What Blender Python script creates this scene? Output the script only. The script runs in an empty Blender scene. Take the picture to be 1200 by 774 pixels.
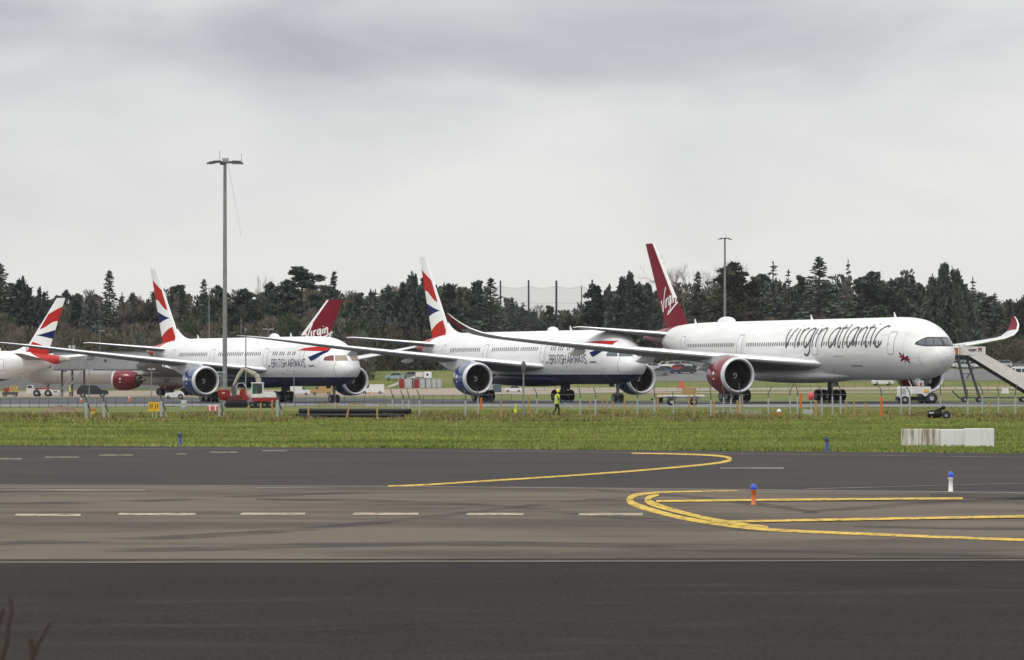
import bpy, bmesh, math, random
import numpy as np
from mathutils import Vector, Matrix

random.seed(7)
RNG = np.random.default_rng(7)
R = math.radians
scene = bpy.context.scene
COL = scene.collection

# ------------------------------------------------------------------ camera, sky, sun, exposure
F = 5600.0      # focal length in pixels of the 1200 pixel wide photograph
H = 2.4         # eye height above the taxiway
YH = 444.0      # row of the horizon in the photograph
cam_data = bpy.data.cameras.new('camera')
cam = bpy.data.objects.new('camera', cam_data)
COL.objects.link(cam)
cam.location = (0, 0, H)
cam.rotation_euler = (R(90) + math.atan((YH - 387.0) / F), 0, 0)
cam_data.sensor_width = 36
cam_data.lens = F / 1200 * 36
cam_data.clip_start = 0.3
cam_data.clip_end = 20000
cam_data.dof.use_dof = True
cam_data.dof.focus_distance = 460
cam_data.dof.aperture_fstop = 20
scene.camera = cam

SUN_EL, SUN_AZ = 58.0, 215.0     # compass style: 0 = +Y (away from camera), 90 = +X
world = bpy.data.worlds.new('World')
scene.world = world
world.use_nodes = True
wn = world.node_tree.nodes
wl = world.node_tree.links
wn.clear()
w_out = wn.new('ShaderNodeOutputWorld')
w_bg = wn.new('ShaderNodeBackground')
w_sky = wn.new('ShaderNodeTexSky')
w_sky.sky_type = 'NISHITA'
w_sky.sun_disc = False
w_sky.sun_elevation = R(SUN_EL)
w_sky.sun_rotation = R(SUN_AZ)
w_dim = wn.new('ShaderNodeMix'); w_dim.data_type = 'RGBA'; w_dim.blend_type = 'MULTIPLY'
w_dim.inputs[0].default_value = 1.0
wl.new(w_sky.outputs[0], w_dim.inputs[6])
w_dim.inputs[7].default_value = (0.10, 0.10, 0.10, 1)
# the cloud deck: stretched noise over the whole dome, brighter towards the thin parts
w_co = wn.new('ShaderNodeTexCoord')
w_map = wn.new('ShaderNodeMapping')
w_map.inputs['Location'].default_value = (3.192, 15.943, 2.775)
w_map.inputs['Scale'].default_value = (10, 10, 28)
wl.new(w_co.outputs['Generated'], w_map.inputs[0])
w_n1 = wn.new('ShaderNodeTexNoise')
w_n1.inputs['Scale'].default_value = 1.0
w_n1.inputs['Detail'].default_value = 7
w_n1.inputs['Roughness'].default_value = 0.48
w_n1.inputs['Distortion'].default_value = 0.3
wl.new(w_map.outputs[0], w_n1.inputs['Vector'])
w_map2 = wn.new('ShaderNodeMapping')     # broad banks of cloud
w_map2.inputs['Location'].default_value = (5.59, 18.327, 15.50)
w_map2.inputs['Scale'].default_value = (2.2, 2.2, 17)
wl.new(w_co.outputs['Generated'], w_map2.inputs[0])
w_n2 = wn.new('ShaderNodeTexNoise')
w_n2.inputs['Scale'].default_value = 1.0
w_n2.inputs['Detail'].default_value = 3
w_n2.inputs['Roughness'].default_value = 0.4
wl.new(w_map2.outputs[0], w_n2.inputs['Vector'])
w_sum = wn.new('ShaderNodeMix'); w_sum.inputs[0].default_value = 0.55
wl.new(w_n1.outputs['Fac'], w_sum.inputs[2]); wl.new(w_n2.outputs['Fac'], w_sum.inputs[3])
w_ramp = wn.new('ShaderNodeValToRGB')
e = w_ramp.color_ramp.elements
e[0].position = 0.345; e[0].color = (0.40, 0.415, 0.46, 1)
e[1].position = 0.56; e[1].color = (0.80, 0.80, 0.785, 1)
m_ = e.new(0.475); m_.color = (0.69, 0.692, 0.697, 1)
wl.new(w_sum.outputs[0], w_ramp.inputs[0])
w_mix = wn.new('ShaderNodeMix'); w_mix.data_type = 'RGBA'
w_mix.inputs[0].default_value = 0.93
wl.new(w_dim.outputs[2], w_mix.inputs[6])
wl.new(w_ramp.outputs[0], w_mix.inputs[7])
# an overcast sky is brighter overhead than at the horizon
w_sep = wn.new('ShaderNodeSeparateXYZ'); wl.new(w_co.outputs['Generated'], w_sep.inputs[0])
w_up = wn.new('ShaderNodeMapRange'); w_up.inputs[1].default_value = 0.0; w_up.inputs[2].default_value = 1.0
w_up.inputs[3].default_value = 1.0; w_up.inputs[4].default_value = 2.1
wl.new(w_sep.outputs['Z'], w_up.inputs[0])
w_cie = wn.new('ShaderNodeMix'); w_cie.data_type = 'RGBA'; w_cie.blend_type = 'MULTIPLY'; w_cie.inputs[0].default_value = 1.0
wl.new(w_mix.outputs[2], w_cie.inputs[6]); wl.new(w_up.outputs[0], w_cie.inputs[7])
wl.new(w_cie.outputs[2], w_bg.inputs['Color'])
w_bg.inputs['Strength'].default_value = 1.0
wl.new(w_bg.outputs[0], w_out.inputs[0])

sun_data = bpy.data.lights.new('sun', 'SUN')
sun_data.energy = 1.35
sun_data.angle = R(14)
sun_data.color = (1.0, 0.965, 0.91)
sun = bpy.data.objects.new('sun', sun_data)
COL.objects.link(sun)
_d = Vector((math.sin(R(SUN_AZ)) * math.cos(R(SUN_EL)), math.cos(R(SUN_AZ)) * math.cos(R(SUN_EL)), math.sin(R(SUN_EL))))
sun.rotation_euler = _d.to_track_quat('Z', 'Y').to_euler()
sun.location = (0, 0, 60)

vs = scene.view_settings
vs.view_transform = 'Standard'
vs.look = 'None'
vs.exposure = 0.0
vs.gamma = 1.0
vs.use_curve_mapping = False

# ------------------------------------------------------------------ ground height and picture-to-ground helpers
def sm(a, b, t):
    t = max(0.0, min(1.0, (t - a) / (b - a)))
    return t * t * (3 - 2 * t)

def G(x, y):
    """height of the terrain: a slight crossfall on the apron, a bank rising to the car park and wood"""
    z = max(-0.7, min(0.05, 0.008 * (x - 35))) * sm(300, 430, y)
    return z + 4.5 * sm(865, 990, y)

def gp(px, py):
    """the point of the ground that the photograph shows at a pixel"""
    lo, hi = 12.0, 1100.0
    for _ in range(60):
        d = (lo + hi) / 2
        x = (px - 600) / F * d
        if YH + F * (H - G(x, d)) / d > py:
            lo = d
        else:
            hi = d
    return Vector(((px - 600) / F * d, d, G((px - 600) / F * d, d)))

def gd(px, d):
    x = (px - 600) / F * d
    return Vector((x, d, G(x, d)))

def zat(py, d):
    return H + (YH - py) * d / F

# ------------------------------------------------------------------ materials
def _base(name):
    m = bpy.data.materials.new(name)
    m.use_nodes = True
    nt = m.node_tree
    return m, nt, nt.nodes['Principled BSDF']

def mat(name, c, rough=0.5, metal=0.0, coat=0.0, var=0.06, scale=1.5, bump=0.0, bscale=8, trans=0.0, emit=None, spec=0.5, rvar=0.1, stretch=(1, 1, 1)):
    """plain paint, plastic or metal with slight uneven tone and gloss"""
    m, nt, b = _base(name)
    b.inputs['Roughness'].default_value = rough
    b.inputs['Metallic'].default_value = metal
    b.inputs['Coat Weight'].default_value = coat
    b.inputs['Coat Roughness'].default_value = 0.08
    b.inputs['Specular IOR Level'].default_value = spec
    if trans:
        b.inputs['Alpha'].default_value = 1 - trans
    co = nt.nodes.new('ShaderNodeTexCoord')
    mp = nt.nodes.new('ShaderNodeMapping'); mp.inputs['Scale'].default_value = stretch
    nt.links.new(co.outputs['Object'], mp.inputs[0])
    n = nt.nodes.new('ShaderNodeTexNoise')
    n.inputs['Scale'].default_value = scale
    n.inputs['Detail'].default_value = 5
    nt.links.new(mp.outputs[0], n.inputs['Vector'])
    r = nt.nodes.new('ShaderNodeValToRGB')
    a, z = r.color_ramp.elements
    a.position, z.position = 0.3, 0.7
    a.color = tuple(max(0, v * (1 - var)) for v in c) + (1,)
    z.color = tuple(min(1, v * (1 + var)) for v in c) + (1,)
    nt.links.new(n.outputs['Fac'], r.inputs[0])
    nt.links.new(r.outputs[0], b.inputs['Base Color'])
    mr = nt.nodes.new('ShaderNodeMapRange')
    mr.inputs[3].default_value = max(0, rough - rvar); mr.inputs[4].default_value = min(1, rough + rvar)
    nt.links.new(n.outputs['Fac'], mr.inputs[0])
    nt.links.new(mr.outputs[0], b.inputs['Roughness'])
    if bump:
        n2 = nt.nodes.new('ShaderNodeTexNoise'); n2.inputs['Scale'].default_value = bscale; n2.inputs['Detail'].default_value = 4
        nt.links.new(co.outputs['Object'], n2.inputs['Vector'])
        bp = nt.nodes.new('ShaderNodeBump'); bp.inputs['Strength'].default_value = bump; bp.inputs['Distance'].default_value = 0.03
        nt.links.new(n2.outputs['Fac'], bp.inputs['Height'])
        nt.links.new(bp.outputs[0], b.inputs['Normal'])
    if emit:
        b.inputs['Emission Color'].default_value = tuple(emit[:3]) + (1,)
        b.inputs['Emission Strength'].default_value = emit[3]
    return m

def ground_mat(name, layers, rough=0.9, bump=0.3, bscale=12, wear=None):
    """layers: (colour, noise scale xyz, threshold low, threshold high, strength); the first layer is the base colour"""
    m, nt, b = _base(name)
    b.inputs['Roughness'].default_value = rough
    b.inputs['Specular IOR Level'].default_value = 0.06
    co = nt.nodes.new('ShaderNodeTexCoord')
    cur = nt.nodes.new('ShaderNodeRGB')
    cur.outputs[0].default_value = tuple(layers[0]) + (1,)
    sock = cur.outputs[0]
    for i, (c, sc, lo, hi, st) in enumerate(layers[1:]):
        mp = nt.nodes.new('ShaderNodeMapping')
        mp.inputs['Scale'].default_value = sc
        mp.inputs['Location'].default_value = (i * 13.7, i * 5.1, i * 2.3)
        nt.links.new(co.outputs['Object'], mp.inputs[0])
        n = nt.nodes.new('ShaderNodeTexNoise')
        n.inputs['Scale'].default_value = 1
        n.inputs['Detail'].default_value = 7
        n.inputs['Roughness'].default_value = 0.6
        nt.links.new(mp.outputs[0], n.inputs['Vector'])
        mr = nt.nodes.new('ShaderNodeMapRange')
        mr.inputs[1].default_value = lo; mr.inputs[2].default_value = hi; mr.inputs[4].default_value = st
        nt.links.new(n.outputs['Fac'], mr.inputs[0])
        mx = nt.nodes.new('ShaderNodeMix'); mx.data_type = 'RGBA'
        nt.links.new(mr.outputs[0], mx.inputs[0])
        nt.links.new(sock, mx.inputs[6])
        mx.inputs[7].default_value = tuple(c) + (1,)
        sock = mx.outputs[2]
    nt.links.new(sock, b.inputs['Base Color'])
    if wear:   # paint worn through to the surface below: (scale xyz, low, high, least cover)
        mp = nt.nodes.new('ShaderNodeMapping'); mp.inputs['Scale'].default_value = wear[0]
        nt.links.new(co.outputs['Object'], mp.inputs[0])
        n3 = nt.nodes.new('ShaderNodeTexNoise'); n3.inputs['Scale'].default_value = 1; n3.inputs['Detail'].default_value = 8; n3.inputs['Roughness'].default_value = .7
        nt.links.new(mp.outputs[0], n3.inputs['Vector'])
        mr = nt.nodes.new('ShaderNodeMapRange'); mr.inputs[1].default_value = wear[1]; mr.inputs[2].default_value = wear[2]; mr.inputs[3].default_value = wear[3]
        nt.links.new(n3.outputs['Fac'], mr.inputs[0]); nt.links.new(mr.outputs[0], b.inputs['Alpha'])
    if bump:
        n2 = nt.nodes.new('ShaderNodeTexNoise'); n2.inputs['Scale'].default_value = bscale; n2.inputs['Detail'].default_value = 3
        nt.links.new(co.outputs['Object'], n2.inputs['Vector'])
        bp = nt.nodes.new('ShaderNodeBump'); bp.inputs['Strength'].default_value = bump; bp.inputs['Distance'].default_value = 0.02
        nt.links.new(n2.outputs['Fac'], bp.inputs['Height'])
        nt.links.new(bp.outputs[0], b.inputs['Normal'])
    return m

def leaf_mat(name, c1, c2, scale=0.35):
    m, nt, b = _base(name)
    b.inputs['Roughness'].default_value = 0.75
    b.inputs['Specular IOR Level'].default_value = 0.2
    co = nt.nodes.new('ShaderNodeTexCoord')
    oi = nt.nodes.new('ShaderNodeObjectInfo')
    ad = nt.nodes.new('ShaderNodeVectorMath'); ad.operation = 'ADD'
    nt.links.new(co.outputs['Object'], ad.inputs[0]); nt.links.new(oi.outputs['Random'], ad.inputs[1])
    n = nt.nodes.new('ShaderNodeTexNoise'); n.inputs['Scale'].default_value = scale; n.inputs['Detail'].default_value = 6
    n.inputs['Roughness'].default_value = 0.7
    nt.links.new(ad.outputs[0], n.inputs['Vector'])
    r = nt.nodes.new('ShaderNodeValToRGB')
    a, z = r.color_ramp.elements
    a.position, z.position = 0.35, 0.65
    a.color = tuple(c1) + (1,); z.color = tuple(c2) + (1,)
    nt.links.new(n.outputs['Fac'], r.inputs[0])
    hs = nt.nodes.new('ShaderNodeHueSaturation')
    mr = nt.nodes.new('ShaderNodeMapRange'); mr.inputs[3].default_value = 0.75; mr.inputs[4].default_value = 1.25
    nt.links.new(oi.outputs['Random'], mr.inputs[0]); nt.links.new(mr.outputs[0], hs.inputs['Value'])
    nt.links.new(r.outputs[0], hs.inputs['Color'])
    nt.links.new(hs.outputs[0], b.inputs['Base Color'])
    return m

M = {}
M['white'] = mat('white_paint', (0.80, 0.80, 0.80), 0.35, var=0.03, scale=0.8)
M['dirty_white'] = mat('dirty_white_paint', (0.68, 0.67, 0.64), 0.5, var=0.12, scale=2)
M['cream'] = mat('cream_paint', (0.66, 0.62, 0.55), 0.5, var=0.08)
M['grey'] = mat('grey_paint', (0.36, 0.37, 0.38), 0.5)
M['dark'] = mat('dark_grey_paint', (0.05, 0.05, 0.055), 0.5)
M['black'] = mat('black_plastic', (0.008, 0.008, 0.009), 0.5, spec=.25)
M['rubber'] = mat('tyre_rubber', (0.018, 0.018, 0.019), 0.8)
M['rim'] = mat('wheel_rim', (0.45, 0.46, 0.47), 0.4, metal=0.6)
M['steel'] = mat('galvanised_steel', (0.42, 0.44, 0.45), 0.55, metal=0.25, var=0.15, scale=6)
M['dark_steel'] = mat('dark_steel', (0.10, 0.105, 0.11), 0.5, metal=0.4)
M['mast'] = mat('mast_steel', (0.22, 0.23, 0.23), 0.6, metal=0.2, var=0.15, scale=1.2)
M['concrete_post'] = mat('pale_post', (0.34, 0.355, 0.35), 0.8, var=0.15, scale=5)
M['wood'] = mat('wooden_stake', (0.34, 0.22, 0.09), 0.8, var=0.25, scale=8)
M['orange'] = mat('orange_plastic', (0.55, 0.13, 0.02), 0.5)
M['yellow'] = mat('yellow_paint', (0.70, 0.40, 0.02), 0.5)
M['red'] = mat('red_paint', (0.27, 0.014, 0.014), 0.4, var=0.12)
M['pink_red'] = mat('faded_red_plastic', (0.62, 0.07, 0.09), 0.6)
M['hivis'] = mat('hi_vis_fabric', (0.55, 0.70, 0.02), 0.8)
M['glass'] = mat('vehicle_glass', (0.03, 0.04, 0.045), 0.08, spec=0.6)
M['green_glass'] = mat('tinted_cab_glass', (0.02, 0.09, 0.065), 0.1)
M['alu'] = mat('container_aluminium', (0.52, 0.54, 0.56), 0.42, metal=0.5, var=0.15, scale=3)
M['blue_lamp'] = mat('blue_lens', (0.01, 0.03, 0.35), 0.2, emit=(0.1, 0.25, 1.0, 0.2))
M['blue_plastic'] = mat('blue_plastic', (0.01, 0.035, 0.16), 0.4)
M['skin'] = mat('skin', (0.45, 0.26, 0.18), 0.6)

# ------------------------------------------------------------------ mesh building
class MB:
    """collects shapes, then links them as ONE mesh object"""
    def __init__(s):
        s.v = []; s.f = []; s.m = []; s.sm = []
    def add(s, vs_, fs, mi=0, smooth=False):
        o = len(s.v)
        s.v += [tuple(p) for p in vs_]
        s.f += [tuple(i + o for i in f) for f in fs]
        s.m += [mi] * len(fs)
        s.sm += [smooth] * len(fs)
        return s
    def box(s, c, d, mi=0, ch=0.0, rz=0.0, ry=0.0):
        hx, hy, hz = d[0] / 2, d[1] / 2, d[2] / 2
        bm = bmesh.new()
        bmesh.ops.create_cube(bm, size=1)
        for v in bm.verts:
            v.co = Vector((v.co.x * d[0], v.co.y * d[1], v.co.z * d[2]))
        if ch:
            bmesh.ops.bevel(bm, geom=list(bm.edges), offset=min(ch, 0.45 * min(d)), segments=2, affect='EDGES', profile=0.6)
        rot = Matrix.Rotation(rz, 3, 'Z') @ Matrix.Rotation(ry, 3, 'Y')
        bm.verts.index_update()
        vs_ = [rot @ v.co + Vector(c) for v in bm.verts]
        fs = [[v.index for v in f.verts] for f in bm.faces]
        bm.free()
        return s.add(vs_, fs, mi, False)
    def tube(s, p0, p1, r0, r1=None, n=8, mi=0, cap=True):
        r1 = r0 if r1 is None else r1
        p0, p1 = Vector(p0), Vector(p1)
        d = (p1 - p0).normalized()
        a = d.orthogonal().normalized(); b = d.cross(a)
        vs_ = []
        for p, r in ((p0, r0), (p1, r1)):
            for i in range(n):
                t = 2 * math.pi * i / n
                vs_.append(p + (a * math.cos(t) + b * math.sin(t)) * r)
        fs = [(i, (i + 1) % n, n + (i + 1) % n, n + i) for i in range(n)]
        s.add(vs_, fs, mi, n > 5)
        if cap:
            s.add(vs_[:n], [tuple(range(n - 1, -1, -1))], mi)
            s.add(vs_[n:], [tuple(range(n))], mi)
        return s
    def path(s, pts, rs, n=6, mi=0):
        for i in range(len(pts) - 1):
            a = rs[i] if hasattr(rs, '__len__') else rs
            b = rs[i + 1] if hasattr(rs, '__len__') else rs
            s.tube(pts[i], pts[i + 1], a, b, n, mi)
        return s
    def lathe(s, prof, o=(0, 0, 0), axis='X', n=32, mi=0, smooth=True):
        """prof: (along, radius)"""
        vs_ = []
        for (x, r) in prof:
            for i in range(n):
                t = 2 * math.pi * i / n
                c, k = math.cos(t) * r, math.sin(t) * r
                p = {'X': (x, c, k), 'Y': (c, x, k), 'Z': (c, k, x)}[axis]
                vs_.append((p[0] + o[0], p[1] + o[1], p[2] + o[2]))
        fs = []
        for j in range(len(prof) - 1):
            for i in range(n):
                fs.append((j * n + i, j * n + (i + 1) % n, (j + 1) * n + (i + 1) % n, (j + 1) * n + i))
        return s.add(vs_, fs, mi, smooth)
    def prism(s, prof, y0, y1, mi=0, inset=0.0):
        """side profile (x, z) drawn out along y; inset pulls the two ends' points towards the middle"""
        n = len(prof)
        cx = sum(p[0] for p in prof) / n; cz = sum(p[1] for p in prof) / n
        e = [(cx + (x - cx) * (1 - inset), cz + (z - cz) * (1 - inset)) for x, z in prof]
        vs_ = []
        w = (y1 - y0) * 0.07 if inset else 0
        rings = [(e, y0), (prof, y0 + w), (prof, y1 - w), (e, y1)] if inset else [(prof, y0), (prof, y1)]
        for pr, y in rings:
            vs_ += [(x, y, z) for x, z in pr]
        fs = []
        for k in range(len(rings) - 1):
            fs += [(k * n + i, k * n + (i + 1) % n, (k + 1) * n + (i + 1) % n, (k + 1) * n + i) for i in range(n)]
        fs.append(tuple(range(n - 1, -1, -1)))
        fs.append(tuple(range((len(rings) - 1) * n, len(rings) * n)))
        return s.add(vs_, fs, mi)
    def rings(s, rr, mi=0, smooth=True, closed=True, cap=False):
        n = len(rr[0]); vs_ = [p for r in rr for p in r]
        fs = []
        for j in range(len(rr) - 1):
            for i in range(n if closed else n - 1):
                fs.append((j * n + i, j * n + (i + 1) % n, (j + 1) * n + (i + 1) % n, (j + 1) * n + i))
        s.add(vs_, fs, mi, smooth)
        if cap:
            s.add(rr[0], [tuple(range(n - 1, -1, -1))], mi)
            s.add(rr[-1], [tuple(range(n))], mi)
        return s
    def build(s, name, mats, parent=None, recalc=False):
        me = bpy.data.meshes.new(name)
        me.from_pydata(s.v, [], s.f)
        if not isinstance(mats, (list, tuple)):
            mats = [mats]
        for m in mats:
            me.materials.append(m)
        me.polygons.foreach_set('material_index', s.m)
        me.polygons.foreach_set('use_smooth', s.sm)
        if recalc:
            bm = bmesh.new(); bm.from_mesh(me)
            bmesh.ops.recalc_face_normals(bm, faces=bm.faces)
            bm.to_mesh(me); bm.free()
        me.update()
        o = bpy.data.objects.new(name, me)
        COL.objects.link(o)
        if parent:
            o.parent = parent
        return o

def mesh_obj(name, verts, faces, mats, parent=None, midx=None, smooth=False):
    """fast path for big numpy meshes whose faces all have the same number of corners"""
    me = bpy.data.meshes.new(name)
    verts = np.asarray(verts, dtype=np.float32); faces = np.asarray(faces, dtype=np.int32)
    k = faces.shape[1]
    me.vertices.add(len(verts)); me.vertices.foreach_set('co', verts.ravel())
    me.loops.add(faces.size); me.loops.foreach_set('vertex_index', faces.ravel())
    me.polygons.add(len(faces)); me.polygons.foreach_set('loop_start', np.arange(0, faces.size, k, dtype=np.int32))
    if not isinstance(mats, (list, tuple)):
        mats = [mats]
    for m in mats:
        me.materials.append(m)
    if midx is not None:
        me.polygons.foreach_set('material_index', np.asarray(midx, dtype=np.int32))
    if smooth:
        me.polygons.foreach_set('use_smooth', np.ones(len(faces), dtype=bool))
    me.update(calc_edges=True)
    o = bpy.data.objects.new(name, me)
    COL.objects.link(o)
    if parent:
        o.parent = parent
    return o

def tag(o, label, cat, group=None):
    o['label'] = label; o['category'] = cat
    if group:
        o['group'] = group
    return o

def thing(name, label, cat, loc=(0, 0, 0), rz=0.0, group=None, scale=1.0):
    o = bpy.data.objects.new(name, None)
    o.empty_display_size = 0.3
    COL.objects.link(o)
    o.location = loc; o.rotation_euler = (0, 0, rz); o.scale = (scale,) * 3
    return tag(o, label, cat, group)

def struct(o):
    o['kind'] = 'structure'
    return o

def dup(root, loc, rz, label, group=None, scale=None):
    r = root.copy(); COL.objects.link(r)
    r.location = loc; r.rotation_euler = (0, 0, rz)
    if scale is not None:
        r.scale = scale if hasattr(scale, '__len__') else (scale,) * 3
    r['label'] = label
    if group:
        r['group'] = group
    for ch in list(root.children):
        c = ch.copy(); COL.objects.link(c); c.parent = r
        for g in list(ch.children):
            d = g.copy(); COL.objects.link(d); d.parent = c
    return r

# ------------------------------------------------------------------ the setting: ground, taxiway, apron, markings
GRASS = ground_mat('grass_ground', [(0.115, 0.140, 0.044),
    ((0.20, 0.17, 0.065), (0.05, 0.05, 0.05), 0.45, 0.62, 0.75),
    ((0.075, 0.115, 0.025), (0.22, 0.10, 0.2), 0.45, 0.65, 0.7),
    ((0.22, 0.19, 0.08), (0.9, 0.5, 0.9), 0.52, 0.72, 0.6)], bump=0.6, bscale=6)
ASPH_NEAR = ground_mat('near_asphalt', [(0.024, 0.0195, 0.017),
    ((0.015, 0.0125, 0.011), (0.035, 0.14, 0.1), 0.42, 0.60, 0.8), ((0.021, 0.0175, 0.015), (0.16, 0.30, 0.1), 0.42, 0.62, 0.8),
    ((0.033, 0.027, 0.024), (0.45, 0.7, 0.5), 0.5, 0.75, 0.55),
    ((0.066, 0.057, 0.052), (20, 5, 6), 0.50, 0.75, 0.6), ((0.012, 0.010, 0.0095), (28, 6, 6), 0.50, 0.70, 0.65), ((0.040, 0.035, 0.032), (0.35, 0.6, 1), 0.52, 0.66, 0.55)], bump=0.5, bscale=30)
ASPH_TAN = ground_mat('worn_taxiway_asphalt', [(0.135, 0.112, 0.090),
    ((0.075, 0.063, 0.053), (0.10, 0.12, 0.1), 0.45, 0.60, 0.9),
    ((0.040, 0.036, 0.034), (0.06, 0.24, 0.1), 0.52, 0.68, 0.85),
    ((0.15, 0.126, 0.104), (0.3, 0.35, 0.3), 0.52, 0.72, 0.7), ((0.065, 0.056, 0.05), (16, 5, 6), 0.54, 0.75, 0.5)], bump=0.4, bscale=25)
ASPH_FAR = ground_mat('far_taxiway_asphalt', [(0.053, 0.046, 0.043),
    ((0.040, 0.038, 0.038), (0.07, 0.08, 0.1), 0.45, 0.62, 0.8),
    ((0.072, 0.067, 0.064), (0.2, 0.14, 0.2), 0.52, 0.75, 0.6), ((0.03, 0.028, 0.028), (9, 2, 6), 0.54, 0.75, 0.5)], bump=0.3, bscale=20)
APRON_DARK = ground_mat('apron_asphalt', [(0.075, 0.078, 0.082), ((0.11, 0.11, 0.11), (0.05, 0.03, 0.1), 0.45, 0.65, 0.7)], bump=0)
APRON_GREY = ground_mat('apron_concrete', [(0.21, 0.215, 0.21), ((0.13, 0.135, 0.13), (0.06, 0.03, 0.1), 0.45, 0.65, 0.8)], bump=0)
TAN_CONC = ground_mat('tan_concrete', [(0.30, 0.25, 0.205), ((0.25, 0.21, 0.18), (0.04, 0.02, 0.1), 0.45, 0.65, 0.8)], bump=0)
CARPARK = ground_mat('car_park_surface', [(0.16, 0.16, 0.16), ((0.11, 0.11, 0.115), (0.05, 0.03, 0.1), 0.45, 0.65, 0.8)], bump=0)
YELLOW = ground_mat('yellow_marking', [(0.62, 0.43, 0.09), ((0.34, 0.26, 0.10), (2.2, 1.2, 1), 0.46, 0.66, 0.8), ((0.20, 0.17, 0.12), (7, 2.5, 1), 0.58, 0.72, 0.7)], bump=0, wear=((5, 1.6, 1), .36, .50, .2))
PALE = ground_mat('faded_white_marking', [(0.44, 0.38, 0.27), ((0.22, 0.19, 0.15), (2.5, 1.2, 1), 0.42, 0.62, 0.9), ((0.16, 0.14, 0.12), (6, 2.5, 1), 0.56, 0.72, 0.8)], bump=0, wear=((6, 1.8, 1), .36, .50, .35))
FADED = ground_mat('faded_yellow_marking', [(0.26, 0.225, 0.16), ((0.13, 0.115, 0.09), (2.5, 1.2, 1), 0.42, 0.62, 0.9)], bump=0, wear=((4, .8, 1), .36, .50, .3))
FAINT = ground_mat('worn_edge_line', [(0.22, 0.20, 0.18), ((0.12, 0.11, 0.10), (0.6, 0.5, 1), 0.42, 0.62, 0.9)], bump=0)
TAR = ground_mat('tar_joint', [(0.030, 0.028, 0.027), ((0.05, 0.045, 0.04), (0.6, 0.6, 1), 0.45, 0.65, 0.8)], bump=0)

xs = sorted(set([-6000, -3000, -1500, -800, -500, -350, -250] + list(range(-200, 201, 10)) + [250, 350, 500, 800, 1500, 3000, 6000]))
ys = sorted(set([-400, -100, 0] + list(range(20, 1041, 10)) + [1100, 1300, 1800, 3000, 6000, 9000]))
gv = [(x, y, G(x, y)) for y in ys for x in xs]
nx = len(xs)
gf = [(j * nx + i, j * nx + i + 1, (j + 1) * nx + i + 1, (j + 1) * nx + i) for j in range(len(ys) - 1) for i in range(nx - 1)]
struct(mesh_obj('ground', gv, gf, GRASS, smooth=True))

def lerp_poly(poly, px):
    if px <= poly[0][0]:
        (a, b), (c, d) = poly[0], poly[1]
    elif px >= poly[-1][0]:
        (a, b), (c, d) = poly[-2], poly[-1]
    else:
        for (a, b), (c, d) in zip(poly, poly[1:]):
            if a <= px <= c:
                break
    px2 = max(poly[0][0] - 300, min(poly[-1][0] + 300, px))
    return b + (d - b) * (px2 - a) / (c - a)

def sheet(name, near, far, mat_, off, x0=-700, x1=1900, step=50, rows=6, near_d=None):
    """a paved sheet between two edges given as rows of the photograph, laid on the terrain"""
    v = []; n = 0
    pxs = list(range(x0, x1 + 1, step))
    for px in pxs:
        b = gp(px, lerp_poly(far, px))
        a = gp(px, lerp_poly(near, px)) if near_d is None else Vector(((px - 600) / 600 * 40, near_d, 0))
        for r in range(rows + 1):
            p = a.lerp(b, r / rows)
            v.append((p.x, p.y, G(p.x, p.y) + off))
    f = [(i * (rows + 1) + r, (i + 1) * (rows + 1) + r, (i + 1) * (rows + 1) + r + 1, i * (rows + 1) + r + 1) for i in range(len(pxs) - 1) for r in range(rows)]
    return struct(mesh_obj(name, v, f, mat_, smooth=True))

E_NEAR = [(0, 661.5), (600, 660.5), (1200, 659)]
E_MID = [(0, 569), (600, 572), (1200, 578)]
E_GRASS = [(0, 522.5), (600, 527), (1200, 532)]
sheet('near_taxiway', None, E_NEAR, ASPH_NEAR, 0.02, near_d=16)
sheet('worn_taxiway', E_NEAR, E_MID, ASPH_TAN, 0.020)
sheet('far_taxiway', E_MID, E_GRASS, ASPH_FAR, 0.02)
sheet('service_path', [(0, 477), (400, 476.5), (800, 477.5), (1200, 477)], [(0, 474), (400, 473.5), (700, 474.3), (1200, 474.8)], APRON_GREY, 0.02)
sheet('apron', [(0, 474), (400, 473.5), (700, 474.3), (1200, 474.8)], [(0, 466.5), (400, 466.5), (620, 469.5), (850, 471), (1200, 471.6)], APRON_DARK, 0.02)
sheet('concrete_taxiway', [(0, 466), (400, 465.2), (600, 463), (850, 457.8), (1200, 456.5)], [(0, 459), (400, 457), (600, 454.5), (850, 455), (1200, 453.6)], TAN_CONC, 0.03)
sheet('perimeter_track', [(740, 461.2), (1200, 460.2)], [(740, 460), (1200, 459)], TAN_CONC, 0.03, x0=740, rows=2)
sheet('car_park', [(560, 447.5), (1200, 446)], [(560, 436), (1200, 432.5)], CARPARK, 0.03, x0=560)
sheet('gravel_strip', [(836, 486), (896, 486)], [(836, 480.5), (896, 480.5)], APRON_GREY, 0.03, x0=838, x1=893, step=5, rows=3)

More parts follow.
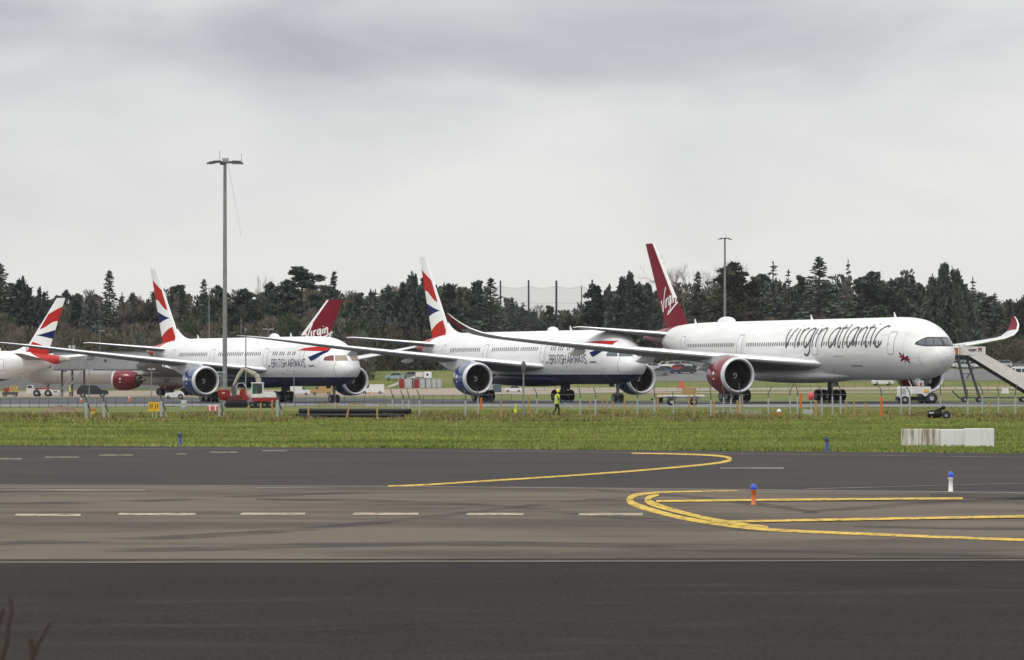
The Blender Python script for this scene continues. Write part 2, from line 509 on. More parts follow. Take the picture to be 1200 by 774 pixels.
def ribbon_ground(pts, w, off, dense=4):
    """flat painted line on the ground through pixel points; w metres wide"""
    P = [gp(*p) for p in pts]
    # catmull-rom through ground points
    out = []
    for i in range(len(P) - 1):
        p0 = P[max(0, i - 1)]; p1 = P[i]; p2 = P[i + 1]; p3 = P[min(len(P) - 1, i + 2)]
        for k in range(dense):
            t = k / dense
            out.append(0.5 * ((2 * p1) + (p2 - p0) * t + (2 * p0 - 5 * p1 + 4 * p2 - p3) * t * t + (3 * p1 - p0 - 3 * p2 + p3) * t ** 3))
    out.append(P[-1])
    v = []
    for i, p in enumerate(out):
        d = (out[min(i + 1, len(out) - 1)] - out[max(i - 1, 0)]); d.z = 0; d.normalize()
        n = Vector((-d.y, d.x, 0)) * w / 2
        for q in (p - n, p + n):
            v.append((q.x, q.y, G(q.x, q.y) + off))
    f = [(2 * i, 2 * i + 2, 2 * i + 3, 2 * i + 1) for i in range(len(out) - 1)]
    return v, f

def line(name, pts, w, mat_, off=0.028, dense=4):
    v, f = ribbon_ground(pts, w, off, dense)
    return struct(mesh_obj(name, v, f, mat_))

def quad_mark(name, x0, x1, yc, dy, mat_, off=0.028):
    c = [gp(x0, yc + dy / 2), gp(x1, yc + dy / 2), gp(x1 + 1, yc - dy / 2), gp(x0 + 2, yc - dy / 2)]
    return struct(mesh_obj(name, [(p.x, p.y, p.z + off) for p in c], [(0, 1, 2, 3)], mat_))

def line_px(name, pts, mat_, off=0.028, dense=5):
    """painted line whose drawn thickness (rows of the photograph) is given at each point: (px, py, thickness)"""
    P = [Vector(p) for p in pts]; out = []
    for i in range(len(P) - 1):
        p0 = P[max(0, i - 1)]; p1 = P[i]; p2 = P[i + 1]; p3 = P[min(len(P) - 1, i + 2)]
        for k in range(dense):
            t = k / dense
            out.append(0.5 * ((2 * p1) + (p2 - p0) * t + (2 * p0 - 5 * p1 + 4 * p2 - p3) * t * t + (3 * p1 - p0 - 3 * p2 + p3) * t ** 3))
    out.append(P[-1]); v = []
    for i, p in enumerate(out):
        d = (out[min(i + 1, len(out) - 1)] - out[max(i - 1, 0)]); d.z = 0; d.normalize()
        n = Vector((-d.y, d.x)) * p.z / 2
        for s_ in (-1, 1):
            q = gp(p.x + s_ * n.x, p.y + s_ * n.y); v.append((q.x, q.y, q.z + off))
    return struct(mesh_obj(name, v, [(2 * i, 2 * i + 2, 2 * i + 3, 2 * i + 1) for i in range(len(out) - 1)], mat_))

for (a, b, y) in [(17, 94, 605.5), (138, 229, 604.5), (281, 357, 604.2), (413, 490, 604.2), (546, 613, 604.4), (677, 753, 604.6)]:
    quad_mark('dashed_marking', a, b, y, 2.7, PALE)
for (a, b, y, d) in [(-20, 25, 539, 1.6), (52, 92, 537, 1.4), (115, 155, 534.6, 1.4), (205, 219, 533.2, 1.0), (245, 279, 531.2, 1.2), (306, 336, 529.6, 1.3)]:
    quad_mark('short_dashed_marking', a, b, y, d, FADED)
quad_mark('white_bar_marking', 843, 918, 550, 1.8, FAINT)
line_px('yellow_hook_line', [(455, 571.3, 1.6), (500, 569.6, 1.8), (560, 565.8, 1.8), (620, 562, 1.8), (680, 558, 1.8), (740, 553.5, 1.8), (800, 548.2, 1.9), (830, 545.2, 2.0), (848, 542.5, 2.6), (856, 539.6, 3.4), (850, 536.6, 2.4), (830, 534.6, 1.8), (790, 533.2, 1.4), (740, 532.4, 1.2)], YELLOW)
line_px('yellow_loop_outer', [(1230, 636, 3), (1100, 631.5, 3), (1015, 628, 3), (940, 625, 3.2), (886, 621.5, 3.6), (845, 616.5, 4), (800, 609, 4.4), (765, 600, 5), (744, 593, 6), (737.5, 588, 7), (741, 583.6, 5), (750, 581, 3.2), (775, 578.6, 2.0), (830, 577.3, 1.3), (865, 576.9, 0.8)], YELLOW, dense=6)
line_px('yellow_loop_inner', [(900, 620, 2), (870, 616.5, 3), (835, 611, 3.6), (806, 604.5, 4), (780, 597.5, 5), (764, 592, 6), (758.5, 588, 6.5), (762, 584.4, 4.5), (772, 581.9, 1.6)], YELLOW, off=0.032, dense=6)
line_px('yellow_straight_line', [(769, 589.6, 2.4), (900, 588, 2.4), (1020, 587, 2.4), (1128, 586.3, 2.4)], YELLOW, off=0.036)
line_px('yellow_straight_line', [(826, 614.5, 2.2), (900, 613, 2.6), (1050, 610.2, 2.8), (1240, 607, 2.8)], YELLOW, off=0.036)
line('pale_guide_line', [(945, 574.6), (1050, 571.8), (1200, 567.8)], 0.28, FAINT)
line('edge_line', [(-60, 526), (300, 527.5), (600, 530.5), (850, 532.8), (1260, 538)], 0.45, FAINT)
line('edge_line', [(-60, 662.6), (300, 661.8), (600, 661), (1260, 658.8)], 0.14, FAINT, off=0.03)
line('tar_joint', [(-60, 658.6), (300, 658.2), (600, 657.6), (1260, 656.6)], 0.22, TAR, off=0.03)
line('pale_joint', [(-60, 569.6), (300, 570.8), (600, 572.6), (1260, 579.6)], 0.7, ground_mat('pale_joint', [(0.20, 0.175, 0.15), ((0.13, 0.115, 0.10), (0.4, 0.4, 1), 0.42, 0.62, 0.8)], bump=0), off=0.026)
# rubber left by turning aircraft on the worn taxiway
def rubber(name, strength):
    m, nt, b = _base(name)
    b.inputs['Base Color'].default_value = (0.022, 0.020, 0.019, 1); b.inputs['Roughness'].default_value = .85
    co = nt.nodes.new('ShaderNodeTexCoord'); n = nt.nodes.new('ShaderNodeTexNoise'); n.inputs['Scale'].default_value = .55; n.inputs['Detail'].default_value = 6
    nt.links.new(co.outputs['Object'], n.inputs['Vector'])
    mr = nt.nodes.new('ShaderNodeMapRange'); mr.inputs[1].default_value = .38; mr.inputs[2].default_value = .66; mr.inputs[4].default_value = strength
    nt.links.new(n.outputs['Fac'], mr.inputs[0]); nt.links.new(mr.outputs[0], b.inputs['Alpha'])
    return m
RUB = rubber('tyre_rubber_mark', .6)
for pts in ([(-60, 640, 4), (150, 634, 5), (330, 624, 5), (520, 606, 4), (640, 592, 3), (760, 583, 2)],
            [(-60, 648, 3), (200, 646, 5), (420, 640, 6), (640, 640, 6), (900, 648, 5), (1260, 655, 3)],
            [(300, 586, 2), (480, 590, 4), (620, 598, 4), (760, 611, 5), (900, 624, 5)],
            [(700, 576, 2), (800, 583, 3), (900, 594, 4), (960, 603, 3)],
            [(940, 602, 3), (1020, 596, 4), (1120, 589, 4), (1260, 583, 3)],
            [(1000, 618, 3), (1100, 620, 4), (1260, 622, 4)],
            [(-60, 592, 3), (120, 590, 3), (300, 583, 3), (440, 578, 2)],
            [(1090, 583, 5), (1180, 583, 8), (1260, 584, 8)]):
    line_px('tyre_mark', pts, RUB, off=0.024)
quad_mark('faint_panel_marking', 0, 170, 576, 1.6, FAINT)
quad_mark('faint_panel_marking', 300, 372, 573.6, 1.2, FAINT)

# ---- grass blades between taxiway and apron: nobody could count them
GB1 = leaf_mat('grass_blades', (0.10, 0.145, 0.024), (0.27, 0.295, 0.075), 0.11)
GB2 = leaf_mat('dry_grass_blades', (0.15, 0.11, 0.045), (0.27, 0.22, 0.10), 0.3)
def vnoise(x, y, s, seed):
    r = np.random.default_rng(seed); g = r.uniform(0, 1, (64, 64))
    u, v = (x * s) % 63, (y * s) % 63
    i, j = u.astype(int), v.astype(int); fu, fv = u - i, v - j
    fu = fu * fu * (3 - 2 * fu); fv = fv * fv * (3 - 2 * fv)
    return (g[i, j] * (1 - fu) + g[i + 1, j] * fu) * (1 - fv) + (g[i, j + 1] * (1 - fu) + g[i + 1, j + 1] * fu) * fv
def blades(name, n, y0, y1, hlo, hhi, wid, mats, dry, edge=None, pxr=(-40, 1240), patch=None):
    # uniform in picture row, so the near edge is not starved
    y = 1 / RNG.uniform(1 / y1, 1 / y0, n)
    px = RNG.uniform(pxr[0], pxr[1], n)
    if edge is not None:
        ed = np.array([gp(p, lerp_poly(edge, p)).y for p in np.arange(-40, 1241, 20)])
        e_ = np.interp(px, np.arange(-40, 1241, 20), ed)
        keep = y > e_ - 0.9 + 1.6 * vnoise(px + 200, y, .11, 8) * RNG.uniform(.3, 1.1, n)
        y, px = y[keep], px[keep]
    x = (px - 600) / F * y
    z = np.array([G(a, b) for a, b in zip(x, y)])
    if patch is not None:
        k = patch(x, y); x, y, z = x[k], y[k], z[k]
    n = len(x)
    h = RNG.uniform(hlo, hhi, n)
    V = np.zeros((n, 9, 3)); 
    for b in range(3):
        a = RNG.uniform(0, math.pi, n); off = RNG.normal(0, wid * 0.6, (n, 2))
        w = wid * RNG.uniform(0.15, 0.4, n)
        lean = RNG.normal(0, 0.35, (n, 2)) * h[:, None]
        bx, by = x + off[:, 0], y + off[:, 1]
        V[:, b * 3, 0] = bx - np.cos(a) * w; V[:, b * 3, 1] = by - np.sin(a) * w; V[:, b * 3, 2] = z - 0.02
        V[:, b * 3 + 1, 0] = bx + np.cos(a) * w; V[:, b * 3 + 1, 1] = by + np.sin(a) * w; V[:, b * 3 + 1, 2] = z - 0.02
        V[:, b * 3 + 2, 0] = bx + lean[:, 0]; V[:, b * 3 + 2, 1] = by + lean[:, 1]; V[:, b * 3 + 2, 2] = z + h * RNG.uniform(0.7, 1.1, n)
    mi = (RNG.uniform(0, 1, n) < dry(x, y)).astype(np.int32).repeat(3)
    o = mesh_obj(name, V.reshape(-1, 3), np.arange(n * 9).reshape(-1, 3), mats, midx=mi)
    o['kind'] = 'stuff'
    return o
o = blades('grass', 110000, 150, 400, 0.05, 0.15, 0.14, [GB1, GB2], lambda x, y: np.clip(0.03 + (y - 225) / 330, 0.04, 0.3) * (0.4 + 1.2 * vnoise(x + 500, y, 0.15, 3)), edge=E_GRASS)
tag(o, 'short green grass verge between the taxiway and the fence', 'grass')
o = blades('dry_grass', 16000, 262, 326, 0.08, 0.34, 0.25, [GB1, GB2], lambda x, y: 0.85 + 0 * x, patch=lambda x, y: vnoise(x + 500, y, 0.3, 5) > 0.70)
tag(o, 'taller brown dead grass tufts along the foot of the fence', 'dry grass')

# ------------------------------------------------------------------ aircraft
def pchip(xs_, ys_):
    xs_ = np.array(xs_, float); ys_ = np.array(ys_, float)
    h = np.diff(xs_); d = np.diff(ys_) / h
    m = np.zeros(len(xs_)); m[0], m[-1] = d[0], d[-1]
    for i in range(1, len(xs_) - 1):
        if d[i - 1] * d[i] > 0:
            w1 = 2 * h[i] + h[i - 1]; w2 = h[i] + 2 * h[i - 1]
            m[i] = (w1 + w2) / (w1 / d[i - 1] + w2 / d[i])
    def f(x):
        x = min(max(x, xs_[0]), xs_[-1])
        i = min(int(np.searchsorted(xs_, x, 'right')) - 1, len(h) - 1)
        t = (x - xs_[i]) / h[i]
        return float((2 * t ** 3 - 3 * t * t + 1) * ys_[i] + (t ** 3 - 2 * t * t + t) * h[i] * m[i] + (-2 * t ** 3 + 3 * t * t) * ys_[i + 1] + (t ** 3 - t * t) * h[i] * m[i + 1])
    return f

class Hull:
    def __init__(s, top, bot, hw):
        s.L = top[-1][0]
        s.top = pchip(*zip(*top)); s.bot = pchip(*zip(*bot)); s.hw = pchip(*zip(*hw))
    def at(s, x, th, off=0.0):
        """point at station x and angle th from level (0 = starboard side, 90 = crown), lifted off the skin"""
        t, b, w = s.top(x), s.bot(x), s.hw(x)
        zc, hz = (t + b) / 2, (t - b) / 2
        p = Vector((x, w * math.cos(th), zc + hz * math.sin(th)))
        if off:
            n = Vector((0, math.cos(th) * hz, math.sin(th) * w)).normalized()
            p += n * off
        return p
    def th_of(s, x, z):
        t, b = s.top(x), s.bot(x)
        k = (z - (t + b) / 2) / max(1e-4, (t - b) / 2)
        return math.asin(max(-1, min(1, k)))
    def side(s, x, z, sg=1, off=0.015):
        p = s.at(x, s.th_of(x, z), off)
        return Vector((p.x, p.y * sg, p.z))
    def arc(s, x, l, sg=1, off=0.015):
        p = s.at(x, l / ((s.top(x) - s.bot(x)) / 2), off)
        return Vector((p.x, p.y * sg, p.z))
    def mesh(s, mb, mi=0, n=56):
        q = [0.0] + [0.004 * 1.55 ** i for i in range(12)]
        xs_ = [v for v in q if v < 0.6] + [0.6 + 0.25 * i for i in range(40)]
        xs_ = [v for v in xs_ if v < 11] + list(np.arange(11, s.L - 0.01, 0.8)) + [s.L]
        rr = []
        for x in xs_:
            rr.append([s.at(x, 2 * math.pi * i / n) for i in range(n)])
        mb.rings(rr, mi, True)
        mb.add(rr[-1], [tuple(range(n))], mi)
        return mb

HULL_787 = Hull(
    [(0, 3.92), (.08, 4.22), (.3, 4.62), (.7, 5.02), (1.4, 5.55), (2.2, 6.1), (3.2, 6.72), (4.4, 7.27), (6, 7.68), (8, 7.88), (10, 7.93), (45, 7.93), (50, 7.88), (55, 7.62), (59, 7.18), (62, 6.72), (62.8, 6.5)],
    [(0, 3.92), (.08, 3.62), (.3, 3.25), (.7, 2.92), (1.4, 2.6), (2.2, 2.36), (3.2, 2.18), (5, 2.03), (8, 1.98), (39, 1.98), (43, 2.2), (50, 3.35), (56, 4.8), (60, 5.65), (62.8, 6.2)],
    [(0, .01), (.08, .42), (.3, .85), (.7, 1.22), (1.4, 1.66), (2.2, 2.0), (3.2, 2.32), (4.4, 2.58), (6, 2.77), (8, 2.87), (41, 2.88), (47, 2.5), (53, 1.75), (58, 1.05), (61.5, .5), (62.8, .14)])
HULL_350 = Hull(
    [(0, 4.5), (.08, 4.85), (.3, 5.27), (.7, 5.72), (1.4, 6.27), (2.2, 6.8), (3.2, 7.35), (4.4, 7.8), (6, 8.13), (8, 8.29), (10, 8.33), (53, 8.33), (59, 8.25), (65, 7.95), (70, 7.5), (72.8, 7.1)],
    [(0, 4.5), (.08, 4.16), (.3, 3.76), (.7, 3.38), (1.4, 2.98), (2.2, 2.71), (3.2, 2.5), (5, 2.31), (8, 2.24), (47, 2.24), (52, 2.55), (59, 4.0), (66, 5.5), (70, 6.25), (72.8, 6.75)],
    [(0, .01), (.08, .42), (.3, .82), (.7, 1.18), (1.4, 1.6), (2.2, 1.95), (3.2, 2.27), (4.4, 2.55), (6, 2.79), (8, 2.93), (10, 2.98), (49, 2.98), (55, 2.6), (62, 1.8), (68, .95), (71.5, .45), (72.8, .18)])
HULL_330 = Hull(
    [(0, 4.0), (.08, 4.3), (.3, 4.65), (.7, 5.05), (1.4, 5.6), (2.2, 6.2), (3.2, 6.8), (4.4, 7.25), (6, 7.52), (8, 7.64), (48, 7.64), (54, 7.5), (60, 7.0), (63.6, 6.5)],
    [(0, 4.0), (.08, 3.7), (.3, 3.35), (.7, 3.0), (1.4, 2.65), (2.2, 2.4), (3.2, 2.2), (5, 2.05), (8, 2.0), (40, 2.0), (45, 2.4), (52, 3.7), (58, 5.0), (63.6, 6.1)],
    [(0, .01), (.08, .4), (.3, .8), (.7, 1.2), (1.4, 1.65), (2.2, 2.0), (3.2, 2.3), (4.4, 2.55), (6, 2.75), (8, 2.82), (42, 2.82), (50, 2.3), (57, 1.3), (62, .5), (63.6, .15)])

def livery(name, base, rules, rough=0.38, coat=0.08):
    """aircraft paint: base colour plus regions given as (colour, a, b, c): painted where a*x + b*z > c in the aircraft's own frame"""
    m, nt, b = _base(name)
    b.inputs['Roughness'].default_value = rough
    b.inputs['Coat Weight'].default_value = coat
    b.inputs['Coat Roughness'].default_value = 0.1
    co = nt.nodes.new('ShaderNodeTexCoord')
    sp = nt.nodes.new('ShaderNodeSeparateXYZ')
    nt.links.new(co.outputs['Object'], sp.inputs[0])
    b.inputs['Specular IOR Level'].default_value = 0.3
    mp = nt.nodes.new('ShaderNodeMapping'); mp.inputs['Scale'].default_value = (.12, .9, 1.6)
    nt.links.new(co.outputs['Object'], mp.inputs[0])
    n = nt.nodes.new('ShaderNodeTexNoise'); n.inputs['Scale'].default_value = 1.0; n.inputs['Detail'].default_value = 7; n.inputs['Roughness'].default_value = .65
    nt.links.new(mp.outputs[0], n.inputs['Vector'])
    r = nt.nodes.new('ShaderNodeValToRGB')
    a, z = r.color_ramp.elements
    a.position, z.position = 0.36, 0.62
    a.color = tuple(v * 0.86 for v in base) + (1,); z.color = tuple(min(1, v * 1.03) for v in base) + (1,)
    nt.links.new(n.outputs['Fac'], r.inputs[0])
    sock = r.outputs[0]
    for (c, ka, kb, kc) in rules:
        m1 = nt.nodes.new('ShaderNodeMath'); m1.operation = 'MULTIPLY'; m1.inputs[1].default_value = ka
        m2 = nt.nodes.new('ShaderNodeMath'); m2.operation = 'MULTIPLY_ADD'; m2.inputs[1].default_value = kb
        nt.links.new(sp.outputs['X'], m1.inputs[0])
        nt.links.new(sp.outputs['Z'], m2.inputs[0]); nt.links.new(m1.outputs[0], m2.inputs[2])
        g = nt.nodes.new('ShaderNodeMath'); g.operation = 'GREATER_THAN'; g.inputs[1].default_value = kc
        nt.links.new(m2.outputs[0], g.inputs[0])
        mx = nt.nodes.new('ShaderNodeMix'); mx.data_type = 'RGBA'
        nt.links.new(g.outputs[0], mx.inputs[0]); nt.links.new(sock, mx.inputs[6])
        mx.inputs[7].default_value = tuple(c) + (1,)
        sock = mx.outputs[2]
    nt.links.new(sock, b.inputs['Base Color'])
    return m

NAVY = (0.004, 0.012, 0.070); BA_RED = (0.42, 0.018, 0.014); V_RED = (0.16, 0.007, 0.016)
A = {}
A['ba_hull'] = livery('white_navy_fuselage_paint', (0.78, 0.78, 0.78), [(NAVY, 0, -1, -3.05), (BA_RED, 0.36, 1, 0.36 * 53.2 + 7.9), ((0.30, 0.28, 0.24), 1, 0, 60.8)])
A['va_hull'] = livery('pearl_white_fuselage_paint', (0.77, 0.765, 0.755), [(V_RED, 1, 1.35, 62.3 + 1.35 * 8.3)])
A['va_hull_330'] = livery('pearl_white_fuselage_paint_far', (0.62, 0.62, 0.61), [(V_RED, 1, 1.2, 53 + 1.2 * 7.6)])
A['white'] = mat('aircraft_white', (0.78, 0.78, 0.78), 0.3, coat=0.3, var=0.02, scale=.3)
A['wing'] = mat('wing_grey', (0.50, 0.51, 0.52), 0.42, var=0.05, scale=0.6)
A['wing_shade'] = mat('wing_underside_shade', (0.20, 0.205, 0.21), 0.5, var=0.06, scale=0.6)  # wing grey darkened to paint the shade under wings and tailplanes
A['slat'] = mat('leading_edge_metal', (0.80, 0.80, 0.80), 0.25, metal=0.35, var=0.03)
A['lip'] = mat('intake_lip_metal', (0.62, 0.63, 0.64), 0.4, metal=0.35, var=0.03)
A['navy'] = mat('navy_gloss', (0.012, 0.03, 0.13), 0.22, coat=0.6, var=0.05)
A['dnavy'] = mat('dark_navy_panel', (0.006, 0.010, 0.035), 0.5, spec=.2)
A['ba_red'] = mat('signal_red_gloss', BA_RED, 0.6, var=0.03, scale=.4, spec=.08)
A['ba_blue'] = mat('royal_blue_gloss', (0.006, 0.014, 0.085), 0.6, var=.03, scale=.4, spec=.08)
A['va_red'] = mat('metallic_crimson', (0.17, 0.007, 0.017), 0.3, metal=0.1, coat=0.35, var=0.05, scale=.4, spec=.3)
A['va_fin'] = mat('crimson_fin_paint', (0.165, 0.007, 0.018), 0.55, var=0.03, scale=.3, spec=.1)
A['duct'] = mat('intake_duct', (0.05, 0.05, 0.054), 0.5)
A['fan'] = mat('fan_blades', (0.045, 0.045, 0.05), 0.4, metal=0.3)
A['hot'] = mat('exhaust_metal', (0.10, 0.09, 0.085), 0.35, metal=0.8)
A['win'] = mat('cabin_window', (0.10, 0.085, 0.075), 0.25)
A['win_va'] = mat('cabin_window_grey', (0.06, 0.06, 0.065), 0.3)
A['cockpit'] = mat('cockpit_glass', (0.10, 0.12, 0.13), 0.08)
A['blind_red'] = mat('red_window_cover', (0.17, 0.04, 0.035), 0.5)
A['blind_tan'] = mat('tan_window_cover', (0.30, 0.25, 0.19), 0.5)
A['mask'] = mat('cockpit_mask', (0.022, 0.022, 0.024), 0.2)
A['ink'] = mat('dark_lettering', (0.035, 0.035, 0.04), 0.4)
A['ba_ink'] = mat('navy_lettering', (0.015, 0.022, 0.075), 0.4)
A['outline'] = mat('panel_line', (0.33, 0.33, 0.33), 0.5)
A['joint'] = mat('skin_joint', (0.52, 0.52, 0.52), 0.5)
A['tyre'] = M['rubber']
A['strut'] = mat('landing_gear_grey', (0.16, 0.165, 0.17), 0.45, metal=0.2)
A['gear_dark'] = mat('wheel_bay_dark', (0.02, 0.02, 0.025), 0.7)

# -- stroke lettering
LET = {
 'B': (0.74, [[(0, 0), (0, 1), (.38, 1), (.5, .88), (.5, .66), (.38, .53), (0, .53)], [(.38, .53), (.55, .4), (.55, .14), (.4, 0), (0, 0)]]),
 'R': (0.75, [[(0, 0), (0, 1), (.38, 1), (.52, .86), (.52, .64), (.38, .5), (0, .5)], [(.25, .5), (.58, 0)]]),
 'I': (0.30, [[(.05, 0), (.05, 1)]]),
 'T': (0.70, [[(0, 1), (.56, 1)], [(.28, 1), (.28, 0)]]),
 'S': (0.66, [[(.5, .84), (.38, 1), (.12, 1), (0, .84), (.02, .66), (.48, .36), (.5, .16), (.38, 0), (.12, 0), (0, .15)]]),
 'H': (0.74, [[(0, 0), (0, 1)], [(.54, 0), (.54, 1)], [(0, .5), (.54, .5)]]),
 'A': (0.70, [[(0, 0), (.3, 1), (.6, 0)], [(.12, .35), (.48, .35)]]),
 'W': (0.95, [[(0, 1), (.2, 0), (.42, .9), (.64, 0), (.84, 1)]]),
 'Y': (0.70, [[(0, 1), (.29, .5), (.58, 1)], [(.29, .5), (.29, 0)]]),
 ' ': (0.22, []),
}
LOW = {  # tall rounded lower case of the long fuselage title
 'v': (0.95, [[(.02, 1.0), (.0, .75), (.06, .35), (.16, .0), (.36, .45), (.60, .98), (.68, 1.02)]]),
 'i': (0.36, [[(.05, .98), (.05, .05), (.1, .0)], [(.06, 1.2), (.09, 1.24)]]),
 'r': (0.52, [[(.03, 1.0), (.03, .0)], [(.03, .62), (.16, .9), (.33, 1.02), (.5, 1.0)]]),
 'g': (0.84, [[(.66, .95), (.45, 1.02), (.2, .88), (.05, .55), (.05, .2), (.2, .0), (.4, .08), (.6, .4), (.68, .98)], [(.68, .98), (.68, -.05), (.58, -.28), (.35, -.4), (.12, -.32)]]),
 'n': (0.84, [[(.04, 1.0), (.04, .0)], [(.04, .6), (.2, .9), (.42, 1.02), (.6, .9), (.62, .6), (.62, .0)]]),
 'a': (0.88, [[(.66, .95), (.45, 1.02), (.2, .88), (.05, .55), (.05, .2), (.2, .0), (.4, .08), (.6, .4), (.68, .98)], [(.68, .98), (.68, .0)]]),
 't': (0.52, [[(.1, 1.22), (.1, .12), (.2, .0), (.34, .03)], [(-.1, .98), (.42, 1.0)]]),
 'l': (0.34, [[(.05, 1.25), (.05, .06), (.12, .0)]]),
 'c': (0.8, [[(.78, 1.02), (.6, 1.08), (.34, .95), (.1, .62), (.04, .28), (.16, .03), (.4, -.02), (.6, .14)]]),
 's': (0.5, [[(.4, .9), (.2, 1), (.05, .8), (.35, .3), (.2, 0), (0, .1)]]),
 'w': (0.8, [[(0, 1), (.18, 0), (.38, .8), (.56, 0), (.74, 1)]]),
 'p': (0.6, [[(0, 1), (0, -.4)], [(0, .8), (.3, 1), (.5, .6), (.35, .05), (0, .2)]]),
 'o': (0.6, [[(.25, 1), (0, .6), (.1, .05), (.35, 0), (.5, .5), (.25, 1)]]),
 ' ': (0.35, []),
}
SCRIPT = [  # brush-written word of six letters with an underline
 [(0.0, .95), (.28, 1.12), (.42, .7), (.72, -.1), (1.0, .6), (1.45, 1.6), (1.85, 2.35)],
 [(1.72, 1.0), (1.62, .3), (1.8, .08)],
 [(2.2, 1.05), (2.15, .1)], [(2.17, .55), (2.4, .95), (2.72, 1.0)],
 [(3.55, 1.0), (3.2, 1.05), (2.95, .6), (3.1, .18), (3.4, .35), (3.62, 1.05), (3.6, .1), (3.4, -.5), (3.0, -.62), (2.85, -.35)],
 [(4.12, 1.08), (4.05, .15)], [(4.2, 1.42), (4.26, 1.5)],
 [(4.55, 1.1), (4.5, .15)], [(4.52, .6), (4.8, 1.08), (5.08, 1.0), (5.08, .2), (5.25, .1)],
 [(2.4, -.75), (3.6, -.55), (5.0, -.22), (5.9, .12)],
]
def densify(pts, step, smooth=True):
    P = [Vector((p[0], p[1], 0)) for p in pts]
    out = []
    for i in range(len(P) - 1):
        p0 = P[max(0, i - 1)]; p1 = P[i]; p2 = P[i + 1]; p3 = P[min(len(P) - 1, i + 2)]
        k = max(1, int((p2 - p1).length / step + .99))
        for j in range(k):
            t = j / k
            if smooth:
                out.append(0.5 * ((2 * p1) + (p2 - p0) * t + (2 * p0 - 5 * p1 + 4 * p2 - p3) * t * t + (3 * p1 - p0 - 3 * p2 + p3) * t ** 3))
            else:
                out.append(p1.lerp(p2, t))
    out.append(P[-1])
    return out

def stroke(mb, pts, w, f, step=0.25, smooth=True, mi=0):
    P = densify(pts, step, smooth)
    v = []
    for i, p in enumerate(P):
        d = P[min(i + 1, len(P) - 1)] - P[max(i - 1, 0)]
        if d.length < 1e-6:
            d = Vector((1, 0, 0))
        d.normalize()
        n = Vector((-d.y, d.x, 0)) * w
        v += [f((p - n).x, (p - n).y), f((p + n).x, (p + n).y)]
    mb.add(v, [(2 * i, 2 * i + 2, 2 * i + 3, 2 * i + 1) for i in range(len(P) - 1)], mi)

def write(mb, text, font, w, f, height, width=1.0, step=0.25, smooth=False):
    """letters in (u, v) metres passed to f; returns the length"""
    u = 0
    for ch in text:
        adv, st = font[ch]
        for s_ in st:
            stroke(mb, [((x * width) * height + u, y * height) for x, y in s_], w, f, step, smooth)
        u += adv * width * height
    return u
def write_letters(text, font, w, f, height, width, parent, material):
    """a title whose letters are large enough to pick apart: one mesh per letter"""
    u = 0; root = bpy.data.objects.new('airline_title', None); COL.objects.link(root); root.parent = parent
    root.empty_display_size = .2
    for ch in text:
        adv, st = font[ch]
        if st:
            mb = MB()
            for s_ in st:
                stroke(mb, [((x * width) * height + u, y * height) for x, y in s_], w, f, .2, True)
            mb.build('letter', material, root)
        u += adv * width * height
def text_len(text, font, height, width=1.0):
    return sum(font[c][0] for c in text) * width * height

def patch(mb, lo, hi, f, nu=8, nv=2, mi=0):
    """surface between two curves lo(t), hi(t) given in (u, v)"""
    v = []
    for i in range(nu + 1):
        a, b = lo(i / nu), hi(i / nu)
        for j in range(nv + 1):
            k = j / nv
            v.append(f(a[0] + (b[0] - a[0]) * k, a[1] + (b[1] - a[1]) * k))
    n = nv + 1
    mb.add(v, [(i * n + j, (i + 1) * n + j, (i + 1) * n + j + 1, i * n + j + 1) for i in range(nu) for j in range(nv)], mi, True)

AIRFOIL = [(1, 0), (.9, .018), (.75, .042), (.55, .066), (.38, .078), (.24, .076), (.13, .062), (.06, .044), (.02, .026), (0, 0), (.02, -.02), (.06, -.031), (.13, -.041), (.24, -.048), (.38, -.05), (.55, -.042), (.75, -.024), (.9, -.009)]
def wing_mesh(mb, secs, sg, mats=(0, 1, 2, 3), root_cap=False):
    """secs: (span y, leading edge x, chord, z, cant in degrees, thickness factor, red flag). materials: upper, lower, leading edge, tip"""
    fine = []
    for a, b in zip(secs, secs[1:]):
        k = max(1, int(abs(b[0] - a[0]) / 1.6))
        for i in range(k):
            t = i / k
            fine.append([a[j] + (b[j] - a[j]) * t for j in range(6)] + [a[6]])
    fine.append(list(secs[-1]))
    rr = []
    for (y, x, c, z, cant, th, red) in fine:
        ca = R(cant)
        rr.append([Vector((x + u * c, sg * (y - v * c * th * math.sin(ca)), z + v * c * th * math.cos(ca) + (0.035 * c * (1 - u)))) for u, v in AIRFOIL])
    n = len(AIRFOIL)
    V = [p for r in rr for p in r]
    base = len(mb.v)
    F_, mi = [], []
    for j in range(len(rr) - 1):
        for i in range(n):
            F_.append((j * n + i, j * n + (i + 1) % n, (j + 1) * n + (i + 1) % n, (j + 1) * n + i))
            u = (AIRFOIL[i][0] + AIRFOIL[(i + 1) % n][0]) / 2
            if fine[j][6] == 1 and u > 0.1:
                mi.append(mats[3])
            elif u < 0.085 and i >= 6:
                mi.append(mats[2])
            else:
                mi.append(mats[0] if i < 9 else mats[1])
    mb.v += [tuple(p) for p in V]
    mb.f += [tuple(q + base for q in f) for f in F_]
    mb.m += mi; mb.sm += [True] * len(F_)
    mb.add(rr[-1], [tuple(range(n))], mats[2])

def fin_point(pf, s, t, sg):
    """planform pf: (root_le, root_te, root_z, tip_le, tip_te, tip_z)"""
    le = pf[0] + (pf[3] - pf[0]) * t; te = pf[1] + (pf[4] - pf[1]) * t
    z = pf[2] + (pf[5] - pf[2]) * t
    c = te - le
    th = 0.052 * c * (math.sqrt(max(0, s)) * 1.9 * (1 - s) ** 0.9)
    return Vector((le + s * c, sg * th, z))

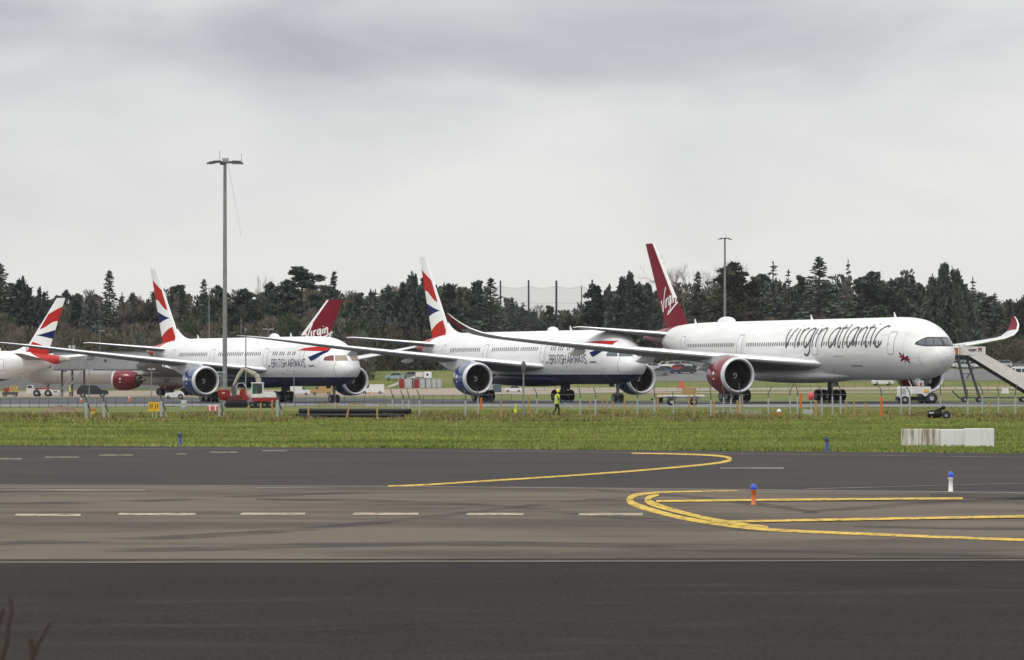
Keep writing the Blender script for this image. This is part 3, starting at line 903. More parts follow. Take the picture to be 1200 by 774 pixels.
def build_fin(name, parent, pf, bands, mats, fillet=None, split=None):
    """bands: rising list of (boundary function of s, material index below it)"""
    mb = MB()
    S = [0, .006, .02, .05, .09, .13, .2, .3, .4, .5, .6, .7, .8, .9, 1.0]
    for sg in (1, -1):
        prev = lambda s: 0.0
        for (b, mi) in bands:
            rows = 7
            V = []
            for r in range(rows + 1):
                for s in S:
                    t = prev(s) + (b(s) - prev(s)) * r / rows
                    V.append(fin_point(pf, s, t, sg))
            k = len(S)
            for r in range(rows):
                for i in range(k - 1):
                    q = [r * k + i, r * k + i + 1, (r + 1) * k + i + 1, (r + 1) * k + i]
                    vs_ = [V[j] for j in q]
                    if (vs_[0] - vs_[3]).length < 1e-4 and (vs_[1] - vs_[2]).length < 1e-4:
                        continue
                    mb.add(vs_, [(0, 1, 2, 3) if sg == -1 else (3, 2, 1, 0)], (split if (split is not None and S[i + 1] <= 0.13 and vs_[0].z > pf[2] + 0.35 * (pf[5] - pf[2]) * (1 if split != 0 else 0)) else mi), True)
            prev = b
    tip = [fin_point(pf, s, 1, 1) for s in S] + [fin_point(pf, s, 1, -1) for s in S[::-1]]
    mb.add(tip, [tuple(range(len(tip)))], bands[-1][1])
    if fillet:   # dorsal fairing running forward from the root
        x0, z0 = fillet
        V = []
        for i in range(9):
            t = i / 8
            x = x0 + (pf[0] + 1.1 - x0) * t
            hgt = 0.02 + 1.35 * t ** 2.6
            w = 0.05 + 0.35 * t
            V.append([Vector((x, -w, z0 - .12)), Vector((x, -w * .5, z0 + hgt * .55)), Vector((x, 0, z0 + hgt)), Vector((x, w * .5, z0 + hgt * .55)), Vector((x, w, z0 - .12))])
        mb.rings(V, fillet_mi := (bands[0][1] if split is None else split), True, closed=False)
    bm_o = mb.build(name, mats, parent)
    return bm_o

def build_engine(parent, x, y, z, cowl_mat, rl=1.72, ri=1.47, rm=1.86, length=4.6, wing_le=None, badge=True, far=False):
    cm = MB()
    n = 48
    o = (x, y, z)
    cm.lathe([(.46, rl + .06), (1.2, rm - .02), (1.9, rm), (2.7, rm - .05), (3.6, rm - .25), (length, rm - .62), (length, rm - .70), (length - .8, rm - .5)], o, 'X', n)
    eng = cm.build('engine', cowl_mat, parent, recalc=False)
    lp = MB()
    lp.lathe([(.46, rl + .06), (.32, rl + .035), (.15, rl - .02), (.05, rl - .08), (0, rl - .14), (.06, ri + .02), (.22, ri - .02), (.45, ri - .03)], o, 'X', n)
    lp.build('intake_lip', A['lip'], eng)
    du = MB()
    du.lathe([(.45, ri - .03), (.9, ri), (1.5, ri + .03), (1.75, ri + .03)], o, 'X', n)
    du.lathe([(1.75, ri + .03), (1.75, .1)], o, 'X', n)
    du.build('intake_duct', A['duct'], eng)
    fb = MB()
    nb = 22
    for k in range(nb):
        t = 2 * math.pi * k / nb
        V = []
        for r_ in (.42, .75, 1.05, ri - .02):
            tw = 0.55 - 0.25 * (r_ / ri); ch = 0.30 + 0.10 * r_
            for sgn in (-1, 1):
                dt = sgn * ch * .5 * math.sin(tw + .25) / r_
                V.append((o[0] + 1.45 + sgn * ch * .35, o[1] + r_ * math.cos(t + dt), o[2] + r_ * math.sin(t + dt)))
        fb.add(V, [(2 * i, 2 * i + 1, 2 * i + 3, 2 * i + 2) for i in range(3)], 0, True)
    fb.build('fan', A['fan'], eng)
    sp = MB()
    sp.lathe([(.95, .01), (1.05, .12), (1.25, .3), (1.5, .44), (1.6, .44)], o, 'X', 24, 0)
    for i in range(10):
        t = 0.5 * i
        r0 = .1 + .016 * i
        xx = o[0] + .95 + (r0 / .44) ** 1.4 * .5 - .02
        a, b = t, t + .55
        sp.add([(xx, o[1] + r0 * math.cos(a), o[2] + r0 * math.sin(a)), (xx, o[1] + (r0 + .05) * math.cos(a), o[2] + (r0 + .05) * math.sin(a)), (xx, o[1] + (r0 + .06) * math.cos(b), o[2] + (r0 + .06) * math.sin(b)), (xx, o[1] + (r0 + .012) * math.cos(b), o[2] + (r0 + .012) * math.sin(b))], [(0, 1, 2, 3)], 1)
    sp.build('spinner', [A['fan'], A['white']], eng)
    ex = MB()
    ex.lathe([(length - .9, rm - .75), (length, rm - .95), (length + .75, .62), (length + .75, .52), (length + .1, .5)], o, 'X', 32)
    ex.lathe([(length + .2, .42), (length + .9, .34), (length + 1.7, .04)], o, 'X', 24)
    ex.build('exhaust_cone', A['hot'], eng)
    if badge:
        bd = MB()
        sg = -1 if y < 0 else 1
        for s_ in (1, -1):
            for a0, dz in ((.12, .26), (-.18, .13)):
                bd.add([(x + xx, y + s_ * (rm + .008) * math.cos(aa), z + (rm + .008) * math.sin(aa)) for xx, aa in ((1.75, a0 - dz / 2 / rm), (2.1, a0 - dz / 2 / rm), (2.1, a0 + dz / 2 / rm), (1.75, a0 + dz / 2 / rm))], [(0, 1, 2, 3)])
        bd.build('maker_badge', A['white'], eng)['kind'] = 'stuff'
    py = MB()
    wz = wing_le[1] if wing_le else z + 2
    wx = wing_le[0] if wing_le else x + 5
    prof = [(x + 1.4, z + rm - .1), (x + 2.0, z + rm + .12), (wx + .3, wz + .12), (wx + 4.0, wz - .25), (wx + 3.2, z + rm - .55), (x + length, z + rm - .9), (x + 2.6, z + rm - .3)]
    py.prism(prof, y - .26, y + .26, 0)
    py.build('pylon', A['wing'], eng)
    return eng

def wheel_pair(mb, c, r, w, gap, axis_len=None, mi_t=0, mi_r=1):
    for s_ in (-1, 1):
        y = c[1] + s_ * gap / 2
        mb.lathe([(-w / 2, r * .55), (-w / 2, r * .86), (-w * .36, r * .97), (-w * .15, r), (w * .15, r), (w * .36, r * .97), (w / 2, r * .86), (w / 2, r * .55)], (c[0], y, c[2]), 'Y', 22, mi_t)
        mb.lathe([(-w * .38, .01), (-w * .42, r * .35), (-w * .5, r * .56)], (c[0], y, c[2]), 'Y', 16, mi_r)
        mb.lathe([(w * .5, r * .56), (w * .42, r * .35), (w * .38, .01)], (c[0], y, c[2]), 'Y', 16, mi_r)

def build_gear(parent, x, y, rows, r, w, gap, top, door=None, nose=False):
    g = MB()
    g.tube((x, y, r), (x, y, top), .17 if nose else .24, .19 if nose else .28, 12, 0)
    g.tube((x - (1.3 if nose else .1), y, top), (x, y, r + .75), .08 if nose else .11, None, 8, 0)
    if not nose:
        g.tube((x, y - (1.5 if y > 0 else -1.5), top - .1), (x, y, r + 1.2), .11, None, 8, 0)
        g.tube((x - rows * .75, y, r), (x + rows * .75, y, r), .14, None, 8, 0)
    gear = g.build('nose_gear' if nose else 'main_gear', A['strut'], parent)
    k0 = -(rows - 1) / 2
    for k in range(rows):
        wm = MB()
        xx = x + (k0 + k) * r * 2.18
        wheel_pair(wm, (xx, y, r), r, w, gap)
        wm.tube((xx, y - gap / 2, r), (xx, y + gap / 2, r), .09, None, 8, 1)
        ob = wm.build('wheel_pair', [A['tyre'], A['strut']], gear)
    if door:
        d = MB()
        if nose:
            for s_ in (-1, 1):
                d.box((x + .35, y + s_ * .55, top - .62), (1.2, .05, .5), 0, .02)
        else:
            sg = 1 if y > 0 else -1
            d.box((x, y + sg * .55, top - .9), (1.5, .07, 1.9), 0, .02)
        d.build('gear_door', door, gear)
    return gear

def build_windows(parent, hull, z, groups, w, h, pitch, material, off=.012):
    mb = MB()
    for sg in (1, -1):
        for a, b in groups:
            x = a
            while x < b:
                v = []
                for (dx, dz) in ((-w / 2, -h * .32), (-w * .3, -h / 2), (w * .3, -h / 2), (w / 2, -h * .32), (w / 2, h * .32), (w * .3, h / 2), (-w * .3, h / 2), (-w / 2, h * .32)):
                    v.append(hull.side(x + dx, z + dz, sg, off))
                mb.add(v, [tuple(range(8))])
                x += pitch
    o = mb.build('cabin_windows', material, parent)
    o['kind'] = 'stuff'
    return o

def build_doors(parent, hull, xs_, z0, z1, w):
    for x in xs_:
        for sg in (1, -1):
            d = MB()
            f = lambda u, v, sg=sg: hull.side(u, v, sg, .008)
            patch(d, lambda t: (x - w / 2 + w * t, z0), lambda t: (x - w / 2 + w * t, z1), f, 4, 8)
            do = d.build('door', A['white'], parent)
            q = MB()
            e_ = .045
            f2 = lambda u, v, sg=sg: hull.side(u, v, sg, .014)
            c = .14
            loop = [(x - w / 2 + c, z0), (x + w / 2 - c, z0), (x + w / 2, z0 + c), (x + w / 2, z1 - c), (x + w / 2 - c, z1), (x - w / 2 + c, z1), (x - w / 2, z1 - c), (x - w / 2, z0 + c), (x - w / 2 + c, z0)]
            stroke(q, loop, e_, f2, .3, False)
            stroke(q, [(x + .15, z0 + .95), (x + .4, z0 + .95)], .05, f2, .3, False)
            q.build('door_outline', A['outline'], do)

def small_marks(parent, hull, marks, name='access_panel'):
    for (x, z, dx, dz) in marks:
        for sg in (1, -1):
            mb = MB()
            f = lambda u, v, sg=sg: hull.side(u, v, sg, .013)
            patch(mb, lambda t: (x + dx * t, z), lambda t: (x + dx * t, z + dz), f, 4, 2)
            mb.build(name, A['outline'], parent)

def belly(parent, hull, x0, x1, zb, hw, ztop, material):
    rr = []
    for i in range(29):
        t = i / 28
        k = math.sin(math.pi * min(1, max(0, t))) ** 0.9 if 0 < t < 1 else 0
        x = x0 + (x1 - x0) * t
        b = hull.bot(x) + .35 + (zb - hull.bot(x) - .35) * k
        tp = ztop - .9 * (1 - k)
        zc, hz = (tp + b) / 2, (tp - b) / 2
        we = hull.hw(x) * math.cos(hull.th_of(x, b)) * .9
        w = we + (hw - we) * k
        ring = []
        for j in range(40):
            a = 2 * math.pi * j / 40
            ca, sa = math.cos(a), math.sin(a)
            ring.append(Vector((x, w * math.copysign(abs(ca) ** .75, ca), zc + hz * math.copysign(abs(sa) ** .8, sa))))
        rr.append(ring)
    mb = MB(); mb.rings(rr, 0, True, cap=True)
    return mb.build('belly_fairing', material, parent)

def fairings(parent, secs, spans, sg, size, material):
    for y in spans:
        for a, b in zip(secs, secs[1:]):
            if a[0] <= y <= b[0]:
                t = (y - a[0]) / (b[0] - a[0])
                x, c, z = a[1] + (b[1] - a[1]) * t, a[2] + (b[2] - a[2]) * t, a[3] + (b[3] - a[3]) * t
        L_ = size * (0.6 + 0.6 * c / 8)
        mb = MB()
        rr = []
        for i in range(13):
            u = i / 12
            r = .02 + .34 * size / 4.5 * math.sin(math.pi * u ** .8) ** .8
            xx = x + c * .52 + L_ * u * 1.05
            zz = z - .1 - .05 * size - .03 * u * c
            rr.append([Vector((xx, sg * y + r * .62 * math.cos(2 * math.pi * k / 14), zz + r * 1.25 * math.sin(2 * math.pi * k / 14))) for k in range(14)])
        mb.rings(rr, 0, True, cap=True)
        mb.build('flap_fairing', material, parent)

def panel_joints(parent, hull, xs_):
    for x in xs_:
        rd = MB()
        stroke(rd, [(2 * math.pi * k / 40, 0) for k in range(41)], .018, lambda u, v: hull.at(x + v * 1.5, u, .006), .2, False)
        rd.build('panel_joint', A['joint'], parent)
def dome(parent, hull, x, l=2.6, w=1.0, h=.45):
    mb = MB(); rr = []
    for i in range(13):
        u = i / 12; k = max(.02, math.sin(math.pi * u) ** .6)
        rr.append([Vector((x + l * (u - .5), w / 2 * k * math.cos(math.pi * j / 10), hull.top(x) - .12 + (h + .12) * k * math.sin(math.pi * j / 10) ** .6)) for j in range(11)])
    mb.rings(rr, 0, True, closed=False)
    mb.build('antenna_dome', A['white'], parent)
def blade_antenna(parent, hull, x):
    mb = MB()
    z = hull.top(x)
    mb.add([(x - .25, -.03, z - .03), (x + .25, -.03, z - .03), (x + .38, 0, z + .5), (x + .18, 0, z + .5), (x - .25, .03, z - .03), (x + .25, .03, z - .03)], [(0, 1, 2, 3), (5, 4, 3, 2), (0, 3, 4), (1, 5, 2)])
    mb.build('blade_antenna', A['white'], parent)

def cockpit_panes(parent, hull, zlo, zhi, xend, ranges, mats, off=.014, zend=None, name='cockpit_window'):
    """panes wrap round the nose between two level cuts"""
    def xmin(z):
        lo, hi = 0.0, 8.0
        for _ in range(40):
            m = (lo + hi) / 2
            if hull.top(m) < z: lo = m
            else: hi = m
        return hi
    def pt(q, z, sg):
        x0 = xmin(z)
        x = x0 + (xend - x0) * abs(q) ** 1.8
        th = hull.th_of(x, z)
        p = hull.at(x, th, off)
        return Vector((p.x - off * .5, p.y * (1 if q * sg >= 0 else -1), p.z))
    for sg in (1, -1):
        for (q0, q1), mt in zip(ranges, mats):
            mb = MB(); V = []
            nu, nv = 10, 5
            for i in range(nu + 1):
                q = q0 + (q1 - q0) * i / nu
                rr_ = 0.0
                for j in range(nv + 1):
                    lo_, hi_ = zlo, zhi
                    if zend:
                        e_ = max(0, (q - zend[0]) / (1 - zend[0]))
                        lo_ = zlo + zend[1] * e_ ** 2; hi_ = zhi - zend[2] * e_ ** 2
                    V.append(pt(q, lo_ + (hi_ - lo_) * j / nv, sg))
            mb.add(V, [(i * (nv + 1) + j, (i + 1) * (nv + 1) + j, (i + 1) * (nv + 1) + j + 1, i * (nv + 1) + j + 1) for i in range(nu) for j in range(nv)], 0, True)
            mb.build(name, mt, parent)

# ---- planform tables
W787 = [(1.9, 16.8, 17.0, 3.3, 2, .42, 0), (3.2, 19.8, 13.4, 3.55, 4, .58, 0), (5.5, 22.2, 10.7, 3.95, 6, .68, 0), (9.9, 25.4, 7.7, 4.55, 6, .72, 0), (16, 29.6, 5.7, 5.35, 6, .75, 0), (21, 33.0, 4.3, 6.05, 7, .72, 0), (26, 36.5, 3.0, 6.8, 8, .7, 0), (28, 38.4, 2.3, 7.08, 9, .7, 0), (29.3, 40.3, 1.4, 7.3, 10, .7, 0), (30.06, 42.1, .5, 7.42, 10, .7, 0)]
W350 = [(1.9, 20.5, 20.0, 3.1, 2, .42, 0), (3.4, 24.2, 15.8, 3.4, 4, .58, 0), (6, 26.7, 12.7, 3.75, 6, .68, 0), (10.5, 30.2, 9.2, 4.3, 6, .72, 0), (17, 34.7, 7.0, 5.05, 6, .75, 0), (24, 39.6, 4.9, 5.9, 7, .72, 0), (28.5, 42.7, 3.6, 6.5, 10, .7, 0), (30.2, 44.0, 3.1, 6.9, 24, .7, 0), (31.2, 45.0, 2.7, 7.4, 42, .7, 1), (31.9, 46.1, 2.2, 8.05, 58, .7, 1), (32.25, 47.2, 1.5, 8.6, 68, .7, 1), (32.38, 48.0, .8, 9.0, 72, .7, 0)]
W330 = [(2.0, 23.8, 12.2, 3.2, 2, .5, 0), (9.4, 28.6, 8.0, 4.2, 6, .7, 0), (18, 31.4, 5.2, 5.1, 6, .75, 0), (28, 38.0, 3.0, 6.3, 8, .7, 0), (30.5, 40.0, 2.4, 7.0, 35, .7, 1), (31.6, 41.8, 1.2, 8.2, 60, .7, 0)]
def stab_secs(x, y0, span, z, c0, c1):
    dx = (span - y0) * math.tan(R(36))
    return [(y0, x, c0, z, 6, .75, 0), (span - .5, x + dx * .95, c1, z + (span - y0) * .11, 6, .7, 0), (span, x + dx + .3, c1 * .6, z + (span - y0) * .115, 6, .7, 0)]

def _w(s, a=.12):
    return max(0.0, (s - a) / (1 - a))
BA_BANDS = [(lambda s: .23 - .14 * s + .02 * math.sin(3.1 * s), 1), (lambda s: .335 - .065 * _w(s) ** 1.3, 0),
            (lambda s: .335 + .095 * _w(s) ** 1.1, 2), (lambda s: .45 + .13 * s - .03 * math.sin(6.28 * s), 0),
            (lambda s: .65 + .20 * s ** .6, 1), (lambda s: 1.0, 0)]

HOOK_LO = pchip([0, .2, .5, .8, 1], [5.30, 4.98, 5.22, 5.7, 6.02])
HOOK_HI = pchip([0, .2, .5, .8, 1], [5.42, 5.55, 5.82, 6.12, 6.3])
def jet_787(name, label, loc, rz, covers):
    h = HULL_787
    t = thing(name, label, 'airliner', loc, rz, 'parked airliners')
    mb = MB(); h.mesh(mb); mb.build('fuselage', A['ba_hull'], t)
    belly(t, h, 13.5, 42, 1.72, 3.08, 3.6, A['ba_hull'])
    for sg in (1, -1):
        wm = MB(); wing_mesh(wm, W787, sg); w = wm.build('wing', [A['wing'], A['wing_shade'], A['slat'], A['white']], t)
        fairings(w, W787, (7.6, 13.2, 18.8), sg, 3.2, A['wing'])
        sm_ = MB(); wing_mesh(sm_, stab_secs(52.2, .7, 9.9, 6.35, 5.6, 2.0), sg); sm_.build('tailplane', [A['white'], A['wing_shade'], A['slat'], A['white']], t)
        build_engine(t, 20.2, 9.9 * sg, 2.62, A['navy'], wing_le=(25.4, 4.75))
        build_gear(t, 30.8, 4.9 * sg, 2, .68, .5, 1.3, 3.2, A['dnavy'])
    build_gear(t, 5.2, 0, 1, .51, .4, .75, 2.6, A['dnavy'], nose=True)
    build_fin('tail_fin', t, (51.6, 57.6, 7.35, 59.7, 61.7, 17.0), BA_BANDS, [A['white'], A['ba_red'], A['ba_blue']], (47.6, 7.86), split=0)
    build_windows(t, h, 5.9, [(10.4, 11.0), (11.8, 12.4), (13.6, 14.9), (15.6, 17.2), (20.6, 25.2), (25.9, 33.5), (37.0, 43.8), (44.4, 46.3)], .27, .46, .56, A['win'])
    build_doors(t, h, (8.3, 19.0, 35.2, 48.6), 4.5, 6.5, 1.1)
    cockpit_panes(t, h, 4.98, 5.62, 3.35, [(.07, .56), (.61, .98)], covers, zend=(.62, .05, .25))
    for sg in (1, -1):
        # ribbon emblem: red streak over a blue hook
        e1 = MB(); f = lambda u, v, sg=sg: h.side(u, v, sg, .03)
        patch(e1, lambda k: (9.8 - 6.5 * k, 6.24 - .14 * k), lambda k: (9.8 - 6.5 * k, 6.26 + .48 * math.sin(math.pi * min(1, k * 1.25) / 2) - .1 * k), f, 28, 5)
        emb = e1.build('ribbon_emblem', A['ba_red'], t)
        e2 = MB()
        patch(e2, lambda k: (6.3 - 3.1 * k, HOOK_LO(k)), lambda k: (6.55 - 3.3 * k, HOOK_HI(k)), f, 28, 5)
        e2.build('ribbon_hook', A['ba_blue'], emb)
        tx = MB()
        L_ = text_len('BRITISH AIRWAYS', LET, .86, 1.28)
        if sg > 0:
            g_ = lambda u, v: h.side(16.9 - u, 4.28 + v, 1, .018)
        else:
            g_ = lambda u, v: h.side(6.9 + u, 4.28 + v, -1, .018)
        write(tx, 'BRITISH AIRWAYS', LET, .062, g_, .9, 1.28 * 9.9 / L_ * .86 / .9)
        tx.build('airline_title', A['ba_ink'], t)['kind'] = 'stuff'
        q = MB()
        stroke(q, [(18.0, 4.4), (17.3, 4.4)], .06, f, .3, False)
        stroke(q, [(6.4, 4.4), (5.0, 4.4)], .06, f, .3, False)
        q.build('title_rule', A['ba_ink'], t)['kind'] = 'stuff'
    rd = MB()
    stroke(rd, [(2 * math.pi * k / 40, 0) for k in range(41)], .02, lambda u, v: h.at(1.5 + v * 1.5, u, .006), .2, False)
    rd.build('radome_joint', A['outline'], t)
    small_marks(t, h, [(12.5, 3.85, .25, .14), (4.6, 4.15, .22, .16), (9.0, 3.5, .2, .12), (14.2, 3.4, .5, .1), (3.7, 3.6, .15, .15)])
    panel_joints(t, h, (4.1, 10.6, 18.0, 27.0, 34.4, 42.0, 49.6, 54.0))
    dome(t, h, 22.5); blade_antenna(t, h, 17.5); blade_antenna(t, h, 46)
    return t

A350 = None
def jet_350(loc, rz):
    h = HULL_350
    t = thing('airliner', 'long white airliner with crimson tail and thin dark fuselage lettering, rightmost of the parked jets', 'airliner', loc, rz, 'parked airliners')
    mb = MB(); h.mesh(mb); mb.build('fuselage', A['va_hull'], t)
    belly(t, h, 16.5, 48, 1.92, 3.18, 3.6, A['va_hull'])
    for sg in (1, -1):
        wm = MB(); wing_mesh(wm, W350, sg); w = wm.build('wing', [A['wing'], A['wing_shade'], A['slat'], A['va_fin']], t)
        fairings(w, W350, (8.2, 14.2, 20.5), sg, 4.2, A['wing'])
        sm_ = MB(); wing_mesh(sm_, stab_secs(63.0, .8, 9.4, 6.9, 6.0, 2.1), sg); sm_.build('tailplane', [A['white'], A['wing_shade'], A['slat'], A['white']], t)
        build_engine(t, 24.6, 10.5 * sg, 2.7, A['va_red'], rl=1.76, ri=1.52, rm=1.95, length=5.0, wing_le=(30.2, 4.5))
        build_gear(t, 37.1, 5.36 * sg, 3, .64, .5, 1.4, 3.4, A['white'])
    build_gear(t, 4.7, 0, 1, .52, .4, .8, 2.8, A['white'], nose=True)
    build_fin('tail_fin', t, (60.7, 66.9, 7.7, 70.2, 72.6, 17.08), [(lambda s: .5, 0), (lambda s: 1.0, 0)], [A['va_fin'], A['white']], None, split=1)
    build_windows(t, h, 5.85, [(8.3, 21.6), (24.6, 39.8), (42.8, 55.6)], .25, .40, .53, A['win_va'])
    build_doors(t, h, (6.4, 23.1, 41.3, 57.0), 4.75, 6.85, 1.15)
    cockpit_panes(t, h, 5.44, 6.34, 2.75, [(0.0, .5), (.5, 1.0)], [A['mask'], A['mask']], off=.012, zend=(.55, .2, .5), name='cockpit_mask')
    cockpit_panes(t, h, 5.56, 6.2, 2.5, [(.05, .38), (.42, .70), (.74, .98)], [A['cockpit']] * 3, off=.024, zend=(.6, .1, .33))
    for sg in (1, -1):
        tx = MB()
        hgt = 2.05
        n_ = text_len('virgin atlantic', LOW, hgt)
        if sg > 0:
            g_ = lambda u, v: h.arc(30.2 - u, .22 + v, 1, .02)
        else:
            g_ = lambda u, v: h.arc(8.2 + u, .22 + v, -1, .02)
        write_letters('virgin atlantic', LOW, .115, g_, hgt, 22.3 / n_, t, A['ink'])
        fl = MB()
        f = lambda u, v, sg=sg: h.side(u, v, sg, .02)
        patch(fl, lambda k: (4.9 - 1.5 * k, 4.0 - .2 * k), lambda k: (4.9 - 1.5 * k, 4.95 - .35 * k), f, 6, 3, 0)
        f = lambda u, v, sg=sg: h.side(u, v, sg, .026)
        for (a, b, w_, mi) in (((4.85, 4.85), (3.5, 3.9), .09, 2), ((4.85, 4.1), (3.5, 4.5), .09, 2), ((4.9, 4.5), (3.42, 4.2), .10, 1), ((4.2, 4.78), (4.16, 3.95), .10, 1)):
            stroke(fl, [a, b], w_, f, .2, False, mi)
        fl.build('flag_emblem', [A['white'], A['ba_red'], A['ba_blue']], t)
        vt = MB()
        def fp(u, v, sg=sg):
            # script runs up across the fin, reading towards the leading edge on the starboard side
            zz = 9.6 + v + u * .22
            tt = (zz - 7.7) / (17.08 - 7.7)
            te = 66.9 + 5.7 * tt; le = 60.7 + 9.5 * tt
            x = (66.9 + 5.7 * .22 - u) if sg > 0 else (le + .6 + u)
            x = max(le + .04, min(te - .04, x))
            s = min(.995, max(.01, (x - le) / (te - le)))
            p = fin_point((60.7, 66.9, 7.7, 70.2, 72.6, 17.08), s, tt, sg)
            return Vector((x, p.y + sg * .02, zz))
        for st in SCRIPT:
            stroke(vt, [(x * .80, y * 1.0) for x, y in st], .10, fp, .15, True)
        vt.build('fin_script', A['white'], t)
    # white figure-like streak on the inboard face of the winglets is left as a plain pale stroke
    small_marks(t, h, [(16.5, 4.55, 2.4, .07), (13.2, 3.55, 2.4, .16), (20.1, 3.1, .3, .12), (2.1, 4.35, .12, .12), (2.1, 4.05, .12, .12), (2.1, 3.75, .12, .12)])
    panel_joints(t, h, (4.3, 8.2, 15.8, 22.2, 30.8, 40.2, 48.0, 55.6, 60.5))
    dome(t, h, 51.0, 4.2, 1.3, .55); blade_antenna(t, h, 30); blade_antenna(t, h, 11); blade_antenna(t, h, 59)
    return t

def jet_330(loc, rz):
    h = HULL_330
    t = thing('airliner', 'far airliner facing left, crimson tail and engine showing behind the nearer jet', 'airliner', loc, rz, 'parked airliners')
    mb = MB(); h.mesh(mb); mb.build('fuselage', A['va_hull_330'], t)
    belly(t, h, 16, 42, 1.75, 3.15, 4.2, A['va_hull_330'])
    pf = (52.2, 58.9, 7.2, 59.9, 63.0, 16.8)
    for sg in (1, -1):
        wm = MB(); wing_mesh(wm, W330, sg); wm.build('wing', [A['wing'], A['wing_shade'], A['slat'], A['va_red']], t)
        sm_ = MB(); wing_mesh(sm_, stab_secs(53.5, .7, 9.7, 6.2, 5.4, 2.0), sg); sm_.build('tailplane', [A['white'], A['wing_shade'], A['slat'], A['white']], t)
        build_engine(t, 23.2, 9.4 * sg, 2.75, A['va_red'], rl=1.66, ri=1.4, rm=1.86, wing_le=(28.6, 4.4))
        build_gear(t, 31, 5.0 * sg, 2, .68, .5, 1.3, 3.0)
        vt = MB()
        def fp(u, v, sg=sg):
            zz = 10.1 + v + u * .17
            tt = (zz - pf[2]) / (pf[5] - pf[2])
            le = pf[0] + (pf[3] - pf[0]) * tt; te = pf[1] + (pf[4] - pf[1]) * tt
            x = (61.0 - u) if sg > 0 else (55.6 + u * 1.0)
            s = min(.995, max(.01, (x - le) / (te - le)))
            return Vector((x, fin_point(pf, s, tt, sg).y + sg * .03, zz))
        for st in SCRIPT:
            stroke(vt, [(x * .88, y * 1.0) for x, y in st], .13, fp, .15, True)
        vt.build('fin_script', A['white'], t)
        tx = MB()
        n_ = text_len('virgin atlantic', LOW, 1.7)
        g_ = (lambda u, v: h.arc(20.5 - u, .1 + v, 1, .02)) if sg > 0 else (lambda u, v: h.arc(7.0 + u, .1 + v, -1, .02))
        write(tx, 'virgin atlantic', LOW, .09, g_, 1.7, 13.5 / n_, .25, True)
        tx.build('airline_title', A['ink'], t)['kind'] = 'stuff'
    build_gear(t, 5.5, 0, 1, .52, .4, .8, 2.6, nose=True)
    build_fin('tail_fin', t, pf, [(lambda s: .5, 0), (lambda s: 1.0, 0)], [A['va_fin'], A['white']], None, split=1)
    build_windows(t, h, 5.3, [(8, 30), (33, 50)], .26, .36, .53, A['win_va'])
    return t

def place(x, y):
    return (x, y, G(x, y))
ta = R(21.6); tc = R(23.36); tl = R(26.84)
jet_350((41.3, 453.92, 0.03), R(90) + ta)
jet_787('airliner', 'white and navy airliner in the middle, red blue striped tail, nose under its neighbour\'s wing', (13.47, 511.03, -0.2), R(90) + tc, [A['cockpit'], A['cockpit']])
jet_787('airliner', 'white and navy airliner behind the tall light mast, cockpit windows covered red and tan', (-18.69, 560.3, -0.48), R(90) + tl, [A['blind_tan'], A['blind_red']])
# the two far ones face left, their tails towards us
def tail_place(px, d, aft, a):
    """origin (nose) of a jet whose point aft metres behind the nose stands at pixel column px and distance d, heading left and away by a"""
    x = (px - 600) / F * d
    return (x - aft * math.cos(a), d + aft * math.sin(a))
x_, y_ = tail_place(81, 822, 62.6, R(38))
jet_787('airliner', 'far airliner at the left edge, striped tail turned towards the terminal building', (x_, y_, -0.7), -R(38), [A['cockpit'], A['cockpit']])
x_, y_ = tail_place(402, 838, 63.0, R(21))
jet_330((x_, y_, -0.6), -R(21))

# ------------------------------------------------------------------ trees of the wood behind the airfield
LEAF_DARK = leaf_mat('hazed_dark_needles', (0.046, 0.060, 0.050), (0.100, 0.120, 0.098), 0.5)  # both needle colours lightened and blued to paint in distance haze
LEAF_HAZY = leaf_mat('hazed_blue_needles', (0.052, 0.066, 0.062), (0.108, 0.126, 0.114), 0.5)
LEAF_OLIVE = leaf_mat('olive_foliage', (0.055, 0.055, 0.036), (0.110, 0.105, 0.068), 0.4)
LEAF_GREEN = leaf_mat('hedge_foliage', (0.030, 0.042, 0.022), (0.055, 0.070, 0.035), 0.4)
TWIG = leaf_mat('bare_twigs', (0.085, 0.070, 0.058), (0.170, 0.140, 0.112), 0.3)
TWIG_PALE = leaf_mat('pale_bare_twigs', (0.16, 0.13, 0.10), (0.26, 0.21, 0.165), 0.4)
BARK = mat('bark', (0.06, 0.05, 0.042), 0.9, var=0.3, scale=3)

def cards(c, size, along=None, elong=1.0, rng=RNG):
    """one small quad per centre, randomly turned, or stretched along a given direction"""
    n = len(c)
    c = np.asarray(c, float)
    size = np.broadcast_to(np.asarray(size, float), (n,))
    if along is None:
        u = rng.normal(size=(n, 3))
    else:
        u = np.asarray(along, float) + rng.normal(0, .25, (n, 3))
    u /= np.linalg.norm(u, axis=1)[:, None] + 1e-9
    w = np.cross(u, rng.normal(size=(n, 3)))
    w /= np.linalg.norm(w, axis=1)[:, None] + 1e-9
    u = u * (size * elong * .5)[:, None]; w = w * (size * .5)[:, None]
    V = np.stack([c - u, c + w * .8, c + u, c - w * .8], 1).reshape(-1, 3)
    return V, np.arange(4 * n).reshape(-1, 4)

def join_cards(parts):
    V, F_, o = [], [], 0
    for v, f in parts:
        V.append(v); F_.append(f + o); o += len(v)
    return np.concatenate(V), np.concatenate(F_)

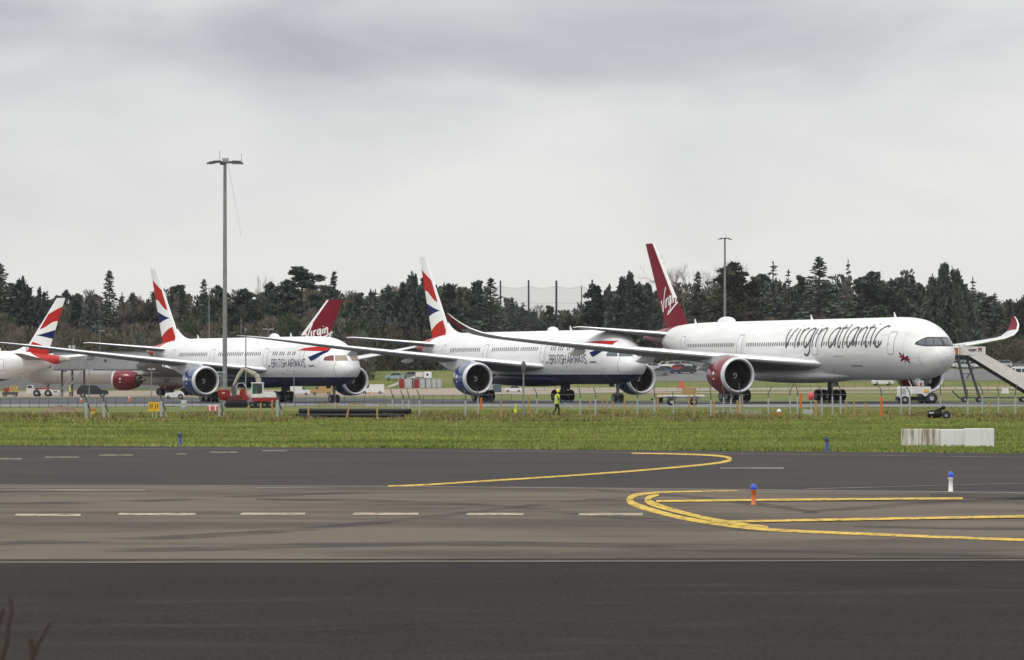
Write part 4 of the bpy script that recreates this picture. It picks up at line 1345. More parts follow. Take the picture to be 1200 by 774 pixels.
TREE_MESH = {}
def trunk_mesh(h, r, lean=0.0, limbs=()):
    mb = MB()
    pts = [Vector((lean * (t ** 2) * h, 0, h * t)) for t in (0, .15, .35, .6, .85, 1)]
    mb.path(pts, [r, r * .85, r * .7, r * .48, r * .22, r * .06], 7)
    for a, b, rr in limbs:
        mb.tube(a, b, rr, rr * .35, 5)
    return mb

def make_spruce(seed, h=20.0, rb=3.6, dense=1.0, droop=.25, gap=.0):
    g = np.random.default_rng(seed); parts = []; limbs = []
    z = h * .08
    while z < h * .995:
        t = z / h
        rad = rb * (1 - t) ** .85 * g.uniform(.72, 1.15) + .12
        nb = max(3, int((5 + 5 * (1 - t)) * dense))
        a0 = g.uniform(0, 6.28)
        for k in range(nb):
            if g.uniform() < gap:
                continue
            a = a0 + 6.283 * k / nb + g.normal(0, .2)
            L_ = rad * g.uniform(.65, 1.15)
            d = np.array([math.cos(a), math.sin(a), .18 * t - droop * (1 - t) + g.normal(0, .06)])
            m = max(3, int(L_ / .33 * dense))
            s = np.sqrt(g.uniform(.02, 1, m))
            c = np.array([0, 0, z]) + s[:, None] * L_ * d + g.normal(0, .12, (m, 3))
            c[:, 2] -= .25 * (s * L_) * droop
            parts.append(cards(c, g.uniform(.45, .9, m) * (1 - .35 * t), np.tile(d, (m, 1)), 1.7, g))
            if L_ > 1.6 and k % 2 == 0:
                limbs.append((Vector((0, 0, z)), Vector((0, 0, z)) + Vector(d * L_ * .8), .05))
        z += h * (.028 if dense >= 1 else .04) * g.uniform(.8, 1.25) * (1.15 - .45 * t)
    parts.append(cards(np.array([[0, 0, h * q] for q in (.95, .965, .98, .992, 1.0)]), .3, np.tile([0, 0, 1.], (5, 1)), 2.5, g))
    return join_cards(parts), trunk_mesh(h, .32, 0, limbs)

def clump(g, c, r, n, size, squash=.62, up=.0):
    d = g.normal(size=(n, 3)); d /= np.linalg.norm(d, axis=1)[:, None]
    rr = r * g.uniform(.25, 1, n) ** .45
    p = d * rr[:, None]; p[:, 2] *= squash
    k = g.uniform(.6, 1.3, n) * size
    al = d.copy(); al[:, 2] += up
    return cards(p + np.array(c), k, al, 1.5, g)

def make_pine(seed, h=20.0, spread=5.0, crown=.5, n=26, size=.55):
    g = np.random.default_rng(seed); parts = []; limbs = []
    for k in range(n):
        t = crown + (1 - crown) * (k + .5) / n
        a = g.uniform(0, 6.28)
        prof = math.sin(math.pi * (0.30 + .68 * (t - crown) / (1 - crown))) ** .8
        q = spread * prof * g.uniform(.15, 1.0) ** .7
        c = (q * math.cos(a), q * math.sin(a), h * t - g.uniform(0, .5))
        r = g.uniform(.9, 1.8) * (1 - .42 * (t - crown) / (1 - crown))
        parts.append(clump(g, c, r, int(95 * r), size, .55, .35))
        limbs.append((Vector((0, 0, c[2] - .25 * q - .6)), Vector(c), .09))
    return join_cards(parts), trunk_mesh(h * .97, .34, g.normal(0, .01), limbs)

def make_cypress(seed, h=20.0, spread=4.6, leaders=11, size=.6):
    g = np.random.default_rng(seed); parts = []
    for k in range(leaders):
        a = 6.283 * k / leaders * 2.4 + g.normal(0, .2)
        q = spread * (k / leaders) ** .6 * g.uniform(.75, 1.0) if k else 0
        top = h * (1 - .42 * (q / spread) ** 1.7 * g.uniform(.8, 1.1)) if k else h
        n = int(330 + 60 * g.uniform())
        t = g.uniform(.02, 1, n) ** .8
        rad = (1.55 * (1 - t ** 2.2) ** .8 + .08) * g.uniform(.75, 1.25) * (1 + .3 * np.sin(t * 23 + k))
        aa = g.uniform(0, 6.28, n); rr = rad * np.sqrt(g.uniform(0.1, 1, n))
        c = np.stack([q * (0.55 + .45 * (1 - t)) * math.cos(a) + rr * np.cos(aa), q * (0.55 + .45 * (1 - t)) * math.sin(a) + rr * np.sin(aa), t * top], 1)
        al = np.stack([np.cos(aa) * .5, np.sin(aa) * .5, np.full(n, .8)], 1)
        parts.append(cards(c, g.uniform(.5, 1.1, n) * size * 1.2, al, 1.9, g))
        m = 26
        tt = g.uniform(.86, 1.03, m)
        parts.append(cards(np.stack([q * .57 * math.cos(a) + g.normal(0, .12, m), q * .57 * math.sin(a) + g.normal(0, .12, m), tt * top], 1), .35, np.tile([0, 0, 1.], (m, 1)), 2.4, g))
    return join_cards(parts), trunk_mesh(h * .9, .4)

def make_bare(seed, h=20.0, spread=.55, up=.55, levels=6):
    g = np.random.default_rng(seed); V = []; F_ = []
    def seg(p, q, r0, r1):
        d = q - p; L_ = np.linalg.norm(d) + 1e-9; d = d / L_
        a = np.cross(d, [.3, .5, .8]); a /= np.linalg.norm(a) + 1e-9; b = np.cross(d, a)
        o = len(V)
        for pt, r in ((p, r0), (q, r1)):
            for i in range(3):
                V.append(pt + r * (math.cos(2.094 * i) * a + math.sin(2.094 * i) * b))
        for i in range(3):
            F_.append((o + i, o + (i + 1) % 3, o + 3 + (i + 1) % 3, o + 3 + i))
    def grow(p, d, L_, r, lev):
        q = p + d * L_
        seg(p, q, r, r * .72)
        if lev == 0:
            return
        for k in range(2 if lev > 3 else 3):
            nd = d + g.normal(0, spread, 3); nd[2] += up * .35
            nd /= np.linalg.norm(nd)
            grow(p + d * L_ * g.uniform(.55, 1.0), nd, L_ * g.uniform(.62, .85), r * .6, lev - 1)
    for k in range(5):
        a = 6.283 * k / 5 + g.normal(0, .3)
        d = np.array([math.cos(a) * .42, math.sin(a) * .42, 1.0]); d /= np.linalg.norm(d)
        grow(np.array([0, 0, h * g.uniform(.18, .34)]), d, h * .2, .16, levels)
    V = np.array(V); k = h / V[:, 2].max(); V[:, 2] *= k
    return (V, np.array(F_)), trunk_mesh(h * .42, .34)

def make_bush(seed, h=12.0, spread=5.0, n=22, size=.6):
    g = np.random.default_rng(seed); parts = []
    for k in range(n):
        a = g.uniform(0, 6.28); t = g.uniform(.1, 1)
        q = spread * math.sqrt(max(.02, 1 - t ** 2)) * g.uniform(.2, 1)
        parts.append(clump(g, (q * math.cos(a), q * math.sin(a), h * t * .9), g.uniform(1.2, 2.0), 130, size, .8, .4))
    return join_cards(parts), trunk_mesh(h * .8, .25)

KINDS = {
 'spruce': [lambda: make_spruce(11), lambda: make_spruce(12, rb=4.2), lambda: make_spruce(19, rb=3.2, droop=.35)],
 'thin': [lambda: make_spruce(21, rb=2.4, dense=.6, droop=.1, gap=.25), lambda: make_spruce(22, rb=2.0, dense=.55, droop=.05, gap=.3)],
 'pine': [lambda: make_pine(31, crown=.22, n=46, size=.5), lambda: make_pine(32, spread=5.6, crown=.34, n=54, size=.5), lambda: make_pine(33, spread=4.0, crown=.12, n=72, size=.5)],
 'cypress': [lambda: make_cypress(41), lambda: make_cypress(42, spread=5.4, leaders=14)],
 'great': [lambda: make_cypress(43, spread=8.6, leaders=36, size=.5), lambda: make_cypress(44, spread=7.4, leaders=30, size=.5)],
 'bare': [lambda: make_bare(51), lambda: make_bare(52, spread=.45)],
 'poplar': [lambda: make_bare(55, spread=.22, up=1.2, levels=5)],
 'bush': [lambda: make_bush(61), lambda: make_bush(62, spread=4.2)],
}
KIND_MAT = {'spruce': LEAF_DARK, 'thin': LEAF_HAZY, 'pine': LEAF_DARK, 'cypress': LEAF_HAZY, 'great': LEAF_DARK, 'bare': TWIG_PALE, 'poplar': TWIG_PALE, 'bush': LEAF_OLIVE}
KIND_W = {'spruce': 7.6, 'thin': 4.6, 'pine': 11.0, 'cypress': 9.4, 'great': 17.5, 'bare': 13.0, 'poplar': 7, 'bush': 10.5}
KIND_NAME = {'spruce': 'spruce_tree', 'thin': 'sparse_conifer', 'pine': 'pine_tree', 'cypress': 'cypress_tree', 'great': 'cypress_tree', 'bare': 'bare_tree', 'poplar': 'poplar_tree', 'bush': 'leafy_tree'}
KIND_H = {'bush': 12.0}
def tree(px, py, kind, wpx, label, d=985, var=0, material=None):
    key = (kind, var, (material or KIND_MAT[kind]).name)
    if key not in TREE_MESH:
        gk = (kind, var)
        if gk not in TREE_MESH:
            TREE_MESH[gk] = KINDS[kind][var % len(KINDS[kind])]()
        (v, f), tr = TREE_MESH[gk]
        co = mesh_obj('crown', v, f, material or KIND_MAT[kind])
        to = tr.build('trunk', BARK)
        TREE_MESH[key] = (co.data, to.data)
        bpy.data.objects.remove(co); bpy.data.objects.remove(to)
    cm, tm = TREE_MESH[key]
    if px > 430:
        d += 45
    p = gd(px, d)
    hgt = zat(py, d) - p.z
    s = hgt / KIND_H.get(kind, 20.0)
    sw = 1.6 * wpx * d / F / KIND_W[kind]
    t = thing(KIND_NAME[kind], label, 'tree', p, random.uniform(0, 6.28), 'trees of the wood behind the airfield')
    t.scale = (sw, sw, s)
    for nm, me in (('crown', cm), ('trunk', tm)):
        o = bpy.data.objects.new(nm, me); COL.objects.link(o); o.parent = t
    return t

TREES = [
 (0, 309, 'spruce', 46, 'tall dark spruce cut by the left edge of the picture', 960, 1),
 (26, 327, 'cypress', 46, 'dense dark conifer just right of the left edge, above the far striped tail', 962, 0),
 (46, 339, 'cypress', 34, 'dense conifer on the slope of the skyline left of the far striped tail', 964, 1),
 (55, 341, 'thin', 14, 'sparse small conifer poking up left of the far striped tail', 992, 0),
 (79, 339, 'pine', 22, 'small flat topped pine showing directly over the far striped tail', 996, 0),
 (90, 351, 'pine', 26, 'low dark pine just right of the far striped tail', 985, 2),
 (106, 346, 'cypress', 30, 'rounded dark conifer between the far striped tail and the tallest pointed spruce', 980, 0),
 (128, 318, 'spruce', 34, 'tallest pointed spruce on the left, between two striped tails', 972, 0),
 (143, 344, 'thin', 20, 'sparse conifer at the right foot of the tall pointed spruce', 994, 1),
 (156, 343, 'thin', 22, 'ragged see-through conifer left of the second striped tail', 978, 0),
 (173, 352, 'bush', 28, 'low bushy tree just left of the second striped tail', 976, 0),
 (213, 338, 'spruce', 38, 'dark pointed conifer right of the second striped tail', 968, 2),
 (239, 328, 'spruce', 26, 'narrow pointed conifer behind the slim grey lamp pole', 980, 0),
 (257, 336, 'pine', 30, 'flat topped pine left of the tall light mast', 984, 1),
 (287, 340, 'pine', 46, 'broad rounded pine right of the tall light mast', 970, 1),
 (307, 319, 'poplar', 12, 'faint bare poplar rising between two pines right of the mast', 1002, 0),
 (319, 330, 'pine', 30, 'open ragged pine left of the big umbrella pine', 986, 0),
 (354, 314, 'pine', 62, 'big umbrella shaped pine above the crimson tail', 972, 1),
 (391, 319, 'spruce', 30, 'upright pine beside the tip of the far crimson tail', 982, 2),
 (421, 344, 'pine', 30, 'low pine right of the far crimson tail', 984, 0),
 (440, 340, 'thin', 22, 'thin ragged conifer halfway between crimson tail and middle striped tail', 992, 1),
 (455, 334, 'spruce', 36, 'dark spruce left of the broad conifer by the middle striped tail', 974, 1),
 (482, 322, 'cypress', 46, 'broad dark conifer left of the middle striped tail', 968, 1),
 (499, 325, 'pine', 26, 'pine crown hidden partly behind the middle striped tail', 990, 2),
 (524, 332, 'pine', 32, 'dark pine just right of the middle striped tail', 978, 0),
 (539, 337, 'spruce', 24, 'small spruce second to the right of the middle striped tail', 984, 2),
 (560, 330, 'pine', 34, 'pine left of the pointed conifer beside the netting', 976, 2),
 (575, 326, 'spruce', 38, 'pointed dark conifer left of the first netting post', 970, 1),
 (600, 349, 'spruce', 24, 'small conifer under the left end of the netting', 986, 0),
 (613, 355, 'thin', 20, 'small sparse conifer below the second netting post', 982, 0),
 (644, 359, 'pine', 22, 'small dark pine alone in the gap under the netting', 978, 2),
 (667, 367, 'bush', 26, 'low olive bush in the gap under the netting', 980, 1),
 (696, 334, 'pine', 34, 'dark pine at the right end of the netting', 972, 2),
 (714, 336, 'cypress', 30, 'rounded conifer right of the netting, before the big dark one', 976, 0),
 (738, 321, 'cypress', 52, 'large dark conifer left of the near crimson tail', 966, 1),
 (757, 331, 'pine', 26, 'pine just left of the near crimson tail', 984, 0),
 (795, 294, 'bare', 50, 'tall bare pale tree right behind the near crimson tail', 1000, 0),
 (818, 319, 'spruce', 28, 'spruce between the bare tree and the slim right hand mast', 978, 0),
 (850, 299, 'bare', 46, 'bare tree whose twigs show above the broad pine at the slim mast', 1004, 1),
 (858, 309, 'pine', 60, 'broad olive pine behind the slim right hand mast', 974, 1, LEAF_OLIVE),
 (889, 324, 'thin', 26, 'sparse light conifer right of the broad olive pine', 992, 0),
 (906, 307, 'thin', 27, 'tall thin conifer with visible whorls right of the slim mast', 980, 1),
 (924, 317, 'thin', 20, 'smaller thin conifer next to the tall whorled one', 986, 0),
 (938, 324, 'pine', 26, 'pine between the thin conifers and the large cedar-like tree', 982, 2),
 (960, 301, 'spruce', 52, 'large dark layered conifer above the long fuselage lettering', 968, 1),
 (994, 305, 'thin', 17, 'very narrow conifer right of the large layered one', 988, 1),
 (1020, 320, 'pine', 62, 'broad dark pine above the forward fuselage of the right jet', 974, 1),
 (1046, 328, 'pine', 32, 'rounded pine right of the broad dark pine', 980, 0),
 (1062, 322, 'thin', 28, 'ragged conifer left of the largest conifer on the right', 984, 0),
 (1109, 310, 'great', 74, 'largest dense conifer on the right, above the cockpit', 964, 0),
 (1140, 326, 'thin', 22, 'thin see-through conifer on the right shoulder of the largest conifer', 982, 1),
 (1166, 344, 'thin', 24, 'ragged conifer above the upturned red wingtip', 978, 0),
 (1184, 351, 'spruce', 26, 'spruce right of the upturned red wingtip', 974, 0),
 (1199, 348, 'bush', 30, 'leafless bushy tree cut by the right edge of the picture', 984, 0),
]
for t_ in TREES:
    tree(t_[0], t_[1], t_[2], t_[3], t_[4], t_[5], t_[6], t_[7] if len(t_) > 7 else None)

# the undergrowth and crowded inner trunks read as one mass
def woodland():
    g = np.random.default_rng(99)
    P, Mi = [], []
    # rows of rounded bushes and saplings, each a loose cloud of twigs
    prof_x = np.array([-60, 0, 60, 110, 170, 230, 300, 360, 420, 480, 540, 600, 650, 690, 740, 800, 860, 920, 980, 1040, 1100, 1160, 1260], float)
    prof_y = np.array([340, 340, 356, 353, 354, 345, 346, 340, 349, 339, 340, 358, 378, 358, 343, 340, 335, 336, 333, 333, 335, 354, 356], float)
    parts = []
    for row, (d, drop, n) in enumerate(((1012, 0, 190), (990, 9, 170), (955, 30, 170), (935, 42, 150))):
        pxs = np.linspace(-50, 1250, n) + g.normal(0, 5, n)
        d_row = d
        for px in pxs:
            d = d_row + (75 if px > 430 else 0)
            top = zat(np.interp(px, prof_x, prof_y) + drop + g.normal(0, 6), d)
            base = gd(px, d)
            r = g.uniform(1.8, 3.4)
            hgt = max(2.5, top - base.z)
            kind = g.choice([0, 1, 2, 3], p=[.18, .50, .12, .20]) if row < 2 else g.choice([0, 1, 2, 3], p=[.08, .62, .10, .20])
            if row >= 2 and 975 < px < 1095:
                kind = 2
            m = int((26 if kind != 1 else 60) * hgt)
            t = g.uniform(0, 1, m) ** .8
            a = g.uniform(0, 6.28, m); rr = r * np.sqrt(g.uniform(0, 1, m)) * (1 - .55 * t ** 3)
            c = np.stack([base.x + rr * np.cos(a), base.y + rr * np.sin(a) + g.normal(0, 1.5), base.z - .3 + t * hgt], 1)
            al = np.stack([np.cos(a) * .45, np.sin(a) * .45, np.full(m, 1.0)], 1)
            parts.append((cards(c, g.uniform(.35, .8, m) * (1.0 if kind != 1 else .26), al, 1.6 if kind != 1 else 7.0, g), kind))
    # crowded conifers of the inner wood, packed behind the skyline trees
    protos = [TREE_MESH[k][0] for k in (('spruce', 0), ('spruce', 1), ('pine', 0), ('pine', 1), ('cypress', 0), ('spruce', 2), ('pine', 2))]
    for i, px in enumerate(np.linspace(-40, 1240, 150)):
        px += g.normal(0, 4); d = g.uniform(1006, 1040) + (50 if px > 430 else 0)
        v, f = protos[g.integers(len(protos))]
        base = gd(px, d); top = zat(np.interp(px, prof_x, prof_y) + g.normal(-1, 5), d)
        s_ = (top - base.z) / 20; k = s_ * g.uniform(1.0, 1.5); a = g.uniform(0, 6.28)
        vv = np.stack([(v[:, 0] * math.cos(a) - v[:, 1] * math.sin(a)) * k + base.x, (v[:, 0] * math.sin(a) + v[:, 1] * math.cos(a)) * k + base.y, v[:, 2] * s_ + base.z], 1)
        parts.append(((vv, f), 0 if g.uniform() < .7 else 3))
    V, F_, mi, o = [], [], [], 0
    for (v, f), k in parts:
        V.append(v); F_.append(f + o); o += len(v); mi.append(np.full(len(f), k))
    ob = mesh_obj('woodland', np.concatenate(V), np.concatenate(F_), [LEAF_DARK, TWIG, LEAF_GREEN, LEAF_OLIVE], midx=np.concatenate(mi))
    ob['kind'] = 'stuff'
    tag(ob, 'brown leafless undergrowth massed below the conifers behind the airfield', 'woodland')
woodland()

# ------------------------------------------------------------------ masts, poles, fences
def light_mast(px, d, ytop, r0, r1, label, big=True):
    p = gd(px, d)
    hgt = zat(ytop, d) - p.z
    t = thing('light_mast', label, 'light mast', p, 0, 'tall apron light masts')
    mb = MB(); mb.path([(0, 0, 0), (0, 0, hgt * .33), (0, 0, hgt * .66), (0, 0, hgt)], [r0, r0 * .8 + r1 * .2, (r0 + r1) / 2, r1], 12)
    mb.box((0, 0, .15), (r0 * 3, r0 * 3, .3), 0, .03)
    mb.build('pole', M['mast'], t)
    k = 1.0 if big else .55
    fr = MB()
    fr.lathe([(hgt - .12, .34 * k), (hgt + .06, .34 * k), (hgt + .06, .2 * k)], (0, 0, 0), 'Z', 12)
    for i in range(10):
        a, b = 2 * math.pi * i / 10, 2 * math.pi * (i + 1) / 10
        fr.tube((1.25 * k * math.cos(a), 1.0 * k * math.sin(a), hgt), (1.25 * k * math.cos(b), 1.0 * k * math.sin(b), hgt), .05 * k, None, 6)
    for a in (0, 1.05, 2.09, 3.14, 4.19, 5.24):
        fr.tube((0, 0, hgt), (1.25 * k * math.cos(a), 1.0 * k * math.sin(a), hgt), .04 * k, None, 6)
    fr.build('head_frame', M['dark_steel'], t)
    for i in range(8 if big else 4):
        a = 2 * math.pi * (i + .3) / (8 if big else 4)
        fl = MB()
        fl.box((1.5 * k * math.cos(a), 1.25 * k * math.sin(a), hgt + (.02 if i % 2 else -.12)), (.85 * k, .42 * k, .2 * k), 0, .03, rz=a, ry=.06)
        fl.box((1.62 * k * math.cos(a), 1.35 * k * math.sin(a), hgt - .16 * k), (.7 * k, .34 * k, .03), 1, 0, rz=a, ry=.06)
        fl.build('floodlight', [M['dark_steel'], M['alu']], t)
    if big:
        cb = MB(); cb.box((.05, 0, hgt + .28), (.7, .5, .3), 0, .05); cb.build('control_box', M['grey'], t)
    for (x, hh) in (((-.55, 1.1), (1.75, .75)) if big else ((.25, .6),)):
        rd = MB(); rd.tube((x * k, 0, hgt - .02), (x * k, 0, hgt + hh), .03, .015, 5)
        rd.lathe([(hgt + hh, .01), (hgt + hh + .05, .06), (hgt + hh + .1, .01)], (x * k, 0, 0), 'Z', 6)
        rd.build('lightning_rod', M['dark_steel'], t)
    if big:
        ca = MB()
        pts = [(.35, -.1, hgt - .2), (.7, -.1, hgt - 2.2), (1.05, -.1, hgt - 4.2), (1.4, -.1, hgt - 6.0), (1.62, -.1, hgt - 7.2), (1.66, -.1, hgt - 7.9)]
        ca.path(pts, .018, 4); ca.build('loose_cable', M['grey'], t)
    return t
light_mast(263.5, 505, 190, .25, .17, 'tall steel light mast with a ring of floodlights in front of the left jet')
light_mast(849.5, 640, 279.5, .2, .12, 'slim light mast rising behind the crimson tailed jet on the right', big=False)

def lamp_pole(px, d, ytop, r, label, head='arm', k=1.0):
    p = gd(px, d); hgt = zat(ytop, d) - p.z
    t = thing('lamp_pole', label, 'lamp pole', p, 0, 'slim poles around the apron')
    mb = MB(); mb.tube((0, 0, 0), (0, 0, hgt), r, r * .7, 8); mb.build('pole', M['mast'], t)
    hd = MB()
    if head == 'arm':
        hd.box((.35, 0, hgt), (1.1, .3, .12), 0, .03); hd.tube((0, 0, hgt - .05), (.1, 0, hgt + .05), r, None, 6)
    elif head == 'twin':
        hd.box((-.6 * k, 0, hgt), (.9 * k, .3 * k, .14), 0, .03); hd.box((.6 * k, 0, hgt), (.9 * k, .3 * k, .14), 0, .03); hd.tube((-.6 * k, 0, hgt - .05), (.6 * k, 0, hgt - .05), .04, None, 6)
    elif head == 'cap':
        hd.lathe([(hgt - .3, r * 1.5), (hgt - .1, r * 2.3), (hgt + .25, r * 2.3), (hgt + .4, r * .8)], (0, 0, 0), 'Z', 8)
    hd.build('lamp_head', M['dark_steel'] if head == 'cap' else M['steel'], t)
    return t
lamp_pole(245, 800, 338, .09, 'slim grey lamp pole between second striped tail and the tall mast', 'twin')
lamp_pole(288, 520, 389, .08, 'thin pole with a dark cap against the left jet\'s fuselage', 'cap')
lamp_pole(117, 905, 388, .09, 'small lamp pole above the jet bridge roof on the left', 'arm')
lamp_pole(314.5, 905, 386, .08, 'short lamp post peeping over the left jet near its antenna dome', 'twin')
lamp_pole(282.5, 905, 377, .07, 'plain thin post against the wood right of the tall mast', 'cap')
lamp_pole(259, 485, 436.5, .06, 'short twin headed post under the left jet\'s wing', 'twin', .4)
lamp_pole(344.5, 480, 434, .05, 'thin post with cross arm before the left jet\'s forward belly', 'twin', .35)
lamp_pole(613.5, 300, 431, .06, 'tallest plain steel post in the fence line before the middle jet', 'cap')
lamp_pole(104.5, 470, 434, .06, 'post with small floodlights left of the far crimson engine', 'twin', .35)
lamp_pole(177.5, 470, 433, .06, 'post with small floodlights right of the far crimson engine', 'twin', .35)

# sign on a pole beyond the middle jet's nose
p = gd(764, 700)
t = thing('warning_sign', 'square yellow sign on a pole right of the middle jet\'s nose', 'sign', p)
h_ = zat(421.5, 700) - p.z
mb = MB(); mb.tube((0, 0, 0), (0, 0, h_ + .4), .05, None, 8); mb.build('pole', M['steel'], t)
mb = MB(); mb.box((0, -.08, h_), (.62, .04, .62), 0, .01); sgn = mb.build('panel', M['yellow'], t)
mb = MB(); mb.add([(-.12, -.105, h_ - .15), (.12, -.105, h_ - .15), (.12, -.105, h_ + .15), (-.12, -.105, h_ + .15)], [(0, 1, 2, 3)]); mb.build('symbol', M['dark'], sgn)

# ball-stop netting on dark posts beyond the wood's edge
def netting():
    d = 1030
    t = thing('ball_stop_net', 'high grey netting hung between dark posts above the trees', 'netting', gd(640, d))
    o0 = gd(640, d)
    posts = [(560, 336, .10), (586.5, 329, .2), (619.5, 328.5, .22), (652, 329, .26), (681.5, 336, .12), (694, 328, .22)]
    xs_ = []
    for (px, ytop, r) in posts:
        q = gd(px, d); z = zat(ytop, d) - o0.z
        mb = MB(); mb.tube((q.x - o0.x, 0, 0), (q.x - o0.x, 0, z), r, r * .85, 8); mb.build('post', M['dark'], t)
        xs_.append(q.x - o0.x)
    zt, zb = zat(335, d) - o0.z, 0.5
    NET = bpy.data.materials.new('net_mesh'); NET.use_nodes = True
    nt = NET.node_tree; b = nt.nodes['Principled BSDF']; b.inputs['Base Color'].default_value = (.12, .12, .125, 1); b.inputs['Roughness'].default_value = .9
    b.inputs['Alpha'].default_value = 0.17
    for i in range(len(xs_) - 1):
        a, c = xs_[i], xs_[i + 1]
        mb = MB(); V = []
        n = 12
        for k in range(n + 1):
            u = k / n; x = a + (c - a) * u
            sag = .55 * 4 * u * (1 - u)
            V += [(x, .05 * math.sin(k), zb), (x, .35 * math.sin(2.2 * k), (zt + zb) / 2 - sag * .4), (x, .05, zt - sag)]
        mb.add(V, [(3 * k + j, 3 * k + 3 + j, 3 * k + 4 + j, 3 * k + 1 + j) for k in range(n) for j in range(2)], 0, True)
        net = mb.build('net_panel', NET, t)
        w = MB()
        for z0, sg in ((zt, .55), (zat(354, d) - o0.z, .35)):
            w.path([(a + (c - a) * k / 8, 0, z0 - sg * 4 * (k / 8) * (1 - k / 8)) for k in range(9)], .035, 4)
        ob = w.build('net_rope', M['grey'], net)
        ob['kind'] = 'stuff'
netting()

# security fence: pale posts with cranked dark tops, fine wire between them
def fence_post(mb, x, y, z, hgt, lean, base_w=.05, depth=0):
    low = hgt * .60
    mb.box((x, y, z + low / 2 - .05), (base_w * 2, base_w * 1.6, low + .1), 0, .012)
    a = Vector((x + .02 * lean, y, z + low - .02)); 
    mb.tube(a, a + Vector((0, 0, hgt * .16)), base_w * .75, None, 6, 1)
    b = a + Vector((0, 0, hgt * .16))
    mb.tube(b, b + Vector((-.30 * lean, 0, hgt * .26)), base_w * .7, base_w * .55, 6, 1)

FENCE = [(101, 464, 491, 1, 1), (121.5, 464, 491, 1, 1), (189, 462, 490.5, 1, 1), (257, 466, 490, 1, 1), (325, 460, 490, 1, 1), (393, 461, 488, .4, 0),
 (460, 456, 486, .6, 0), (472, 457, 486, .6, 0), (479, 456, 487.5, .5, 0), (491.5, 457, 488.5, .6, 0), (545.5, 457, 488.5, .4, 0), (560, 455, 486.5, .3, 0), (629, 455, 485.5, .6, 0),
 (680, 455, 486.5, .3, 0), (698, 454, 487.5, .5, 0), (747, 454, 487.5, .2, 0), (767, 453, 488.5, .2, 0), (789, 459, 486.5, .2, 0), (833, 455, 490.5, .2, 0), (848, 452, 486, .4, 0), (856.5, 455, 486, .2, 0),
 (867, 449.5, 486, .2, 0), (900.5, 453, 486, -.8, 0), (926, 450, 486, -.9, 0), (934.5, 450, 486.5, .6, 0), (963, 452, 486.5, .8, 0), (975.5, 450, 486.5, .1, 0), (985, 450, 486.5, .6, 0),
 (1032.5, 451, 487, .5, 0), (1056, 450, 486.5, .1, 0), (1066, 452, 486.5, .9, 0), (1102, 449, 486, .1, 0), (1134, 456, 486, .1, 0), (1151, 449, 485, 1.0, 0), (1170, 453, 485, .3, 0), (1190, 451, 485.5, -.4, 0)]
o0 = gp(600, 487)
fence = thing('security_fence', 'broken line of pale fence posts with cranked dark tops along the grass', 'fence', o0)
FP = []
for (px, yt, yb, lean, brace) in FENCE:
    q = gp(px, yb); hgt = (yb - yt) * q.y / F
    mb = MB()
    if brace:
        # short pale post with a dark raking strut behind it
        w = .06
        mb.box((0, 0, hgt * .34), (.16, .1, hgt * .72), 0, .012)
        mb.tube((-.09, .1, hgt), (.26, .1, hgt * .3), .055, None, 6, 1)
        mb.tube((.26, .1, hgt * .3), (.3, .1, .02), .05, None, 6, 0)
    else:
        fence_post(mb, 0, 0, 0, hgt, lean)
    ob = mb.build('post', [M['concrete_post'], M['dark_steel']], fence)
    ob.location = q - o0
    FP.append((px, q))
WIRE = mat('fence_wire', (.25, .26, .26), .6, metal=.3)
run = MB()
segs = [(393, 1190)]
pts = [q - o0 for px, q in FP if px >= 440]
for a, b in zip(pts, pts[1:]):
    if b.x - a.x < 9:
        for z in (.45, .95, 1.35):
            run.tube((a.x, a.y, a.z + z), (b.x, b.y, b.z + z), .008, None, 3, 0, False)
ob = run.build('wire', WIRE, fence); ob['kind'] = 'stuff'

# long low mesh fence at the edge of the apron
def mesh_fence(px0, px1, d, hgt, step, label, rows=3):
    o0 = gd(px0, d)
    t = thing('mesh_fence', label, 'fence', o0)
    px = px0; prev = None
    base = MB(); base.tube((0, 0, 0), (0, 0, hgt), .028, None, 5)
    first = None
    wr = MB()
    while px <= px1:
        q = gd(px, d) - o0
        if first is None:
            first = base.build('post', M['dark_steel'], t); ob = first
        else:
            ob = first.copy(); COL.objects.link(ob); ob.parent = t
        ob.location = q
        if prev is not None:
            for k in range(rows):
                z = hgt * (.98 - .9 * k / (rows - 1))
                wr.tube((prev.x, prev.y, prev.z + z), (q.x, q.y, q.z + z), .014, None, 3, 0, False)
        prev = q; px += step
    ob = wr.build('rail', M['dark_steel'], t); ob['kind'] = 'stuff'
mesh_fence(-10, 250, 500, 1.05, 11.2, 'low dark mesh fence across the left of the apron')
mesh_fence(335, 600, 495, 1.1, 11.5, 'low dark mesh fence before the middle jet\'s engine and the containers')
mesh_fence(560, 1240, 885, 1.6, 13, 'thin far fence at the foot of the car park bank', 2)

